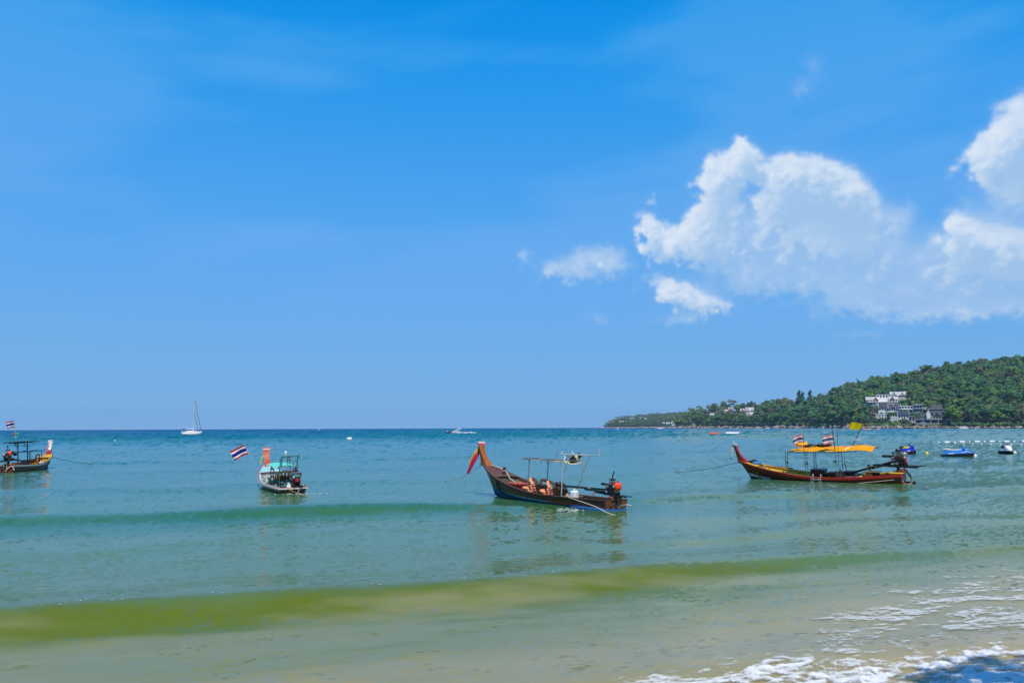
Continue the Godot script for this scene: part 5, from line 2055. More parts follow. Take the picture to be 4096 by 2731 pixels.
func make_wooden_boat() -> void:
	var c := {
		"label": "varnished wooden longtail boat with blue bottom paint, nearest the beach", "at": Vector3(4.014, -0.386, -31.565), "yaw": -37.26, "pitch": 1.91, "roll": 2.05,
		"L": 9.07, "hs": 0.74, "hm": 0.62, "hb": 1.62, "rise": 1.85, "beam": 0.86, "ws": 0.60, "fz": 0.175, "kz": 0.06, "fe": 1.05, "pa": 0.35, "pc": 0.95, "flare": 0.055,
		"vb": 0.70, "vb_bow": 0.37, "strakes": 4, "ribs": 11, "deck_at": 0.785, "deck_planks": 14, "side_deck": 0.10, "floor_y": 0.24, "rail_w": 0.075, "face_split": 0,
		"bottom": mats.paint_blue, "topside": mats.wood_dark, "inside": mats.wood_grey, "rail": mats.wood_brown, "rub": mats.wood_brown, "deck": mats.wood_deck, "deck_alt": mats.wood_deck_light, "boards": mats.wood_grey, "rib": mats.wood_grey,
		"seam": mats.seam_pale, "coaming": mats.wood_grey, "bulkhead": mats.wood_grey, "prow_side": mats.wood_orange, "prow_face": mats.wood_orange, "prow_foot": mats.wood_orange,
		"bands": [mats.cloth_cream, mats.cloth_pink],
		"stripes": [[0.0, 0.36, mats.paint_red, 0.075], [0.36, 0.72, mats.paint_sky, 0.04], [0.72, 0.985, mats.paint_yellow, 0.035]],
	}
	var boat := make_boat(c)
	var tf := boat.transform
	make_engine(boat, Vector3(0.22, 1.16, 0.0), 1.0, {"tank": mats.tank_orange, "tank_at": Vector3(-0.26, 0.12, 0.0), "tank_size": Vector3(0.26, 0.34, 0.32), "wheel": mats.engine_steel, "guard": mats.tank_orange, "wire": mats.engine_steel, "accent": mats.engine_steel, "exhaust": [Vector3(0.02, 0.36, 0), Vector3(0.02, 0.50, 0), Vector3(-0.02, 0.62, 0.0), Vector3(-0.06, 0.68, 0)], "hoses": 7, "bits": 8, "tail": Vector3(3.75, 1.00, 0.0)})
	# stern gear
	pipe(boat, "stern_strut", curve([Vector3(-0.02, 0.92, -0.05), Vector3(-0.14, 0.6, -0.06), Vector3(-0.30, 0.32, -0.08)], 4), 0.035, mats.engine_iron)
	pipe(boat, "stern_hoop", curve([Vector3(-0.25, 0.36, -0.15), Vector3(-0.38, 0.58, -0.1), Vector3(-0.62, 0.62, 0.1), Vector3(-0.70, 0.52, 0.14), Vector3(-0.70, 0.30, 0.14)], 4), 0.024, mats.engine_steel)
	pipe(boat, "stern_hoop", curve([Vector3(-0.05, 0.34, -0.42), Vector3(-0.12, 0.55, -0.36), Vector3(-0.16, 0.55, -0.22), Vector3(-0.2, 0.34, -0.14)], 4), 0.03, mats.engine_iron)
	piece(boat, "stern_block", Vector3(0.06, 0.80, 0.0), Vector3(0.22, 0.18, 0.62), mats.wood_dark, 0.04)
	piece(boat, "skeg", Vector3(0.95, 0.90, -0.35), Vector3(0.03, 0.22, 0.10), mats.engine_steel, 0.004, Basis(Vector3.RIGHT, 0.5))
	# painted swim platform hanging round the stern at the waterline
	var st := new_st()
	var outer := [Vector3(1.9, 0.36, -0.72), Vector3(1.3, 0.37, -0.92), Vector3(0.5, 0.38, -0.98), Vector3(-0.15, 0.38, -0.86), Vector3(-0.62, 0.38, -0.3), Vector3(-0.72, 0.38, 0.45), Vector3(0.0, 0.38, 0.66)]
	var inner := [Vector3(1.9, 0.40, -0.68), Vector3(1.3, 0.42, -0.66), Vector3(0.5, 0.43, -0.60), Vector3(-0.02, 0.43, -0.50), Vector3(-0.04, 0.43, -0.2), Vector3(-0.04, 0.43, 0.2), Vector3(-0.02, 0.43, 0.5)]
	for i in 6:
		quad(st, outer[i], outer[i + 1], inner[i + 1], inner[i])
		quad(st, outer[i] + Vector3.DOWN * 0.09, outer[i + 1] + Vector3.DOWN * 0.09, outer[i + 1], outer[i])
	obj("stern_platform", st, mats.paint_platform, boat)
	# canopy: four posts, side rails, bowed front, sagging cloth
	var canopy := pipe(boat, "canopy_frame", [Vector3(5.35, 2.0, -0.56), Vector3(2.6, 2.10, -0.56)], 0.022, mats.steel_tube)
	pipe(canopy, "side_rail", [Vector3(5.35, 2.0, 0.56), Vector3(2.6, 2.10, 0.56)], 0.022, mats.steel_tube)
	pipe(canopy, "front_bow", curve([Vector3(5.35, 2.0, -0.56), Vector3(5.47, 2.02, -0.42), Vector3(5.5, 2.05, 0), Vector3(5.47, 2.02, 0.42), Vector3(5.35, 2.0, 0.56)], 4), 0.022, mats.steel_tube)
	pipe(canopy, "upper_rail", [Vector3(5.3, 2.07, -0.5), Vector3(3.2, 2.13, -0.5)], 0.014, mats.steel_tube)
	pipe(canopy, "cross_tube", [Vector3(4.2, 2.04, -0.56), Vector3(4.2, 2.04, 0.56)], 0.018, mats.steel_tube)
	pipe(canopy, "cross_tube", [Vector3(2.66, 2.10, -0.56), Vector3(2.66, 2.10, 0.56)], 0.018, mats.steel_tube)
	for z in [-0.54, 0.54]:
		pipe(canopy, "canopy_post", [Vector3(4.92, 0.52, z), Vector3(4.86, 2.02, z)], 0.024, mats.steel_tube)
		var foot := [Vector3(2.66, 0.56, z), Vector3(2.64, 2.36, z)] if z < 0 else [Vector3(2.95, 0.72, z * 0.75), Vector3(2.74, 1.15, z * 0.95), Vector3(2.66, 1.3, z), Vector3(2.62, 2.36, z)]
		pipe(canopy, "canopy_post", foot, 0.026, mats.steel_bright)
		pipe(canopy, "rack_brace", curve([Vector3(2.64, 1.62, z), Vector3(2.54, 1.68, z), Vector3(2.44, 1.86, z), Vector3(2.20, 2.35, z)], 4), 0.018, mats.steel_bright)
		pipe(canopy, "rack_rail", [Vector3(2.84, 2.36, z), Vector3(2.05, 2.36, z)], 0.022, mats.steel_bright)
	pipe(canopy, "rack_rail", [Vector3(2.64, 2.37, -0.74), Vector3(2.64, 2.37, 0.6)], 0.022, mats.steel_bright)
	pipe(canopy, "rack_rail", [Vector3(2.05, 2.37, -0.54), Vector3(2.05, 2.37, 0.95)], 0.022, mats.steel_bright)
	pipe(canopy, "rack_stanchion", [Vector3(2.05, 2.36, 0.93), Vector3(2.05, 2.66, 0.93)], 0.026, mats.steel_bright)
	for q in [[Vector3(4.0, 2.06, 0.3), Vector3(4.0, 2.42, 0.3)], [Vector3(3.35, 2.06, 0.3), Vector3(3.35, 2.45, 0.3)], [Vector3(3.0, 2.06, 0.1), Vector3(3.0, 2.36, 0.1)]]:
		pipe(canopy, "rod_holder", q, 0.024, mats.steel_tube)
	for q in [[Vector3(3.62, 2.44, 0.2), Vector3(3.3, 2.2, 0.16), Vector3(3.3, 2.08, 0.1)], [Vector3(2.98, 2.48, 0.25), Vector3(2.72, 2.22, 0.2), Vector3(2.74, 2.1, 0.16)]]:
		pipe(canopy, "hook_tube", q, 0.018, mats.steel_bright)
	var rows := []
	for i in 19:
		var u := i / 18.0
		var row := []
		for j in 9:
			var q := j / 8.0
			var sagging := sin(u * PI * 2.0 + 2.6) * 0.05 + sin(q * PI) * (0.03 + 0.10 * smoothstep(0.45, 0.7, u) * sin(u * PI * 4.0 + 1.0))
			row.append(Vector3(lerpf(5.38, 2.62, u), lerpf(2.01, 2.10, u) - absf(sagging) + 0.004 * sin(j * 2.1 + i), lerpf(-0.57, 0.57, q)))
		rows.append(row)
	st = new_st(true)
	sheet(st, rows)
	var cloth := obj("canopy_cloth", st, mats.canvas_cream, canopy)
	for q in [[4.75, -0.35], [4.5, 0.1], [3.9, -0.2], [3.7, 0.2], [4.3, -0.4]]:
		st = new_st()
		tube(st, curve([Vector3(q[0], 1.98, q[1]), Vector3(q[0] - 0.05, 1.88, q[1] + 0.03), Vector3(q[0] - 0.14, 1.84, q[1])], 3), 0.008, 4)
		obj("frayed_strip", st, mats.black_cloth, canopy)
	# deck gear
	piece(boat, "mooring_post", Vector3(7.36, 1.30, 0.0), Vector3(0.10, 0.42, 0.13), mats.wood_brown, 0.012)
	bench(boat, 4.55, 0.0, 1.05, 0.52, 0.92, mats.wood_grey)
	bench(boat, 3.40, 0.0, 1.05, 0.50, 0.86, mats.wood_grey)
	piece(boat, "thwart", Vector3(2.7, 0.62, 0.05), Vector3(0.3, 0.05, 1.1), mats.wood_grey)
	piece(boat, "thwart_leg", Vector3(2.8, 0.44, -0.35), Vector3(0.10, 0.34, 0.08), mats.wood_grey)
	piece(boat, "stowage_board", Vector3(5.75, 0.55, 0.30), Vector3(0.9, 0.04, 0.55), mats.seam_pale)
	# cargo
	var g := "orange life jackets in the wooden boat"
	life_jacket(boat, Vector3(4.76, 1.0, -0.30), jacket_pose(-0.35, 0.15).scaled_local(Vector3.ONE * 1.25), "pale orange life jacket on the front backrest, nearest the side", mats.jacket_pale_orange, g)
	life_jacket(boat, Vector3(4.72, 0.95, 0.26), jacket_pose(-0.3, -0.1).scaled_local(Vector3.ONE * 1.25), "life jacket on the far end of the front backrest", mats.jacket_rose, g)
	life_jacket(boat, Vector3(4.98, 0.74, -0.42), jacket_pose(-1.1, 0.5).scaled_local(Vector3.ONE * 1.25), "life jacket lying flat on the seat below the front backrest", mats.jacket_rose, g)
	life_jacket(boat, Vector3(3.64, 0.96, -0.26), jacket_pose(-0.3, 0.1).scaled_local(Vector3.ONE * 1.25), "bright orange life jacket on the rear backrest nearest the side", mats.jacket_pale_orange, g)
	life_jacket(boat, Vector3(3.78, 0.70, -0.44), jacket_pose(-1.0, 0.3).scaled_local(Vector3.ONE * 1.25), "bright orange life jacket lying on the seat under the rear backrest", mats.jacket_orange, g)
	life_jacket(boat, Vector3(3.52, 0.90, 0.22), jacket_pose(-0.2, -0.1).scaled_local(Vector3.ONE * 1.25), "dim orange life jacket hanging at the rear backrest's far end", mats.jacket_orange, g)
	var crate := thing("cargo_box", "red wooden box with an overhanging lid by the foredeck", "box", tf * Transform3D(Basis(Vector3.UP, 0.06), Vector3(6.32, 0.28, 0.02)))
	piece(crate, "body", Vector3(0, 0.26, 0), Vector3(0.46, 0.52, 0.66), mats.box_red, 0.01)
	piece(crate, "lid", Vector3(0, 0.565, 0), Vector3(0.58, 0.08, 0.82), mats.box_lid, 0.015)
	piece(crate, "lid_edge", Vector3(0, 0.505, 0), Vector3(0.54, 0.04, 0.76), mats.box_red, 0.008)
	var can := thing("jerrycan", "white translucent plastic jerrycan standing near the stern", "jerrycan", tf * Transform3D(Basis(Vector3.UP, 0.3), Vector3(2.30, 0.50, -0.14)))
	st = new_st()
	box(st, Vector3(0, 0.2, 0), Vector3(0.26, 0.40, 0.34), Basis.IDENTITY, 0.05)
	obj("body", st, mats.plastic_white, can)
	pipe(can, "handle", curve([Vector3(0, 0.39, -0.1), Vector3(0, 0.46, -0.06), Vector3(0, 0.46, 0.06), Vector3(0, 0.39, 0.1)], 3), 0.018, mats.plastic_white)
	st = new_st()
	lathe(st, [Vector2(0, 0), Vector2(0.035, 0), Vector2(0.035, 0.05), Vector2(0, 0.055)], Transform3D(Basis.IDENTITY, Vector3(0, 0.39, 0.13)), 8)
	obj("cap", st, mats.plastic_white, can)
	var towel := thing("cloth_rag", "black and white patterned cloth draped beside the jerrycan", "cloth", tf * Transform3D(Basis.IDENTITY, Vector3(2.72, 0.66, 0.0)))
	rows = []
	for i in 9:
		var row := []
		for j in 7:
			var q := i / 8.0
			row.append(Vector3(-0.12 + 0.04 * j, (0.05 if q < 0.5 else 0.05 - (q - 0.5) * 0.62) + 0.012 * sin(j * 1.9 + i), 0.22 - 0.32 * minf(q, 0.5) * 2.0 - 0.03 * sin(j * 1.3)))
		rows.append(row)
	st = new_st(true)
	sheet(st, rows)
	obj("fold", st, mats.cloth_check, towel)
	var hat := thing("floppy_bag", "dark oval bag with a pale patch lying on the canopy", "bag", tf * Transform3D(Basis(Vector3.BACK, 0.05) * Basis(Vector3.RIGHT, -0.5), Vector3(2.78, 2.22, 0.28)))
	st = new_st(true)
	ball(st, Vector3.ZERO, Vector3(0.16, 0.14, 0.36), Basis.IDENTITY, 12, 8)
	obj("shell", st, mats.black_cloth, hat)
	piece(hat, "patch", Vector3(-0.05, 0.03, -0.04), Vector3(0.24, 0.20, 0.14), mats.canvas_cream, 0.03)
	var ballast := thing("black_tub", "round black tub in the shade before the drive shaft", "tub", tf * Transform3D(Basis(Vector3.BACK, 0.7), Vector3(3.95, 0.78, 0.28)))
	st = new_st(true)
	lathe(st, [Vector2(0, 0), Vector2(0.15, 0), Vector2(0.19, 0.24), Vector2(0.205, 0.25), Vector2(0.19, 0.26), Vector2(0.17, 0.2), Vector2(0, 0.18)], Transform3D.IDENTITY, 14)
	obj("shell", st, mats.black_rubber, ballast)
	# sash tied to the prow
	var sash := thing("bow_sash", "pink, orange and lime sash hanging from the wooden prow", "sash", tf * Transform3D(Basis.IDENTITY, Vector3(9.42, 2.32, -0.10)))
	var ac := Vector3(0.5, 0, -0.85)
	ribbon(sash, "ribbon", [Vector3(0, 0, 0), Vector3(0.06, -0.25, -0.13), Vector3(0.16, -0.62, -0.31), Vector3(0.18, -0.82, -0.34)], 0.03, 0.065, mats.cloth_lime, ac)
	ribbon(sash, "ribbon", [Vector3(0, -0.02, 0.01), Vector3(0.05, -0.28, -0.08), Vector3(0.13, -0.68, -0.26), Vector3(0.15, -0.95, -0.34)], 0.03, 0.08, mats.cloth_orange, ac)
	ribbon(sash, "ribbon", [Vector3(0, -0.04, 0.02), Vector3(0.04, -0.32, 0.0), Vector3(0.1, -0.75, -0.2), Vector3(0.16, -1.28, -0.44)], 0.035, 0.13, mats.cloth_magenta, ac)
	# ropes
	var tie := tf * Vector3(9.12, 1.55, 0.05)
	rope_between("pale rope from the wooden boat's stem out to its anchor", sag(tie, Vector3(-5.92, -0.03, -54.5), 0.55, 20), 0.016, mats.rope_pale)
	rope_between("pale rope across the wooden foredeck to the mooring post", curve([tie, tf * Vector3(8.2, 1.5, 0.05), tf * Vector3(7.42, 1.36, 0.08), tf * Vector3(7.28, 1.34, -0.08), tf * Vector3(7.44, 1.30, -0.06), tf * Vector3(7.28, 1.28, 0.06), tf * Vector3(6.9, 1.02, 0.0), tf * Vector3(6.45, 0.88, 0.0)], 5), 0.02, mats.rope_pale)
	rope_between("white rope hanging from the wooden boat's side into the water", curve([tf * Vector3(2.0, 0.72, -0.70), tf * Vector3(1.75, 0.70, -0.92), Vector3(3.10, 0.22, -30.6), Vector3(3.50, 0.05, -29.9), Vector3(3.95, -0.04, -29.4)], 6), 0.018, mats.rope_pale)


func make_red_boat() -> void:
	var c := {
		"label": "maroon longtail boat with red rail and orange canopy, lying broadside right", "at": Vector3(21.735, -0.345, -44.747), "yaw": -52.1, "pitch": -0.23, "roll": -5.0,
		"L": 9.41, "hs": 0.94, "hm": 0.66, "hb": 1.46, "rise": 1.7, "beam": 0.88, "ws": 0.60, "fz": 0.25, "kz": 0.05, "fe": 0.72, "pa": 0.24, "pc": 1.02, "flare": 0.06,
		"vb": 0.52, "vb_bow": 0.26, "strakes": 3, "ribs": 9, "deck_at": 0.86, "deck_planks": 10, "side_deck": 0.13, "floor_y": 0.26, "rail_w": 0.06, "face_split": 0,
		"bottom": mats.paint_black, "topside": mats.paint_maroon, "inside": mats.paint_yellow_deep, "rail": mats.paint_scarlet, "rub": mats.paint_scarlet, "deck": mats.paint_yellow_deep, "deck_alt": mats.paint_yellow_deep, "boards": mats.wood_grey, "rib": mats.wood_grey,
		"seam": mats.paint_yellow_deep, "coaming": mats.paint_yellow_deep, "bulkhead": mats.paint_yellow_deep, "prow_side": mats.paint_maroon, "prow_face": mats.paint_crimson, "prow_foot": mats.paint_crimson,
		"bands": [mats.cloth_lemon, mats.cloth_blue], "stripes": [[0.80, 0.99, mats.paint_white, 0.16]],
	}
	var boat := make_boat(c)
	var tf := boat.transform
	# broad red wale under the gunwale
	for side in [-1.0, 1.0]:
		var w := new_st()
		for i in 30:
			bar(w, hull_point(c, i / 30.0, 0.94, side, -0.030), hull_point(c, (i + 1) / 30.0, 0.94, side, -0.030), 0.06, 0.11, 0.02)
		obj("red_wale", w, mats.paint_scarlet, boat)
	make_engine(boat, Vector3(0.14, 1.66, 0.0), 1.45, {"tank": mats.engine_steel, "tank_at": Vector3(-0.16, 0.22, 0.02), "tank_size": Vector3(0.22, 0.18, 0.26), "wheel": mats.paint_crimson, "guard": mats.paint_crimson, "wire": mats.engine_steel, "accent": mats.paint_crimson, "exhaust": [Vector3(0.08, 0.30, 0), Vector3(0.09, 0.36, 0), Vector3(0.08, 0.40, 0.0), Vector3(0.08, 0.44, 0)], "hoses": 16, "bits": 16, "tail": Vector3(3.3, 0.72, 0.0)})
	pipe(boat, "stern_strut", curve([Vector3(-0.02, 1.30, -0.02), Vector3(-0.32, 0.85, -0.05), Vector3(-0.42, 0.55, -0.06), Vector3(-0.70, 0.12, -0.08)], 4), 0.045, mats.wood_grey)
	pipe(boat, "stern_strut", [Vector3(-0.1, 1.0, 0.06), Vector3(-0.78, 0.10, 0.02)], 0.016, mats.engine_iron)
	pipe(boat, "stern_rope_loop", curve([Vector3(0.05, 0.62, -0.5), Vector3(-0.15, 0.42, -0.45), Vector3(-0.4, 0.44, -0.2), Vector3(-0.42, 0.66, -0.1)], 5), 0.03, mats.rope_tan)
	piece(boat, "rudder_board", Vector3(-0.30, 0.36, -0.1), Vector3(0.62, 0.30, 0.05), mats.paint_black, 0.01)
	piece(boat, "stern_deck", Vector3(0.30, 0.98, 0.0), Vector3(0.72, 0.06, 0.98), mats.paint_yellow_deep, 0.02)
	piece(boat, "stern_block", Vector3(0.08, 1.06, 0.0), Vector3(0.30, 0.20, 0.5), mats.paint_maroon, 0.05)
	# canopy
	var frame := pipe(boat, "canopy_frame", [Vector3(6.15, 2.14, -0.82), Vector3(2.2, 2.18, -0.82)], 0.02, mats.steel_tube)
	pipe(frame, "side_rail", [Vector3(6.15, 2.14, 0.82), Vector3(2.2, 2.18, 0.82)], 0.02, mats.steel_tube)
	pipe(frame, "side_rail", [Vector3(6.1, 2.06, -0.80), Vector3(3.2, 2.09, -0.80)], 0.016, mats.steel_tube)
	var post_list := [[6.22, -0.80], [6.10, -0.80], [5.08, -0.80], [4.96, -0.80], [5.08, 0.80], [4.96, 0.80], [3.36, -0.80], [3.20, -0.80], [3.44, 0.78], [3.30, 0.78]]
	for q in post_list:
		var lean := -0.10 if q[0] < 3.4 else 0.0
		pipe(frame, "canopy_post", [Vector3(q[0] + lean, 0.58, q[1] * 0.97), Vector3(q[0], 1.3, q[1]), Vector3(q[0], 2.10, q[1]), Vector3(q[0] - 0.03, 2.16, q[1] * 0.97)], 0.02, mats.steel_green)
	for q in [[6.16, -0.80, 1.52], [5.02, -0.80, 1.48], [3.4, -0.80, 1.62]]:
		var lamp := piece(frame, "lamp_box", Vector3(q[0], q[2], q[1] - 0.01), Vector3(0.16, 0.14, 0.08), mats.black_rubber, 0.02)
		piece(lamp, "lamp_lens", Vector3(q[0], q[2], q[1] - 0.055), Vector3(0.09, 0.08, 0.02), mats.engine_steel, 0.004)
	for q in [1.0, 1.25, 1.75]:
		pipe(frame, "post_rung", [Vector3(5.08, q, 0.80), Vector3(4.96, q, 0.80)], 0.012, mats.steel_green)
	var rows := []
	for i in 21:
		var u := i / 20.0
		var x := lerpf(5.98, 1.35, u)
		var row := []
		for j in 11:
			var q := -1.0 + j * 0.2
			var half := 0.86 * (1.0 - 0.12 * smoothstep(0.75, 1.0, u))
			row.append(Vector3(x, 2.17 + 0.05 * u + (0.20 * (1.0 - q * q)) * smoothstep(-0.12, 0.25, u) + 0.07 * smoothstep(0.6, 0.85, u) - 0.10 * smoothstep(0.86, 1.0, u) + 0.006 * sin(i * 1.7) * absf(q), q * half))
		rows.append(row)
	var st := new_st(true)
	sheet(st, rows)
	obj("canopy_cloth", st, mats.canvas_orange, frame)
	for i in [0, 7, 13, 20]:
		pipe(frame, "roof_bow", rows[i].map(func(p: Vector3) -> Vector3: return p + Vector3(0, -0.03, 0)), 0.016, mats.steel_tube, 5)
	st = new_st()
	for i in 20:
		tube(st, [rows[i][0] + Vector3(0, -0.01, -0.01), rows[i + 1][0] + Vector3(0, -0.03 * (i % 2), -0.01)], 0.012, 4)
	obj("cloth_lacing", st, mats.rope_dark, frame)
	pipe(frame, "aft_brace", curve([Vector3(3.2, 2.05, -0.80), Vector3(3.0, 2.22, -0.76), Vector3(2.6, 2.40, -0.4), Vector3(2.35, 2.46, 0.2)], 4), 0.02, mats.steel_bright)
	pipe(frame, "aft_bar", [Vector3(2.7, 2.48, 0.05), Vector3(2.1, 2.49, 0.35)], 0.02, mats.engine_iron)
	pipe(frame, "whip_antenna", [Vector3(3.18, 2.1, -0.80), Vector3(3.13, 3.48, -0.80)], 0.012, mats.engine_iron, 5)
	# furniture
	var wine: Material = mats.paint_wine
	var o := piece(boat, "seat_box", Vector3(4.62, 0.70, 0.12), Vector3(0.78, 0.62, 0.62), wine, 0.01)
	piece(o, "seat_lid", Vector3(4.62, 1.03, 0.12), Vector3(0.90, 0.04, 0.74), mats.paint_plum, 0.01)
	o = piece(boat, "seat_box", Vector3(3.86, 0.64, 0.22), Vector3(0.42, 0.5, 0.55), wine, 0.01)
	o = piece(boat, "seat_box", Vector3(2.98, 0.68, 0.3), Vector3(0.42, 0.46, 0.62), wine, 0.01)
	piece(o, "seat_lid", Vector3(2.98, 0.93, 0.3), Vector3(0.5, 0.04, 0.7), mats.paint_plum, 0.01)
	st = new_st()
	var back_shape := [Vector2(-0.30, 0.0), Vector2(-0.30, 0.34), Vector2(-0.12, 0.34), Vector2(-0.06, 0.44), Vector2(0.04, 0.46), Vector2(0.10, 0.34), Vector2(0.30, 0.16), Vector2(0.34, 0.0)]
	var ring0 := []
	var ring1 := []
	for p in back_shape:
		ring0.append(Vector3(3.32 - p.x, 0.62 + p.y, -0.20))
		ring1.append(Vector3(3.32 - p.x, 0.62 + p.y, -0.15))
	loft_hard(st, [ring0, ring1])
	obj("carved_backrest", st, mats.paint_rose, boat)
	piece(boat, "low_bench", Vector3(2.72, 0.66, -0.28), Vector3(0.8, 0.16, 0.4), mats.paint_rose, 0.02)
	o = piece(boat, "helm_box", Vector3(1.75, 0.80, -0.08), Vector3(0.36, 0.34, 0.46), mats.wood_orange, 0.01)
	piece(o, "helm_lid", Vector3(1.60, 0.99, -0.08), Vector3(0.86, 0.045, 0.52), mats.wood_grey, 0.015)
	piece(o, "helm_side", Vector3(1.42, 0.80, -0.02), Vector3(0.34, 0.34, 0.30), mats.engine_iron, 0.01)
	piece(boat, "upright_board", Vector3(1.86, 1.12, 0.35), Vector3(0.16, 0.46, 0.04), mats.wood_grey, 0.01, Basis(Vector3.BACK, -0.12))
	piece(boat, "stern_thwart", Vector3(2.15, 0.74, 0.0), Vector3(0.14, 0.10, 1.4), mats.paint_yellow_deep, 0.02)
	piece(boat, "fore_thwart", Vector3(7.75, 0.95, 0.0), Vector3(0.2, 0.06, 1.05), mats.paint_yellow_deep, 0.02)
	pipe(boat, "oar", [Vector3(7.9, 1.10, 0.3), Vector3(6.3, 0.98, 0.62)], 0.03, mats.wood_orange)
	# what the boat carries
	var ladder := thing("boarding_ladder", "bent steel boarding ladder hooked over the maroon boat's side", "ladder", tf * Transform3D(Basis.IDENTITY, Vector3(4.42, 0.66, -0.93)))
	for x in [-0.22, 0.22]:
		pipe(ladder, "rail", curve([Vector3(x, 0.02, 0.10), Vector3(x, 0.17, 0.06), Vector3(x, 0.22, -0.02), Vector3(x, 0.14, -0.10), Vector3(x, -0.32, -0.13), Vector3(x, -0.42, -0.12)], 5), 0.018, mats.steel_bright)
		pipe(ladder, "stay", [Vector3(x + 0.10, 0.05, -0.10), Vector3(x + 0.12, -0.40, -0.13)], 0.014, mats.steel_bright)
	pipe(ladder, "rung", [Vector3(-0.22, -0.07, -0.12), Vector3(0.22, -0.07, -0.12)], 0.02, mats.steel_bright)
	pipe(ladder, "rung", [Vector3(-0.22, -0.36, -0.13), Vector3(0.22, -0.36, -0.13)], 0.018, mats.steel_bright)
	# inflatable yellow ring with a horned head
	var duck := thing("inflatable_float", "yellow inflatable animal float with pointed ears on the orange canopy", "inflatable", tf * Transform3D(Basis(Vector3.UP, 0.15), Vector3(5.52, 2.36, 0.10)))
	st = new_st(true)
	var ring_pts := []
	for i in 19:
		var a := TAU * i / 18.0
		ring_pts.append(Vector3(cos(a) * 0.24, 0.12, sin(a) * 0.2))
	tube(st, ring_pts, 0.12, 10)
	obj("ring", st, mats.inflatable_yellow, duck)
	st = new_st(true)
	ball(st, Vector3(0.16, 0.29, -0.02), Vector3(0.16, 0.11, 0.14), Basis.IDENTITY, 12, 8)
	var head := obj("head", st, mats.inflatable_yellow, duck)
	st = new_st(true)
	ball(st, Vector3(0.30, 0.24, -0.03), Vector3(0.09, 0.05, 0.08), Basis.IDENTITY, 10, 6)
	obj("bill", st, mats.inflatable_orange, head)
	st = new_st(true)
	lathe(st, [Vector2(0.0, 0.02), Vector2(0.09, 0.0), Vector2(0.075, 0.1), Vector2(0.04, 0.19), Vector2(0.0, 0.24)], Transform3D(Basis(Vector3.BACK, 0.25), Vector3(-0.24, 0.14, 0.0)), 10)
	obj("tail", st, mats.inflatable_yellow, duck)
	for z in [-0.11, 0.08]:
		st = new_st(true)
		ball(st, Vector3(0.2, 0.31, z * 1.12), Vector3(0.03, 0.025, 0.012), Basis.IDENTITY, 8, 5)
		obj("eye", st, mats.black_rubber, head)
	for q in [[Vector3(4.98, 2.40, 0.12), 0.0, "black inner tube lying on the canopy beside the yellow float"], [Vector3(4.20, 2.44, 0.12), 0.03, "black inner tube lying on the canopy's middle, right of the rope"]]:
		var ring := thing("inner_tube", q[2], "inner tube", tf * Transform3D(Basis(Vector3.BACK, q[1]), q[0]), "inner tubes on the orange canopy")
		st = new_st(true)
		ring_pts = []
		for i in 21:
			var a := TAU * i / 20.0
			ring_pts.append(Vector3(cos(a) * 0.33, 0, sin(a) * 0.33))
		tube(st, ring_pts, 0.075, 9)
		obj("ring", st, mats.black_rubber, ring)
	var bundle := thing("tarpaulin_bundle", "crumpled blue and black tarpaulin heaped on the yellow bow", "tarpaulin", tf * Transform3D(Basis(Vector3.UP, 0.3), Vector3(8.42, 1.16, 0.05)))
	st = new_st(true)
	blob(st, Vector3(-0.05, 0.1, -0.12), Vector3(0.30, 0.16, 0.22), 12, 8, 0.55, 2.2, 4.0)
	obj("blue_fold", st, mats.tarp_blue, bundle)
	st = new_st(true)
	blob(st, Vector3(0.08, 0.2, 0.1), Vector3(0.38, 0.13, 0.22), 12, 8, 0.6, 2.4, 14.0)
	obj("black_fold", st, mats.black_cloth, bundle)
	var coil := thing("rope_coil", "brown rope and anchor heaped behind the tarpaulin on the bow", "rope", tf * Transform3D(Basis.IDENTITY, Vector3(7.92, 1.02, -0.15)))
	st = new_st(true)
	for k in 3:
		var turns := []
		for i in 13:
			var a := TAU * i / 12.0
			turns.append(Vector3(cos(a) * (0.2 - 0.02 * k), 0.03 + 0.05 * k + 0.03 * sin(a * 2.0), sin(a) * 0.13))
		tube(st, turns, 0.028, 6)
	obj("coil", st, mats.rope_tan, coil)
	pipe(coil, "anchor_shank", [Vector3(0.15, 0.32, 0.0), Vector3(-0.2, -0.02, -0.1)], 0.03, mats.engine_iron)
	var pot := thing("water_bowl", "small blue bowl on the low rose bench", "bowl", tf * Transform3D(Basis.IDENTITY, Vector3(2.42, 0.75, -0.42)))
	st = new_st(true)
	lathe(st, [Vector2(0, 0), Vector2(0.05, 0), Vector2(0.09, 0.07), Vector2(0.08, 0.07), Vector2(0.045, 0.015), Vector2(0, 0.015)], Transform3D.IDENTITY, 10)
	obj("bowl", st, mats.tarp_blue, pot)
	var fender := thing("white_fender", "white round float lying behind the rear seat box", "fender", tf * Transform3D(Basis(Vector3.BACK, 0.6), Vector3(2.62, 0.86, 0.3)))
	st = new_st(true)
	ball(st, Vector3.ZERO, Vector3(0.16, 0.11, 0.11), Basis.IDENTITY, 10, 7)
	obj("body", st, mats.plastic_white, fender)
	pipe(fender, "lanyard", [Vector3(0.15, 0, 0), Vector3(0.24, -0.03, 0.02)], 0.012, mats.rope_pale)
	# garland
	var garland := thing("flower_garland", "yellow, white and blue flower garland hanging from the red prow", "garland", tf * Transform3D(Basis.IDENTITY, Vector3(9.72, 2.40, -0.16)))
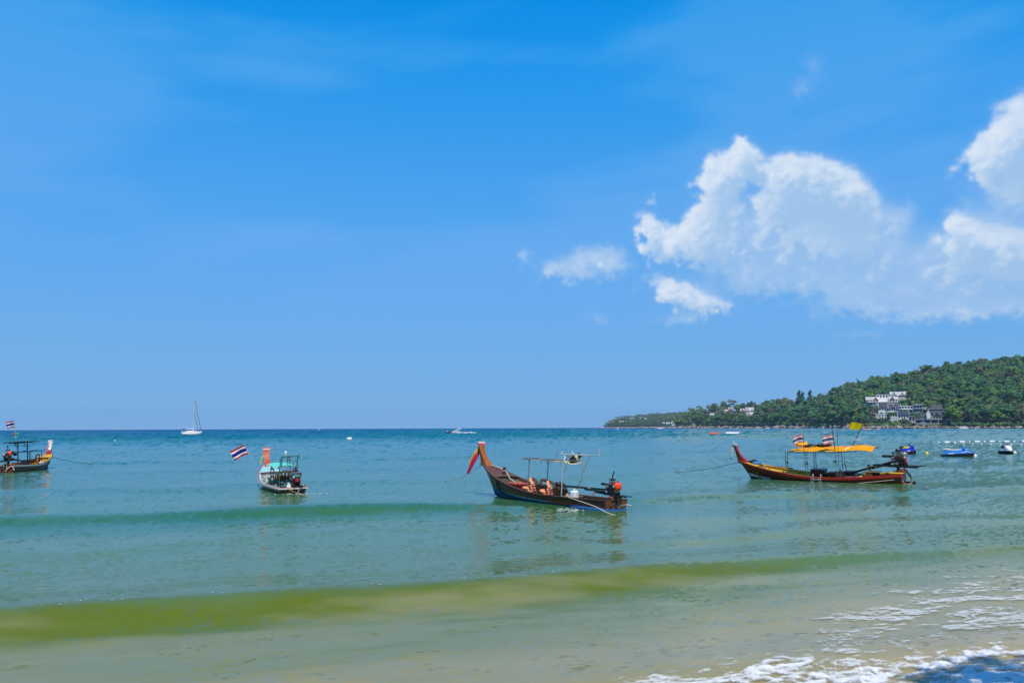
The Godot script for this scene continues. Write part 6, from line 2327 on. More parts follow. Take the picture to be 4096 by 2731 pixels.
	for i in 15:
		st = new_st(true)
		var m: Material = mats.cloth_blue if i > 12 or i < 2 else (mats.cloth_lemon if i % 3 else mats.cloth_cream)
		ball(st, Vector3(0.03 + 0.008 * i, -0.058 * i, 0.03 * sin(i * 1.9)), Vector3(0.06, 0.04, 0.055), Basis(Vector3.BACK, i * 0.7), 7, 5)
		obj("flower", st, m, garland)
	st = new_st(true)
	lathe(st, [Vector2(0.05, 0), Vector2(0.045, 0.08), Vector2(0.02, 0.2), Vector2(0.0, 0.22)], Transform3D(Basis(Vector3.BACK, 0.1), Vector3(-0.02, 0.06, 0.16)), 7)
	obj("offering", st, mats.cloth_cream, garland)
	# flags
	make_flag("flag", "faded striped flag above the yellow float, left on the canopy", tf * Vector3(5.10, 2.10, -0.80), tf * Vector3(5.09, 3.18, -0.80), 0.62, 0.46, mats.flag_faded, mats.steel_tube, 0.06, 0.16, 0.25, 0.03, 0.9)
	make_flag("flag", "faded striped flag on the canopy's rear pole beside the antenna", tf * Vector3(3.34, 2.10, -0.80), tf * Vector3(3.42, 3.46, -0.80), 0.62, 0.48, mats.flag_faded, mats.engine_iron, 0.05, 0.03, 0.2, 0.32, 0.9)
	make_flag("flag", "plain yellow flag on a slanted pole at the canopy's back", tf * Vector3(2.65, 2.46, 0.3), tf * Vector3(1.99, 3.65, 0.3), 0.66, 0.42, mats.flag_yellow, mats.engine_iron, 0.05, 0.05, 0.2, 0.02, 0.0)
	# ropes
	rope_between("thin dark rope from the maroon boat's bow out to the left", sag(tf * Vector3(9.40, 1.40, 0.0), Vector3(9.46, -0.03, -59.8), 0.35, 16), 0.014, mats.rope_dark)
	rope_between("pale rope running along the maroon boat's side to its stern", curve([tf * Vector3(0.35, 0.66, -0.68), tf * Vector3(1.2, 0.56, -0.83), tf * Vector3(2.3, 0.42, -0.92), tf * Vector3(2.55, 0.33, -0.92)], 5), 0.015, mats.rope_pale)
	rope_between("rope over the canopy between the two inner tubes", curve([tf * Vector3(5.0, 2.18, -0.84), tf * Vector3(4.9, 2.36, -0.45), tf * Vector3(4.6, 2.50, 0.0), tf * Vector3(4.4, 2.46, 0.3)], 5), 0.02, mats.rope_tan)


func make_teal_boat() -> void:
	var c := {
		"label": "longtail boat with aqua deck and teal canopy, stern to the beach", "at": Vector3(-10.816, -0.345, -39.816), "yaw": -26.44, "pitch": -1.03, "roll": -0.74,
		"L": 7.61, "hs": 0.62, "hm": 0.70, "hb": 1.63, "rise": 1.75, "beam": 0.88, "ws": 0.66, "fz": 0.2, "kz": 0.08, "fe": 0.95, "pa": 0.32, "pc": 0.92, "flare": 0.07,
		"vb": 0.62, "vb_bow": 0.40, "strakes": 3, "ribs": 8, "deck_at": 0.79, "deck_planks": 12, "side_deck": 0.13, "floor_y": 0.22, "rail_w": 0.06, "face_split": 0,
		"bottom": mats.paint_umber, "topside": mats.wood_olive, "inside": mats.paint_offwhite, "rail": mats.paint_crimson, "rub": mats.paint_white, "deck": mats.paint_aqua, "deck_alt": mats.paint_aqua, "boards": mats.wood_grey, "rib": mats.wood_grey,
		"seam": mats.paint_aqua, "coaming": mats.paint_crimson, "bulkhead": mats.paint_offwhite, "prow_side": mats.paint_vermilion, "prow_face": mats.paint_vermilion, "prow_foot": mats.paint_vermilion,
		"bands": [mats.paint_vermilion, mats.cloth_cream], "stripes": [[0.80, 0.985, mats.paint_ice, 0.05]],
	}
	var boat := make_boat(c)
	var tf := boat.transform
	# white moulding outside the red rail
	for side in [-1.0, 1.0]:
		var w := new_st()
		for i in 30:
			bar(w, hull_point(c, i / 30.0, 0.97, side, -0.045), hull_point(c, (i + 1) / 30.0, 0.97, side, -0.045), 0.06, 0.07, 0.014)
		obj("white_moulding", w, mats.paint_white, boat)
	# the same mouldings across the rounded stern
	for q in [["stern_rail", 1.0, 0.03, 0.06, 0.05, mats.paint_crimson], ["stern_moulding", 0.95, 0.055, 0.07, 0.07, mats.paint_white]]:
		var sr := new_st()
		var edge := []
		for i in 11:
			var a := -1.0 + i * 0.2
			edge.append(Vector3(-0.16 * (1.0 - a * a) - q[2], hull_point(c, 0.0, q[1], 1.0).y + 0.01, a * (hull_point(c, 0.0, q[1], 1.0).z + q[2])))
		for i in 10:
			bar(sr, edge[i], edge[i + 1], q[3], q[4], 0.012)
		obj(q[0], sr, q[5], boat)
	var round_stern := new_st(true)
	var lower := []
	for i in 11:
		var a := -1.0 + i * 0.2
		var col := []
		for j in 6:
			var v := j / 5.0
			var p := hull_point(c, 0.0, 0.25 + 0.75 * v, 1.0)
			col.append(Vector3(-0.16 * (1.0 - a * a) * (0.35 + 0.65 * v), p.y, a * p.z))
		lower.append(col)
	sheet(round_stern, lower)
	obj("rounded_stern", round_stern, mats.paint_umber, boat)
	make_engine(boat, Vector3(0.15, 1.0, 0.16), 1.2, {"tank": mats.paint_teal, "tank_at": Vector3(-0.20, 0.15, 0.02), "tank_size": Vector3(0.12, 0.14, 0.26), "wheel": mats.engine_iron, "guard": mats.paint_crimson, "wire": mats.engine_steel, "accent": mats.paint_crimson, "exhaust": [Vector3(0.04, 0.30, 0), Vector3(0.04, 0.38, 0), Vector3(0.03, 0.46, 0.0), Vector3(0.02, 0.52, 0)], "hoses": 12, "bits": 12, "tail": Vector3(3.6, 0.95, 0.2)})
	piece(boat, "engine_shroud", Vector3(-0.10, 0.98, 0.18), Vector3(0.10, 0.20, 0.22), mats.paint_crimson, 0.04)
	pipe(boat, "skeg_blade", curve([Vector3(-0.10, 0.86, 0.36), Vector3(-0.20, 0.60, 0.30), Vector3(-0.30, 0.34, 0.14), Vector3(-0.42, 0.20, 0.02)], 4), 0.045, mats.steel_teal_grey)
	piece(boat, "stern_plate", Vector3(0.02, 0.66, 0.28), Vector3(0.06, 0.20, 0.34), mats.paint_teal_dark, 0.01)
	# canopy
	var frame := pipe(boat, "canopy_frame", [Vector3(4.0, 1.66, -0.56), Vector3(0.8, 1.58, -0.60)], 0.02, mats.steel_teal)
	pipe(frame, "side_rail", [Vector3(4.0, 1.70, 0.56), Vector3(0.8, 1.60, 0.5)], 0.02, mats.steel_teal)
	for q in [[3.35, -0.5, 1.62], [2.6, -0.48, 1.62], [0.87, -0.5, 1.60], [3.35, 0.5, 1.64], [1.25, 0.30, 1.58], [0.9, 0.33, 1.58]]:
		pipe(frame, "canopy_post", [Vector3(q[0], 0.45, q[1]), Vector3(q[0], q[2], q[1])], 0.022, mats.steel_teal)
	var rows := []
	for i in 15:
		var u := i / 14.0
		var row := []
		for j in 9:
			var q := -1.0 + j * 0.25
			row.append(Vector3(lerpf(4.05, 0.75, u), lerpf(1.71, 1.61, u) + 0.07 * (1.0 - q * q) - 0.025 * absf(sin(i * 2.3)) * absf(q) - 0.05 * smoothstep(0.8, 1.0, -q) * (0.5 + 0.5 * sin(i * 1.3)), q * lerpf(0.62, 0.64, u) - 0.06 * u))
		rows.append(row)
	var st := new_st(true)
	sheet(st, rows)
	obj("canopy_cloth", st, mats.canvas_aqua, frame)
	# rack over the stern
	for z in [-0.42, 0.36]:
		pipe(frame, "rack_post", [Vector3(0.85, 1.6, z), Vector3(0.82, 1.95, z), Vector3(0.8, 2.14, z + 0.03)], 0.024, mats.steel_teal)
		pipe(frame, "rack_post", [Vector3(1.0, 1.6, z + 0.05), Vector3(0.97, 2.0, z + 0.05), Vector3(0.86, 2.10, z + 0.14)], 0.018, mats.steel_teal)
	pipe(frame, "rack_rail", [Vector3(0.8, 2.15, -0.46), Vector3(0.8, 2.15, 0.46)], 0.028, mats.steel_teal)
	pipe(frame, "rack_rail", [Vector3(1.05, 2.13, -0.44), Vector3(1.05, 2.13, 0.44)], 0.022, mats.steel_teal)
	pipe(frame, "rack_stanchion", [Vector3(0.8, 2.10, 0.44), Vector3(0.8, 2.28, 0.44)], 0.02, mats.steel_teal)
	pipe(frame, "rod_holder", [Vector3(0.95, 1.62, -0.46), Vector3(0.95, 2.05, -0.46)], 0.024, mats.steel_teal)
	pipe(frame, "roof_hoop", curve([Vector3(1.2, 1.66, 0.24), Vector3(1.2, 1.84, 0.26), Vector3(1.2, 1.90, 0.34), Vector3(1.2, 1.84, 0.42), Vector3(1.2, 1.66, 0.44)], 4), 0.016, mats.steel_teal)
	piece(frame, "roof_plank", Vector3(0.92, 1.66, -0.1), Vector3(0.16, 0.03, 0.95), mats.wood_grey, 0.006)
	var shelf := piece(frame, "shelf", Vector3(1.5, 1.95, 0.06), Vector3(0.2, 0.03, 0.3), mats.wood_grey, 0.006)
	for z in [0.0, 0.1]:
		pipe(shelf, "shelf_post", [Vector3(1.5, 1.62, z), Vector3(1.5, 1.95, z)], 0.018, mats.steel_teal)
	for q in [[Vector3(0.78, 2.05, -0.06), Vector3(0.06, 0.12, 0.16)], [Vector3(0.85, 1.50, 0.26), Vector3(0.06, 0.13, 0.24)]]:
		var lamp := piece(frame, "flood_lamp", q[0], q[1], mats.black_rubber, 0.01)
		piece(lamp, "lamp_lens", q[0] + Vector3(-0.034, 0, 0), q[1] * Vector3(0.1, 0.6, 0.7), mats.engine_steel, 0.002)
	st = new_st(true)
	lathe(st, [Vector2(0.0, 0), Vector2(0.05, 0), Vector2(0.03, 0.06), Vector2(0.055, 0.10), Vector2(0.06, 0.18), Vector2(0.035, 0.24), Vector2(0, 0.25)], Transform3D(Basis.IDENTITY, Vector3(0.8, 2.17, -0.22)), 10)
	obj("beacon", st, mats.plastic_white, frame)
	var box_lamp := piece(frame, "side_sign", Vector3(3.3, 1.52, -0.46), Vector3(0.05, 0.16, 0.12), mats.canvas_cream, 0.01)
	piece(box_lamp, "side_sign_rim", Vector3(3.29, 1.44, -0.44), Vector3(0.05, 0.05, 0.16), mats.paint_teal, 0.01)
	# inside
	piece(boat, "white_seat", Vector3(5.2, 0.98, -0.08), Vector3(0.5, 0.06, 0.95), mats.paint_white, 0.02)
	piece(boat, "cross_plank", Vector3(4.75, 0.80, -0.1), Vector3(0.22, 0.05, 1.25), mats.wood_grey, 0.01)
	for q in [[1.9, -0.09, 0.62], [3.0, -0.12, 0.62]]:
		var o := piece(boat, "teal_bench", Vector3(q[0], 0.86, q[1]), Vector3(0.05, 0.09, 0.66), mats.paint_teal, 0.01)
		piece(o, "bench_rail", Vector3(q[0], 0.70, q[1]), Vector3(0.04, 0.06, 0.66), mats.paint_teal_dark, 0.01)
		for s in [-1, 1]:
			piece(o, "bench_post", Vector3(q[0], 0.64, q[1] + s * 0.32), Vector3(0.06, 0.5, 0.07), mats.paint_teal, 0.01)
		piece(o, "bench_seat", Vector3(q[0] - 0.2, 0.55, q[1]), Vector3(0.36, 0.04, 0.66), mats.paint_teal_dark, 0.01)
	var sack := thing("patterned_sack", "pale patterned sack standing at the teal boat's left side", "sack", tf * Transform3D(Basis.IDENTITY, Vector3(4.0, 0.62, -0.50)))
	st = new_st(true)
	blob(st, Vector3(0, 0.18, 0), Vector3(0.18, 0.2, 0.18), 10, 7, 0.3, 2.0, 3.0)
	obj("body", st, mats.cloth_cream, sack)
	for q in [[Vector3(0.55, 0.50, -0.08), "white jug on the teal boat's floor beside the engine", mats.plastic_white], [Vector3(0.75, 0.48, -0.26), "dark green drum on the teal boat's floor by its left rail", mats.paint_teal_dark]]:
		var jug := thing("fuel_jug", q[1], "jug", tf * Transform3D(Basis(Vector3.UP, 0.4), q[0]))
		st = new_st(true)
		lathe(st, [Vector2(0, 0), Vector2(0.13, 0), Vector2(0.14, 0.04), Vector2(0.14, 0.22), Vector2(0.10, 0.28), Vector2(0.04, 0.30), Vector2(0.04, 0.34), Vector2(0, 0.34)], Transform3D.IDENTITY, 12)
		obj("body", st, q[2], jug)
		pipe(jug, "handle", curve([Vector3(0.1, 0.26, 0), Vector3(0.06, 0.36, 0), Vector3(-0.06, 0.36, 0), Vector3(-0.1, 0.26, 0)], 3), 0.014, q[2])
	var oar := thing("oar", "weathered oar leaning over the teal boat's right side", "oar", tf)
	pipe(oar, "loom", [Vector3(4.7, 0.98, 0.28), Vector3(5.6, 1.48, 0.82)], 0.022, mats.wood_grey)
	piece(oar, "blade", Vector3(4.62, 0.94, 0.23), Vector3(0.34, 0.02, 0.12), mats.wood_grey, 0.008, Basis(Vector3.UP, -0.5) * Basis(Vector3.BACK, 0.45))
	var g := "orange life jackets in the teal boat"
	var spots := [[Vector3(2.10, 1.20, -0.26), 0.0, "life jacket at the left end of the teal boat's row"], [Vector3(2.10, 1.20, -0.08), 0.1, "life jacket second from left in the teal boat's row"], [Vector3(2.10, 1.20, 0.10), -0.1, "life jacket third from left in the teal boat's row"], [Vector3(2.10, 1.20, 0.27), 0.05, "life jacket at the right end of the teal boat's row"], [Vector3(4.05, 0.90, -0.30), 0.2, "bright orange life jacket left of the teal posts"], [Vector3(3.1, 1.02, -0.20), -0.2, "faded pink life jacket between the two teal posts"]]
	var k := 0
	for q in spots:
		var pose: Basis = Basis(Vector3.UP, -PI / 2 + q[1]) * Basis.from_scale(Vector3(0.72, 0.9, 0.9))
		life_jacket(boat, q[0], pose, q[2], [mats.jacket_orange, mats.jacket_rust, mats.jacket_rust, mats.jacket_orange, mats.jacket_bright, mats.jacket_rose][k], g)
		k += 1
	var sash := thing("bow_sash", "pale green and white sash hanging left of the orange prow", "sash", tf * Transform3D(Basis.IDENTITY, Vector3(7.85, 2.20, -0.14)))
	var ac := Vector3(0.3, 0, 1.0).normalized()
	ribbon(sash, "ribbon", [Vector3(0, 0, 0), Vector3(0, -0.18, -0.08), Vector3(0.0, -0.42, -0.16), Vector3(0, -0.58, -0.15)], 0.03, 0.09, mats.cloth_lime, ac)
	ribbon(sash, "ribbon", [Vector3(-0.02, 0, 0.02), Vector3(-0.02, -0.2, -0.05), Vector3(-0.02, -0.46, -0.12), Vector3(-0.02, -0.6, -0.12)], 0.02, 0.06, mats.cloth_cream, ac)
	make_flag("flag", "crisp red, white and blue striped flag on a leaning pole", tf * Vector3(5.6, 1.16, -0.76), tf * Vector3(5.6, 2.84, -1.58), 0.84, 0.54, mats.flag_striped, mats.steel_bright, 0.05, 0.10, -0.12, 0.10, 0.0)
	rope_between("rope from the teal boat's stern slanting right into the water", sag(tf * Vector3(0.05, 0.64, -0.36), Vector3(-8.7, -0.04, -36.5), 0.06, 8), 0.017, mats.rope_tan)


func make_yellow_boat() -> void:
	var c := {
		"label": "dark longtail boat with yellow foredeck and white prow, far left", "at": Vector3(-36.972, -0.22, -58.781), "yaw": -9.34, "pitch": -0.42, "roll": -4.2,
		"L": 8.08, "hs": 0.78, "hm": 0.68, "hb": 1.50, "rise": 1.7, "beam": 0.86, "ws": 0.54, "fz": 0.2, "kz": 0.05, "fe": 0.55, "pa": 0.2, "pc": 1.05, "flare": 0.06,
		"vb": 0.5, "vb_bow": 0.3, "strakes": 3, "ribs": 7, "deck_at": 0.80, "deck_planks": 10, "side_deck": 0.12, "floor_y": 0.24, "rail_w": 0.06, "face_split": 3,
		"bottom": mats.paint_maroon, "topside": mats.paint_maroon, "inside": mats.paint_amber, "rail": mats.wood_brown, "rub": mats.paint_white, "deck": mats.paint_sunny, "deck_alt": mats.paint_sunny, "boards": mats.wood_grey, "rib": mats.wood_brown,
		"seam": mats.paint_sunny, "coaming": mats.wood_brown, "bulkhead": mats.paint_amber, "prow_side": mats.wood_orange, "prow_face": mats.paint_white, "prow_foot": mats.paint_crimson,
		"bands": [mats.paint_white], "stripes": [],
	}
	var boat := make_boat(c)
	var tf := boat.transform
	for side in [-1.0, 1.0]:
		var w := new_st()
		for i in 30:
			bar(w, hull_point(c, i / 30.0, 0.95, side, -0.03), hull_point(c, (i + 1) / 30.0, 0.95, side, -0.03), 0.05, 0.06, 0.012)
		obj("white_moulding", w, mats.paint_white, boat)
	make_engine(boat, Vector3(0.35, 1.42, 0.0), 1.3, {"tank": mats.tank_orange, "tank_at": Vector3(-0.05, 0.16, 0.16), "tank_size": Vector3(0.3, 0.3, 0.16), "wheel": mats.engine_iron, "guard": mats.engine_iron, "wire": mats.engine_steel, "accent": mats.engine_steel, "exhaust": [Vector3(0.04, 0.36, 0), Vector3(0.06, 0.46, 0), Vector3(0.04, 0.56, 0.0), Vector3(-0.02, 0.62, 0)], "hoses": 8, "bits": 8, "tail": Vector3(3.4, 0.92, 0.0)})
	pipe(boat, "tiller_bar", [Vector3(0.2, 1.13, 0.0), Vector3(-0.95, 1.2, -0.1)], 0.026, mats.engine_iron)
	pipe(boat, "stern_strut", curve([Vector3(0.0, 1.0, 0.0), Vector3(-0.2, 0.7, 0.0), Vector3(-0.34, 0.38, 0.0)], 4), 0.04, mats.engine_iron)
	pipe(boat, "stern_rope_loop", curve([Vector3(-0.05, 0.8, 0.1), Vector3(-0.25, 0.55, 0.2), Vector3(-0.3, 0.36, 0.1)], 5), 0.03, mats.rope_pale)
	pipe(boat, "stern_hoop", curve([Vector3(-0.1, 0.4, 0.1), Vector3(-0.1, 0.66, 0.3), Vector3(-0.1, 0.70, 0.5), Vector3(-0.1, 0.40, 0.62)], 5), 0.034, mats.rope_pale)
	piece(boat, "stern_deck", Vector3(0.4, 0.86, 0.0), Vector3(0.7, 0.05, 0.8), mats.paint_amber, 0.02)
	# tall posts under a solar roof, with a lower awning forward
	var frame := pipe(boat, "canopy_frame", [Vector3(2.0, 2.42, -0.5), Vector3(2.0, 2.42, 0.5)], 0.03, mats.black_steel)
	for z in [-0.34, 0.34]:
		pipe(frame, "tall_post", [Vector3(2.9, 0.5, z), Vector3(2.9, 2.42, z)], 0.042, mats.black_steel)
		pipe(frame, "roof_brace", curve([Vector3(2.9, 2.12, z), Vector3(2.75, 2.16, z - 0.06), Vector3(2.66, 2.26, z - 0.1), Vector3(2.6, 2.42, z - 0.12)], 3), 0.026, mats.black_steel)
		pipe(frame, "roof_beam", [Vector3(1.5, 2.42, z), Vector3(4.0, 2.42, z)], 0.03, mats.black_steel)
	for x in [1.75, 2.8, 3.85]:
		var panel := piece(frame, "solar_panel", Vector3(x, 2.47, 0.02), Vector3(0.98, 0.04, 1.3), mats.solar_glass, 0.006)
		piece(panel, "panel_frame", Vector3(x, 2.445, 0.02), Vector3(1.02, 0.02, 1.34), mats.black_steel, 0.004)
	piece(frame, "yellow_float", Vector3(1.9, 2.36, 0.0), Vector3(0.4, 0.12, 0.2), mats.paint_sunny, 0.04)
	piece(frame, "speaker_box", Vector3(1.6, 1.56, 0.0), Vector3(0.14, 0.2, 0.2), mats.black_rubber, 0.01)
	for z in [-0.45, 0.45]:
		pipe(frame, "awning_rail", [Vector3(1.4, 1.70, z), Vector3(5.9, 1.72, z)], 0.024, mats.black_steel)
		pipe(frame, "awning_post", [Vector3(5.2, 0.6, z), Vector3(5.2, 1.72, z)], 0.028, mats.black_steel)
		pipe(frame, "awning_post", [Vector3(3.2, 0.6, z), Vector3(3.2, 1.70, z)], 0.022, mats.black_steel)
	for x in [4.6, 5.2, 5.9]:
		pipe(frame, "awning_bar", [Vector3(x, 1.73, -0.45), Vector3(x, 1.73, 0.45)], 0.02, mats.black_steel)
	var rows := []
	for i in 11:
		var row := []
		for j in 7:
			var q := -1.0 + j / 3.0
			row.append(Vector3(lerpf(4.6, 1.3, i / 10.0), 1.75 + 0.05 * (1.0 - q * q) - 0.03 * sin(i * 2.1) * absf(q), q * 0.5))
		rows.append(row)
	var st := new_st(true)
	sheet(st, rows)
	obj("awning_cloth", st, mats.canvas_blue, frame)
	# mast with flag and side lights
	var mast := pipe(boat, "mast", [Vector3(1.8, 2.45, 0.0), Vector3(1.62, 3.55, 0.0)], 0.02, mats.steel_bright)
	pipe(mast, "lamp_arm", curve([Vector3(1.74, 3.0, -0.13), Vector3(1.74, 2.86, -0.12), Vector3(1.74, 2.84, 0.0), Vector3(1.74, 2.86, 0.12), Vector3(1.74, 3.0, 0.13)], 3), 0.014, mats.steel_bright)
	for q in [[-0.13, mats.lamp_red], [0.13, mats.lamp_green]]:
		st = new_st(true)
		lathe(st, [Vector2(0, 0), Vector2(0.04, 0), Vector2(0.065, 0.08), Vector2(0.06, 0.16), Vector2(0.02, 0.18), Vector2(0, 0.18)], Transform3D(Basis.IDENTITY, Vector3(1.74, 3.0, q[0])), 9)
		obj("side_lamp", st, q[1], mast)
	make_flag("flag", "small striped flag flying above the black solar roof", tf * Vector3(1.64, 3.45, 0.0), tf * Vector3(1.52, 4.08, -0.02), 0.60, 0.50, mats.flag_striped, mats.steel_bright, 0.07, 0.03, 0.1, 0.02, 0.0)
	# gear
	piece(boat, "engine_cover", Vector3(2.6, 0.82, -0.05), Vector3(2.0, 0.26, 0.5), mats.paint_maroon, 0.02)
	piece(boat, "mooring_post", Vector3(6.95, 1.24, 0.0), Vector3(0.12, 0.46, 0.14), mats.paint_amber, 0.02)
	piece(boat, "thwart", Vector3(5.5, 0.62, 0.0), Vector3(0.3, 0.05, 1.2), mats.wood_brown, 0.01)
	var g := "orange life jackets in the yellow-decked boat"
	life_jacket(boat, Vector3(4.1, 1.02, -0.34), jacket_pose(-0.9, 0.2), "orange life jacket heaped left in the yellow-decked boat", mats.jacket_orange, g)
	life_jacket(boat, Vector3(4.3, 1.02, 0.0), jacket_pose(-0.9, -0.2), "rusty life jacket in the middle of the yellow-decked boat's heap", mats.jacket_rust, g)
	life_jacket(boat, Vector3(4.4, 1.02, 0.3), jacket_pose(-0.8, 0.1), "bright life jacket right in the yellow-decked boat's heap", mats.jacket_bright, g)
	life_jacket(boat, Vector3(4.9, 1.24, 0.28), Basis(Vector3.UP, -PI / 2) * Basis.from_scale(Vector3(0.9, 1.2, 1.0)), "brown life jacket hung upright before the yellow foredeck", mats.jacket_brown, g)
	var coil := thing("rope_coil", "white rope wound round the yellow mooring post", "rope", tf * Transform3D(Basis.IDENTITY, Vector3(6.95, 1.2, 0.0)))
	st = new_st(true)
	for k in 4:
		var turns := []
		for i in 13:
			var a := TAU * i / 12.0
			turns.append(Vector3(cos(a) * 0.11, -0.05 + 0.05 * k + 0.02 * sin(a), sin(a) * 0.12))
		tube(st, turns, 0.024, 6)
	tube(st, curve([Vector3(-0.1, 0, -0.05), Vector3(-0.3, -0.15, -0.2), Vector3(-0.5, -0.4, -0.15), Vector3(-0.5, -0.55, 0.1)], 4), 0.026, 6)
	tube(st, curve([Vector3(-0.1, 0, 0.05), Vector3(-0.35, -0.2, 0.15), Vector3(-0.45, -0.5, 0.3)], 4), 0.026, 6)
	obj("coil", st, mats.rope_pale, coil)
	var jug := thing("white_float", "white plastic float lying below the yellow mooring post", "float", tf * Transform3D(Basis(Vector3.BACK, 0.4), Vector3(6.3, 0.75, 0.0)))
	st = new_st(true)
	ball(st, Vector3.ZERO, Vector3(0.14, 0.18, 0.18), Basis.IDENTITY, 10, 7)
	obj("body", st, mats.plastic_white, jug)
	pipe(jug, "lanyard", [Vector3(0, 0.17, 0), Vector3(0.03, 0.26, 0.02)], 0.012, mats.rope_pale)
	var sash := thing("bow_sash", "small pink flower bunch and red ribbon on the white prow", "sash", tf * Transform3D(Basis.IDENTITY, Vector3(7.95, 1.85, -0.18)))
	for i in 4:
		st = new_st(true)
		ball(st, Vector3(0, 0.05 * (i % 2), -0.05 * i + 0.05), Vector3(0.06, 0.07, 0.06), Basis.IDENTITY, 7, 5)
		obj("flower", st, mats.cloth_pink, sash)
	ribbon(sash, "ribbon", [Vector3(-0.02, 0.58, 0.1), Vector3(-0.06, 0.5, 0.14), Vector3(-0.06, 0.40, 0.1), Vector3(-0.05, 0.30, 0.12)], 0.015, 0.025, mats.cloth_orange, Vector3(0, 0, 1))
	rope_between("dark rope from the yellow-decked boat's bow slanting right", sag(tf * Vector3(8.0, 1.2, 0.1), Vector3(-38.0, -0.03, -74.0), 0.15, 10), 0.018, mats.rope_dark)
	rope_between("dark rope from the yellow-decked boat's stern off to the left", sag(tf * Vector3(0.0, 0.76, -0.2), Vector3(-39.6, -0.03, -57.2), 0.04, 8), 0.018, mats.rope_dark)


func make_fleet() -> void:
	make_wooden_boat()
	make_red_boat()
	make_teal_boat()
	make_yellow_boat()


# ---------------------------------------------------------------- small craft, buoys, the yacht

func heading(x: float, z: float, degrees: float, y := 0.0) -> Transform3D:
	# x axis along the heading (degrees from the open sea, clockwise)
	var a := deg_to_rad(degrees)
	var f := Vector3(sin(a), 0, -cos(a))
	return Transform3D(Basis(f, Vector3.UP, Vector3(cos(a), 0, sin(a))), Vector3(x, y - (x * x + z * z) / (2.0 * EARTH), z))


func body_loft(parent: Node3D, called: String, stations: Array, m: Material, n := 10) -> MeshInstance3D:
	# stations: x, half width, foot, top, squareness
	var rings := []
	for s in stations:
		var ring := []
		for k in n:
			var a := TAU * k / n
			var e: float = s[4]
			ring.append(Vector3(s[0], lerpf(s[2], s[3], 0.5 + 0.5 * signf(sin(a)) * pow(absf(sin(a)), e)), s[1] * signf(cos(a)) * pow(absf(cos(a)), e)))
		rings.append(ring)
	var st := new_st(true)
	loft(st, rings)
	return obj(called, st, m, parent)


func water_scooter(label: String, at: Transform3D, paint: Material, trim: Material, seat: Material, rear_seat: Material, cowl: Material) -> Node3D:
	var o := thing("water_scooter", label, "water scooter", at)
	var hull := body_loft(o, "hull", [[-1.5, 0.40, -0.12, 0.20, 0.5], [-1.3, 0.52, -0.16, 0.22, 0.5], [0.3, 0.56, -0.18, 0.24, 0.6], [0.95, 0.46, -0.12, 0.30, 0.8], [1.35, 0.24, 0.02, 0.36, 1.0], [1.55, 0.05, 0.22, 0.40, 1.0]], mats.black_rubber)
	body_loft(o, "deck", [[-1.5, 0.42, 0.16, 0.34, 0.5], [-1.2, 0.53, 0.16, 0.40, 0.5], [-0.6, 0.55, 0.18, 0.46, 0.6], [0.2, 0.56, 0.2, 0.58, 0.8], [0.8, 0.48, 0.24, 0.62, 0.9], [1.25, 0.30, 0.28, 0.55, 1.0], [1.52, 0.08, 0.32, 0.44, 1.0]], paint)
	body_loft(o, "pedestal", [[-1.15, 0.22, 0.30, 0.62, 0.6], [-0.4, 0.25, 0.30, 0.66, 0.6], [0.3, 0.24, 0.4, 0.80, 0.7], [0.7, 0.16, 0.45, 0.80, 0.8]], paint)
	body_loft(o, "seat", [[-1.25, 0.14, 0.62, 0.78, 0.6], [-0.95, 0.24, 0.60, 0.86, 0.6], [-0.55, 0.24, 0.60, 0.80, 0.6], [-0.1, 0.20, 0.60, 0.78, 0.6], [0.25, 0.17, 0.66, 0.84, 0.7], [0.42, 0.08, 0.74, 0.86, 0.8]], seat)
	body_loft(o, "seat_back", [[-1.30, 0.14, 0.66, 0.80, 0.6], [-1.0, 0.23, 0.72, 0.90, 0.6], [-0.75, 0.20, 0.76, 0.86, 0.7]], rear_seat)
	var hood := body_loft(o, "hood", [[0.35, 0.18, 0.6, 0.94, 0.8], [0.65, 0.32, 0.5, 1.00, 0.8], [0.95, 0.34, 0.45, 0.86, 0.9], [1.3, 0.2, 0.42, 0.64, 1.0], [1.5, 0.06, 0.4, 0.48, 1.0]], cowl)
	for s in [-1, 1]:
		piece(hood, "side_stripe", Vector3(0.9, 0.56, s * 0.42), Vector3(0.6, 0.07, 0.02), trim, 0.004, Basis(Vector3.BACK, -0.35) * Basis(Vector3.UP, s * 0.25))
		piece(hood, "side_stripe", Vector3(-0.6, 0.36, s * 0.55), Vector3(0.5, 0.10, 0.02), trim, 0.004, Basis(Vector3.BACK, 0.1))
		piece(hood, "mirror", Vector3(0.72, 0.96, s * 0.33), Vector3(0.12, 0.10, 0.14), cowl, 0.03)
	pipe(o, "steering_column", [Vector3(0.62, 0.9, 0), Vector3(0.40, 1.10, 0)], 0.06, mats.black_rubber)
	pipe(o, "handlebar", curve([Vector3(0.26, 1.16, -0.36), Vector3(0.38, 1.15, -0.18), Vector3(0.40, 1.12, 0), Vector3(0.38, 1.15, 0.18), Vector3(0.26, 1.16, 0.36)], 3), 0.03, mats.black_rubber)
	pipe(o, "bumper_rail", [Vector3(-1.5, 0.21, 0.5), Vector3(0.2, 0.24, 0.59), Vector3(0.95, 0.31, 0.48), Vector3(1.5, 0.38, 0.1)], 0.03, mats.black_rubber)
	pipe(o, "bumper_rail", [Vector3(-1.5, 0.21, -0.5), Vector3(0.2, 0.24, -0.59), Vector3(0.95, 0.31, -0.48), Vector3(1.5, 0.38, -0.1)], 0.03, mats.black_rubber)
	return o


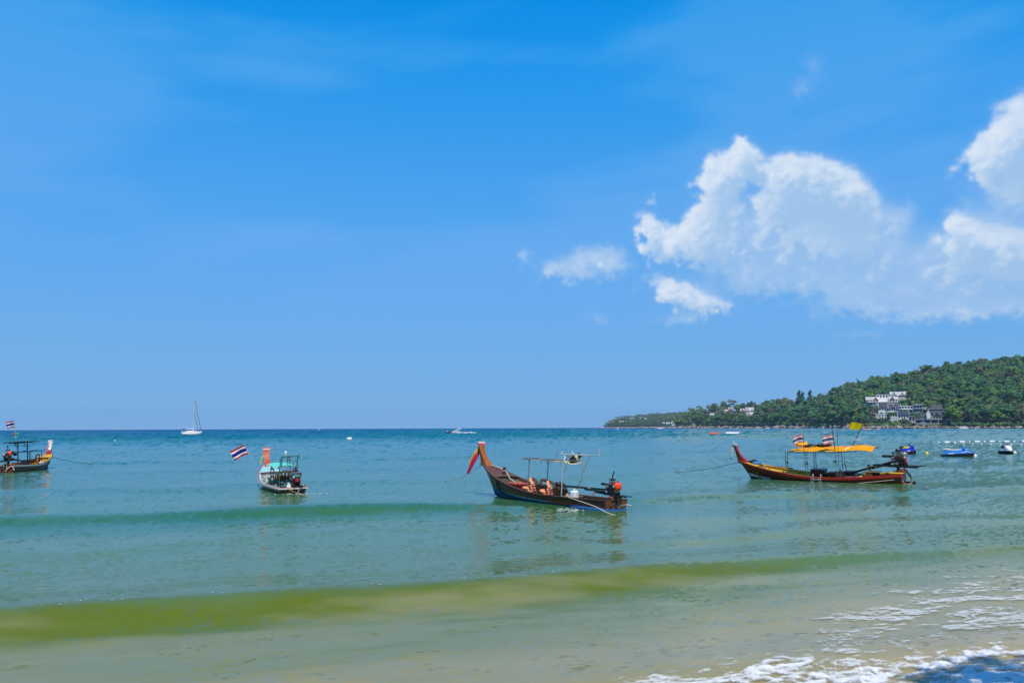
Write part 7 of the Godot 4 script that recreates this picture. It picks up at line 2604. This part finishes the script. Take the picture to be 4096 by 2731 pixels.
func buoy(label: String, x: float, z: float, r: float, m: Material, group := "") -> Node3D:
	var o := thing("buoy", label, "buoy", heading(x, z, 0.0), group)
	var st := new_st(true)
	ball(st, Vector3(0, r * 0.25, 0), Vector3(r, r * 0.9, r), Basis.IDENTITY, 12, 8)
	obj("float", st, m, o)
	st = new_st(true)
	lathe(st, [Vector2(r * 0.3, r * 1.05), Vector2(r * 0.3, r * 1.25), Vector2(r * 0.12, r * 1.3), Vector2(0, r * 1.3)], Transform3D.IDENTITY, 8)
	obj("eye", st, m, o)
	return o


func inflatable_boat(label: String, x: float, z: float, turn: float, long: float, m: Material, trim: Material) -> void:
	var o := thing("towed_inflatable", label, "inflatable boat", heading(x, z, turn))
	for s in [-0.42, 0.42]:
		var st := new_st(true)
		tube(st, curve([Vector3(-long * 0.5, 0.30, s), Vector3(-long * 0.42, 0.22, s), Vector3(long * 0.35, 0.22, s), Vector3(long * 0.5, 0.42, s * 0.7)], 4), 0.26, 9)
		obj("side_tube", st, m, o)
	var st := new_st(true)
	tube(st, curve([Vector3(-long * 0.46, 0.5, 0), Vector3(0, 0.46, 0), Vector3(long * 0.36, 0.48, 0), Vector3(long * 0.52, 0.74, 0)], 4), 0.30, 9)
	obj("seat_tube", st, m, o)
	for e in [[-long * 0.48, 0.34], [long * 0.49, 0.62]]:
		st = new_st(true)
		ball(st, Vector3(e[0], e[1], 0), Vector3(0.2, 0.26, 0.45), Basis.IDENTITY, 9, 6)
		obj("end_cap", st, trim, o)
	for k in 4:
		pipe(o, "grip", curve([Vector3(-long * 0.3 + k * long * 0.2, 0.74, -0.1), Vector3(-long * 0.3 + k * long * 0.2, 0.86, 0), Vector3(-long * 0.3 + k * long * 0.2, 0.74, 0.1)], 2), 0.025, trim)


func motor_boat(label: String, x: float, z: float, turn: float, k: float, m: Material, roof: Material, cabin: bool) -> void:
	var o := thing("motor_boat", label, "boat", heading(x, z, turn))
	o.transform.basis = o.transform.basis.scaled(Vector3.ONE * k)
	body_loft(o, "hull", [[-3.4, 1.15, -0.3, 0.85, 0.5], [-1.0, 1.25, -0.3, 0.9, 0.5], [1.5, 1.1, -0.25, 1.05, 0.7], [2.9, 0.6, 0.0, 1.25, 0.9], [3.7, 0.06, 0.5, 1.4, 1.0]], m, 12)
	if cabin:
		var c := body_loft(o, "cabin", [[-1.6, 0.9, 0.8, 1.75, 0.5], [0.2, 0.95, 0.8, 1.85, 0.5], [1.2, 0.8, 0.9, 1.5, 0.6], [2.3, 0.4, 1.0, 1.2, 0.8]], m, 10)
		piece(c, "windscreen", Vector3(0.8, 1.62, 0), Vector3(0.9, 0.28, 1.7), mats.dark_glass, 0.05, Basis(Vector3.BACK, -0.35))
	for x1 in [-1.8, 0.2]:
		for s in [-0.9, 0.9]:
			pipe(o, "roof_post", [Vector3(x1, 0.8, s), Vector3(x1, 2.25, s)], 0.04, mats.steel_bright, 5)
	piece(o, "roof", Vector3(-0.8, 2.3, 0), Vector3(2.9, 0.08, 2.1), roof, 0.03)
	piece(o, "outboard", Vector3(-3.6, 0.75, 0), Vector3(0.4, 0.8, 0.4), mats.black_rubber, 0.08)


func make_yacht() -> void:
	var o := thing("sailing_yacht", "white sailing yacht with bare tall mast lying at anchor on the left", "sailboat", heading(-174.5, -435.8, 68.0))
	body_loft(o, "hull", [[-5.0, 1.25, 0.35, 1.35, 0.45], [-4.2, 1.5, -0.1, 1.3, 0.5], [-1.0, 1.75, -0.4, 1.25, 0.55], [2.0, 1.5, -0.4, 1.4, 0.7], [4.0, 0.7, -0.1, 1.62, 0.9], [5.2, 0.07, 0.7, 1.78, 1.0]], mats.gelcoat, 14)
	body_loft(o, "boot_stripe", [[-4.6, 1.32, -0.10, 0.10, 0.6], [-1.0, 1.70, -0.12, 0.10, 0.6], [2.0, 1.42, -0.12, 0.10, 0.7], [3.7, 0.62, -0.10, 0.10, 0.9], [4.3, 0.1, -0.08, 0.10, 1.0]], mats.paint_umber, 12)
	for s in [-1, 1]:
		pipe(o, "sheer_line", [Vector3(-5.0, 1.08, s * 1.27), Vector3(-1.0, 1.02, s * 1.74), Vector3(2.0, 1.16, s * 1.49), Vector3(4.0, 1.42, s * 0.66)], 0.035, mats.villa_grey, 5)
	var cabin := body_loft(o, "cabin", [[-3.2, 1.0, 1.1, 1.75, 0.5], [-2.6, 1.15, 1.1, 2.0, 0.5], [0.5, 1.1, 1.1, 2.0, 0.55], [2.4, 0.75, 1.2, 1.75, 0.7], [3.0, 0.5, 1.25, 1.5, 0.8]], mats.gelcoat, 12)
	for k in 5:
		for s in [-1, 1]:
			piece(cabin, "porthole", Vector3(-2.0 + k * 0.95, 1.58, s * (1.12 - 0.06 * k)), Vector3(0.42, 0.16, 0.06), mats.dark_glass, 0.02)
	pipe(o, "mast", [Vector3(0.85, 1.5, 0), Vector3(0.72, 19.6, 0)], 0.16, mats.gelcoat, 8)
	pipe(o, "spreader", [Vector3(0.78, 13.8, -0.9), Vector3(0.78, 13.8, 0.9)], 0.06, mats.gelcoat, 5)
	pipe(o, "spreader", [Vector3(0.8, 8.2, -1.2), Vector3(0.8, 8.2, 1.2)], 0.06, mats.gelcoat, 5)
	pipe(o, "boom", [Vector3(0.8, 3.1, 0), Vector3(-3.1, 2.9, 0)], 0.16, mats.gelcoat, 7)
	pipe(o, "vang", [Vector3(0.0, 3.0, 0), Vector3(0.8, 2.0, 0)], 0.06, mats.gelcoat, 5)
	pipe(o, "spinnaker_pole", [Vector3(0.9, 3.0, 0.2), Vector3(3.6, 1.7, 0.3)], 0.09, mats.gelcoat, 6)
	pipe(o, "furled_sail", [Vector3(0.98, 18.6, 0), Vector3(4.95, 2.1, 0)], 0.10, mats.paint_navy, 7)
	pipe(o, "furled_sail", [Vector3(0.95, 12.4, 0), Vector3(3.3, 1.9, 0)], 0.085, mats.paint_navy, 7)
	for q in [[Vector3(0.72, 19.3, 0), Vector3(-4.9, 1.5, 0.3)], [Vector3(0.78, 13.8, 0.9), Vector3(0.4, 1.3, 1.6)], [Vector3(0.78, 13.8, -0.9), Vector3(0.4, 1.3, -1.6)], [Vector3(0.72, 19.3, 0), Vector3(0.78, 13.8, 0.9)], [Vector3(0.72, 19.3, 0), Vector3(0.78, 13.8, -0.9)]]:
		pipe(o, "stay", q, 0.018, mats.villa_grey, 4)
	var bimini := new_st(true)
	var rows := []
	for i in 6:
		rows.append([Vector3(-4.9 + i * 0.5, 2.75 + 0.1 * sin(i * 0.63), -1.2), Vector3(-4.9 + i * 0.5, 2.95 + 0.1 * sin(i * 0.63), 0), Vector3(-4.9 + i * 0.5, 2.75 + 0.1 * sin(i * 0.63), 1.2)])
	sheet(bimini, rows)
	var top := obj("bimini", bimini, mats.paint_navy, o)
	for x in [-4.8, -3.6, -2.5]:
		for s in [-1.15, 1.15]:
			pipe(top, "bimini_bow", [Vector3(x * 0.9 - 0.3, 1.2, s), Vector3(x, 2.78, s)], 0.03, mats.steel_bright, 5)
	piece(o, "sprayhood", Vector3(-2.3, 2.2, 0), Vector3(1.0, 0.5, 1.9), mats.paint_navy, 0.2)
	piece(o, "life_raft", Vector3(-4.7, 1.7, 0.9), Vector3(0.4, 0.7, 0.5), mats.plastic_white, 0.1)
	piece(o, "dinghy_motor", Vector3(-4.3, 1.6, 1.0), Vector3(0.4, 0.6, 0.4), mats.black_rubber, 0.08)
	pipe(o, "pushpit", curve([Vector3(-4.2, 1.9, 1.3), Vector3(-5.0, 1.95, 1.1), Vector3(-5.1, 1.95, -1.1), Vector3(-4.2, 1.9, -1.3)], 4), 0.03, mats.steel_bright, 5)
	pipe(o, "pulpit", curve([Vector3(4.0, 2.2, 0.7), Vector3(5.4, 2.4, 0), Vector3(4.0, 2.2, -0.7)], 4), 0.03, mats.steel_bright, 5)
	pipe(o, "wind_generator_pole", [Vector3(-4.0, 1.4, 0.6), Vector3(-3.95, 4.5, 0.6)], 0.04, mats.steel_bright, 5)
	piece(o, "wind_generator", Vector3(-4.1, 4.6, 0.6), Vector3(0.6, 0.3, 0.3), mats.gelcoat, 0.1)
	piece(o, "bow_roller", Vector3(5.35, 1.7, 0), Vector3(0.5, 0.12, 0.25), mats.steel_bright, 0.03)


func make_small_craft() -> void:
	var s := water_scooter("blue water scooter with a black and yellow seat behind the maroon boat's engine", heading(45.3, -92.2, 58.0), mats.scooter_blue, mats.plastic_white, mats.scooter_yellow, mats.black_rubber, mats.scooter_blue)
	s = water_scooter("light blue water scooter with a pale grey seat, seen broadside", heading(45.76, -82.7, 112.0), mats.scooter_sky, mats.plastic_white, mats.seat_grey, mats.seat_grey, mats.scooter_sky)
	s = water_scooter("white water scooter facing the beach, rightmost of the three", heading(55.9, -91.0, 196.0), mats.plastic_white, mats.black_rubber, mats.black_rubber, mats.black_rubber, mats.plastic_white)
	var orange_band := piece(s, "orange_pad", Vector3(0.42, 0.9, 0), Vector3(0.18, 0.10, 0.34), mats.jacket_bright, 0.02)
	buoy("small yellow buoy at the nose of the blue and yellow scooter", 47.4, -92.0, 0.20, mats.scooter_yellow)
	buoy("white buoy just right of the light blue scooter", 48.24, -83.9, 0.22, mats.plastic_white)
	buoy("white buoy just right of the white scooter", 58.6, -93.8, 0.20, mats.plastic_white)
	buoy("white buoy with pinkish base close under the villas' shore rocks", 433.6, -863.0, 0.9, mats.jacket_pale)
	buoy("white spherical buoy before the far headland's left part", 136.4, -1037.9, 0.9, mats.plastic_white)
	buoy("white marker buoy far out between the yacht and the wooden boat", -310.7, -1285.3, 1.1, mats.plastic_white)
	buoy("tiny white buoy far left between the flag and the yacht", -105.0, -212.0, 0.22, mats.plastic_white)
	# large white barrel float
	var barrel := thing("mooring_float", "white barrel float alone in open water left of the wooden boat", "float", heading(-44.4, -218.6, 80.0))
	body_loft(barrel, "barrel", [[-0.65, 0.36, -0.15, 0.55, 0.9], [-0.55, 0.46, -0.2, 0.66, 0.9], [0.55, 0.46, -0.2, 0.66, 0.9], [0.65, 0.36, -0.15, 0.55, 0.9]], mats.plastic_white, 14)
	pipe(barrel, "lifting_eye", curve([Vector3(-0.15, 0.64, 0), Vector3(0, 0.8, 0), Vector3(0.15, 0.64, 0)], 3), 0.03, mats.engine_iron)
	# two lines of swimming-area floats
	var line_a := [[80.0, -150.6], [80.9, -149.4], [83.2, -151.0], [85.5, -152.6], [87.6, -153.8], [89.2, -154.0], [91.0, -154.7], [93.2, -156.0], [94.8, -156.2], [95.4, -154.9], [97.9, -156.6], [99.5, -156.0], [102.0, -156.8]]
	var line_b := [[78.4, -145.0], [78.4, -142.2], [78.0, -138.8], [78.5, -137.0], [78.6, -134.5], [78.9, -132.4], [80.6, -132.5], [80.8, -130.2], [80.6, -127.2], [81.5, -125.4]]
	var names := ["far", "near"]
	for k in 2:
		var line: Array = [line_a, line_b][k]
		var pts := []
		for i in line.size():
			var at := heading(line[i][0], line[i][1], 75.0)
			pts.append(at.origin + Vector3(0, 0.01, 0))
			var long := k == 0 and i % 2 == 1
			var o := thing("line_float", ("long white float" if long else "small round float") + " on the " + names[k] + " swimming line by the scooters", "float", at, ("long" if long else "round") + " floats of the " + names[k] + " swimming line")
			if long:
				body_loft(o, "body", [[-0.62, 0.12, 0.0, 0.22, 0.9], [-0.5, 0.2, -0.08, 0.32, 0.9], [0.5, 0.2, -0.08, 0.32, 0.9], [0.62, 0.12, 0.0, 0.22, 0.9]], mats.plastic_white)
			else:
				var st := new_st(true)
				ball(st, Vector3(0, 0.07, 0), Vector3(0.2, 0.18, 0.2), Basis.IDENTITY, 10, 6)
				obj("body", st, mats.plastic_white if k == 0 else mats.seat_grey, o)
		var rope := thing("float_line", "dark rope stringing the " + names[k] + " row of swimming floats", "rope", Transform3D(Basis.IDENTITY, pts[0]))
		var local := []
		for p in pts:
			local.append(p - pts[0])
		var st := new_st()
		tube(st, local, 0.035, 5)
		obj("strand", st, mats.rope_dark, rope)
	inflatable_boat("orange-red towed inflatable lying off the point", 84.9, -337.9, 100.0, 3.2, mats.float_red, mats.float_red)
	inflatable_boat("long white towed inflatable with red ends off the point", 96.7, -352.2, 100.0, 5.6, mats.plastic_white, mats.float_red)
	inflatable_boat("pale towed inflatable near the rocks right of the yellow flag", 319.0, -719.2, 110.0, 5.6, mats.jacket_pale, mats.plastic_white)
	inflatable_boat("small reddish inflatable near the rocks, right of the pale one", 324.8, -711.4, 110.0, 2.8, mats.jacket_rose, mats.float_red)
	motor_boat("white cabin cruiser moored under the right part of the hill", 481.9, -855.2, -60.0, 1.25, mats.gelcoat, mats.gelcoat, true)
	motor_boat("dark open boat with a white roof near the right shore", 596.0, -944.0, 118.0, 1.35, mats.black_steel, mats.plastic_white, false)
	motor_boat("white speedboat lying before the far headland", 239.1, -1291.2, -70.0, 1.25, mats.gelcoat, mats.gelcoat, true)
	motor_boat("dark low boat left of the white speedboat, off the far headland", 300.0, -1724.0, 100.0, 1.5, mats.black_steel, mats.black_steel, false)
	motor_boat("tiny dark boat close under the far headland's beach", 371.0, -2303.0, 100.0, 1.6, mats.black_steel, mats.seat_grey, false)
	motor_boat("small white launch close to the rocks under the mid shore", 409.0, -1283.0, 100.0, 0.8, mats.gelcoat, mats.gelcoat, false)
	var far := [[-1930.0, -3950.0, "faint boat on the horizon, farthest left of four"], [-1835.0, -3985.0, "faint boat on the horizon, second from the left"], [-1500.0, -4180.0, "faint boat on the horizon right of the yacht's mast"], [-1425.0, -4180.0, "faint boat on the horizon, rightmost of four"]]
	for q in far:
		var o := thing("distant_boat", q[2], "boat", heading(q[0], q[1], 70.0))
		body_loft(o, "hull", [[-7, 2.0, -0.5, 2.0, 0.6], [0, 2.4, -0.6, 1.8, 0.6], [6, 1.6, -0.4, 2.6, 0.8], [9, 0.2, 1.5, 3.6, 1.0]], mats.villa_grey, 8)
		piece(o, "wheelhouse", Vector3(-2.5, 3.4, 0), Vector3(5, 3.6, 3), mats.villa_grey, 0.2)
		pipe(o, "mast", [Vector3(1, 2, 0), Vector3(1, 11, 0)], 0.35, mats.villa_grey, 5)
	make_yacht()
	# a speeding scooter with its rider and spray
	var ride := water_scooter("far dark water scooter speeding left with a rider and spray", heading(-36.8, -462.3, -84.0, 0.12), mats.black_rubber, mats.plastic_white, mats.black_rubber, mats.black_rubber, mats.plastic_white)
	ride.transform.basis = ride.transform.basis * Basis(Vector3.BACK, 0.16) * Basis.from_scale(Vector3.ONE * 1.05)
	var rider := thing("person", "person in a pink vest riding the far speeding scooter", "person", ride.transform * Transform3D(Basis.IDENTITY, Vector3(-0.45, 0.80, 0)))
	var st := new_st(true)
	var skin_rings := []
	for q in [[0.0, 0.16, 0.0], [0.10, 0.17, 0.0], [0.28, 0.14, 0.05], [0.45, 0.18, 0.10], [0.54, 0.13, 0.13], [0.58, 0.06, 0.15], [0.63, 0.055, 0.16], [0.68, 0.085, 0.17], [0.76, 0.095, 0.18], [0.84, 0.07, 0.18], [0.87, 0.02, 0.18]]:
		var ring := []
		for k in 10:
			var a := TAU * k / 10.0
			ring.append(Vector3(q[2] + sin(a) * q[1] * 0.7, q[0], cos(a) * q[1]))
		skin_rings.append(ring)
	loft(st, skin_rings)
	for z in [-1, 1]:
		tube(st, [Vector3(0.12, 0.48, z * 0.17), Vector3(0.30, 0.28, z * 0.26), Vector3(0.62, 0.32, z * 0.24), Vector3(0.70, 0.34, z * 0.23)], 0.055, 7, 0.035)
		tube(st, [Vector3(0.0, 0.06, z * 0.10), Vector3(0.38, 0.06, z * 0.26), Vector3(0.22, -0.34, z * 0.30), Vector3(0.38, -0.38, z * 0.30)], 0.085, 7, 0.045)
	obj("body", st, mats.skin, rider)
	st = new_st(true)
	var vest := []
	for q in [[0.10, 0.185, 0.0], [0.28, 0.165, 0.05], [0.45, 0.20, 0.10], [0.52, 0.15, 0.13]]:
		var ring := []
		for k in 10:
			var a := TAU * k / 10.0
			ring.append(Vector3(q[2] + sin(a) * q[1] * 0.78, q[0], cos(a) * q[1]))
		vest.append(ring)
	loft(st, vest)
	obj("vest", st, mats.cloth_pink, rider)
	st = new_st(true)
	ball(st, Vector3(0.165, 0.79, 0), Vector3(0.098, 0.09, 0.105), Basis.IDENTITY, 10, 7)
	obj("hair", st, mats.black_cloth, rider)
	var spray := SurfaceTool.new()
	spray.begin(Mesh.PRIMITIVE_TRIANGLES)
	spray.set_smooth_group(1)
	var r := RandomNumberGenerator.new()
	r.seed = 61
	for i in 150:
		var q := pow(r.randf(), 0.8)
		var lift := 1.7 * sin(q * 6.0) * exp(-q * 2.0) * r.randf() if r.randf() < 0.6 else 0.0
		spray.set_color(Color(0.86, 0.89, 0.92, clampf(0.95 - absf(lift) * 0.42 - q * 0.3, 0.12, 0.95)))
		blob(spray, Vector3(-1.4 - q * 14.0, 0.10 + absf(lift), r.randf_range(-0.9, 0.9)), Vector3(r.randf_range(0.3, 1.1), r.randf_range(0.10, 0.30), r.randf_range(0.3, 0.7)), 6, 4, 0.5, 2.0, i * 1.7)
	for i in 60:
		var q := r.randf()
		spray.set_color(Color(0.86, 0.89, 0.92, 0.22))
		blob(spray, Vector3(-2.0 - q * 5.0, 0.4 + q * 2.4 * r.randf_range(0.8, 1.1), r.randf_range(-0.4, 0.4)), Vector3(0.5, 0.3, 0.3), 6, 4, 0.5, 2.0, i * 3.1)
	var wake := obj("spray_wake", spray, mats.foam, self, heading(-36.8, -462.3, -84.0))
	tag(wake, "white spray and wake trailing right behind the speeding scooter", "spray", "", "stuff")
	# splashes round two sterns
	var splash := SurfaceTool.new()
	splash.begin(Mesh.PRIMITIVE_TRIANGLES)
	splash.set_smooth_group(1)
	for i in 110:
		var first := i < 60
		var c := Vector3(2.15, 0.02, -30.95) if first else Vector3(-10.6, 0.0, -39.35)
		var p := c + (Vector3(0.6, 0, 0.16) * r.randfn(0.0, 0.45) + Vector3(-0.2, 0, 0.5) * r.randfn(0.0, 0.35) if first else Vector3(1.0, 0, -0.1) * r.randfn(0.1, 0.75) + Vector3(0, 0, 0.14) * r.randfn(0.0, 1.0))
		p.y = sea_height(p.x, p.z) + r.randf() * (0.10 if first else 0.03)
		splash.set_color(Color(0.74, 0.77, 0.78, r.randf_range(0.2, 0.75)))
		blob(splash, p, Vector3(r.randf_range(0.02, 0.09), r.randf_range(0.006, 0.02), r.randf_range(0.015, 0.05)), 6, 4, 0.5, 2.0, i * 2.3)
	var froth := obj("stern_splash", splash, mats.foam, self)
	tag(froth, "white splashes where waves slap the two nearer boats' sterns", "spray", "", "stuff")
	# sun glints on the lip of the nearest wave, built as white flecks
	var lip := SurfaceTool.new()
	lip.begin(Mesh.PRIMITIVE_TRIANGLES)
	lip.set_smooth_group(1)
	for i in 70:
		var t := r.randf_range(-9.0, 7.0)
		var best := Vector3(0, -9, 0)
		for k in 24:
			var sd := 13.6 + k * 0.16
			var c := Vector3(-sd * sin(SHORE_TURN) + t * cos(SHORE_TURN), 0, -sd * cos(SHORE_TURN) - t * sin(SHORE_TURN))
			c.y = sea_height(c.x, c.z)
			if c.y > best.y:
				best = c
		if slow.get_noise_2d(t * 0.9, 44.0) > 0.02:
			lip.set_color(Color(0.86, 0.88, 0.86, r.randf_range(0.35, 0.95)))
			blob(lip, best + Vector3(r.randf_range(-0.1, 0.1), 0.02, r.randf_range(0.0, 0.25)), Vector3(r.randf_range(0.006, 0.018), r.randf_range(0.003, 0.006), 0.006), 6, 4, 0.5, 2.0, i * 1.3)
	var flecks := obj("crest_glints", lip, mats.foam, self)
	tag(flecks, "tiny white flecks standing for sun glints on the nearest wave crest", "foam", "", "stuff")
	# a gull between the flags
	var gull := thing("seabird", "white seabird gliding low between the rear flag and yellow flag", "bird", Transform3D(Basis(Vector3.UP, 0.3), Vector3(33.3, 1.83, -77.6)))
	st = new_st(true)
	var bird_rings := []
	for q in [[-0.24, 0.015, 0.0], [-0.14, 0.05, 0.0], [0.0, 0.075, 0.0], [0.12, 0.06, 0.015], [0.19, 0.04, 0.03], [0.24, 0.042, 0.035], [0.28, 0.02, 0.03], [0.33, 0.006, 0.02]]:
		var ring := []
		for k in 8:
			var a := TAU * k / 8.0
			ring.append(Vector3(q[0], q[2] + sin(a) * q[1], cos(a) * q[1]))
		bird_rings.append(ring)
	loft(st, bird_rings)
	for z in [-1, 1]:
		var rows := []
		for q in [[0.05, 0.03, 0.05, 0.14], [0.28, 0.12, 0.08, 0.16], [0.48, 0.10, 0.04, 0.12], [0.66, 0.04, -0.08, 0.03]]:
			rows.append([Vector3(q[2], q[1], z * q[0]), Vector3(q[2] - q[3] * 0.5, q[1] + 0.015, z * q[0]), Vector3(q[2] - q[3], q[1], z * q[0])])
		sheet(st, rows, z < 0)
	obj("body", st, mats.plastic_white, gull)


func make_beach_tree() -> void:
	# the tree that leans out over the water's edge right of the view and shades its foam
	var tree_node := thing("beach_tree", "tall leaning beach tree whose shade falls on the foam at lower right", "tree", Transform3D(Basis.IDENTITY, Vector3(11.5, 0.9, 4.5)))
	var base := tree_node.position
	var st := new_st()
	tube(st, curve([Vector3(0, -0.6, 0), Vector3(-0.5, 3.5, -1.6), Vector3(-1.6, 7.5, -4.4), Vector3(-2.2, 10.5, -6.8)], 5), 0.24, 8, 0.12)
	var lobes := [
		[Vector3(8.21, 12.00, -3.54), 0.36], [Vector3(8.71, 12.00, -3.31), 0.55], [Vector3(9.37, 12.00, -3.12), 0.80], [Vector3(7.66, 12.00, -3.24), 0.30], [Vector3(8.76, 12.00, -4.02), 0.20], [Vector3(9.50, 12.00, -3.73), 0.40]
	]
	for l in lobes:
		tube(st, curve([Vector3(-1.9, 9.0, -5.6), Vector3(-2.1, 10.2, -6.5).lerp(l[0] - base, 0.5), l[0] - base], 3), 0.07, 5, 0.03)
	obj("trunk", st, mats.bark, tree_node)
	var r := RandomNumberGenerator.new()
	r.seed = 19
	var leaves := new_st()
	for l in lobes:
		for k in int(230.0 * l[1]):
			var d := Vector3(r.randfn(), r.randfn() * 0.5, r.randfn()) * 0.5
			var c: Vector3 = l[0] - base + d * l[1]
			var u := Vector3(r.randf_range(-1, 1), r.randf_range(-0.5, 0.5), r.randf_range(-1, 1)).normalized() * 0.13
			var w := u.cross(Vector3(r.randf_range(-0.4, 0.4), 1, r.randf_range(-0.4, 0.4))).normalized() * 0.06
			quad(leaves, c - u, c + w, c + u, c - w)
	obj("crown", leaves, mats.leaf_dark, tree_node)
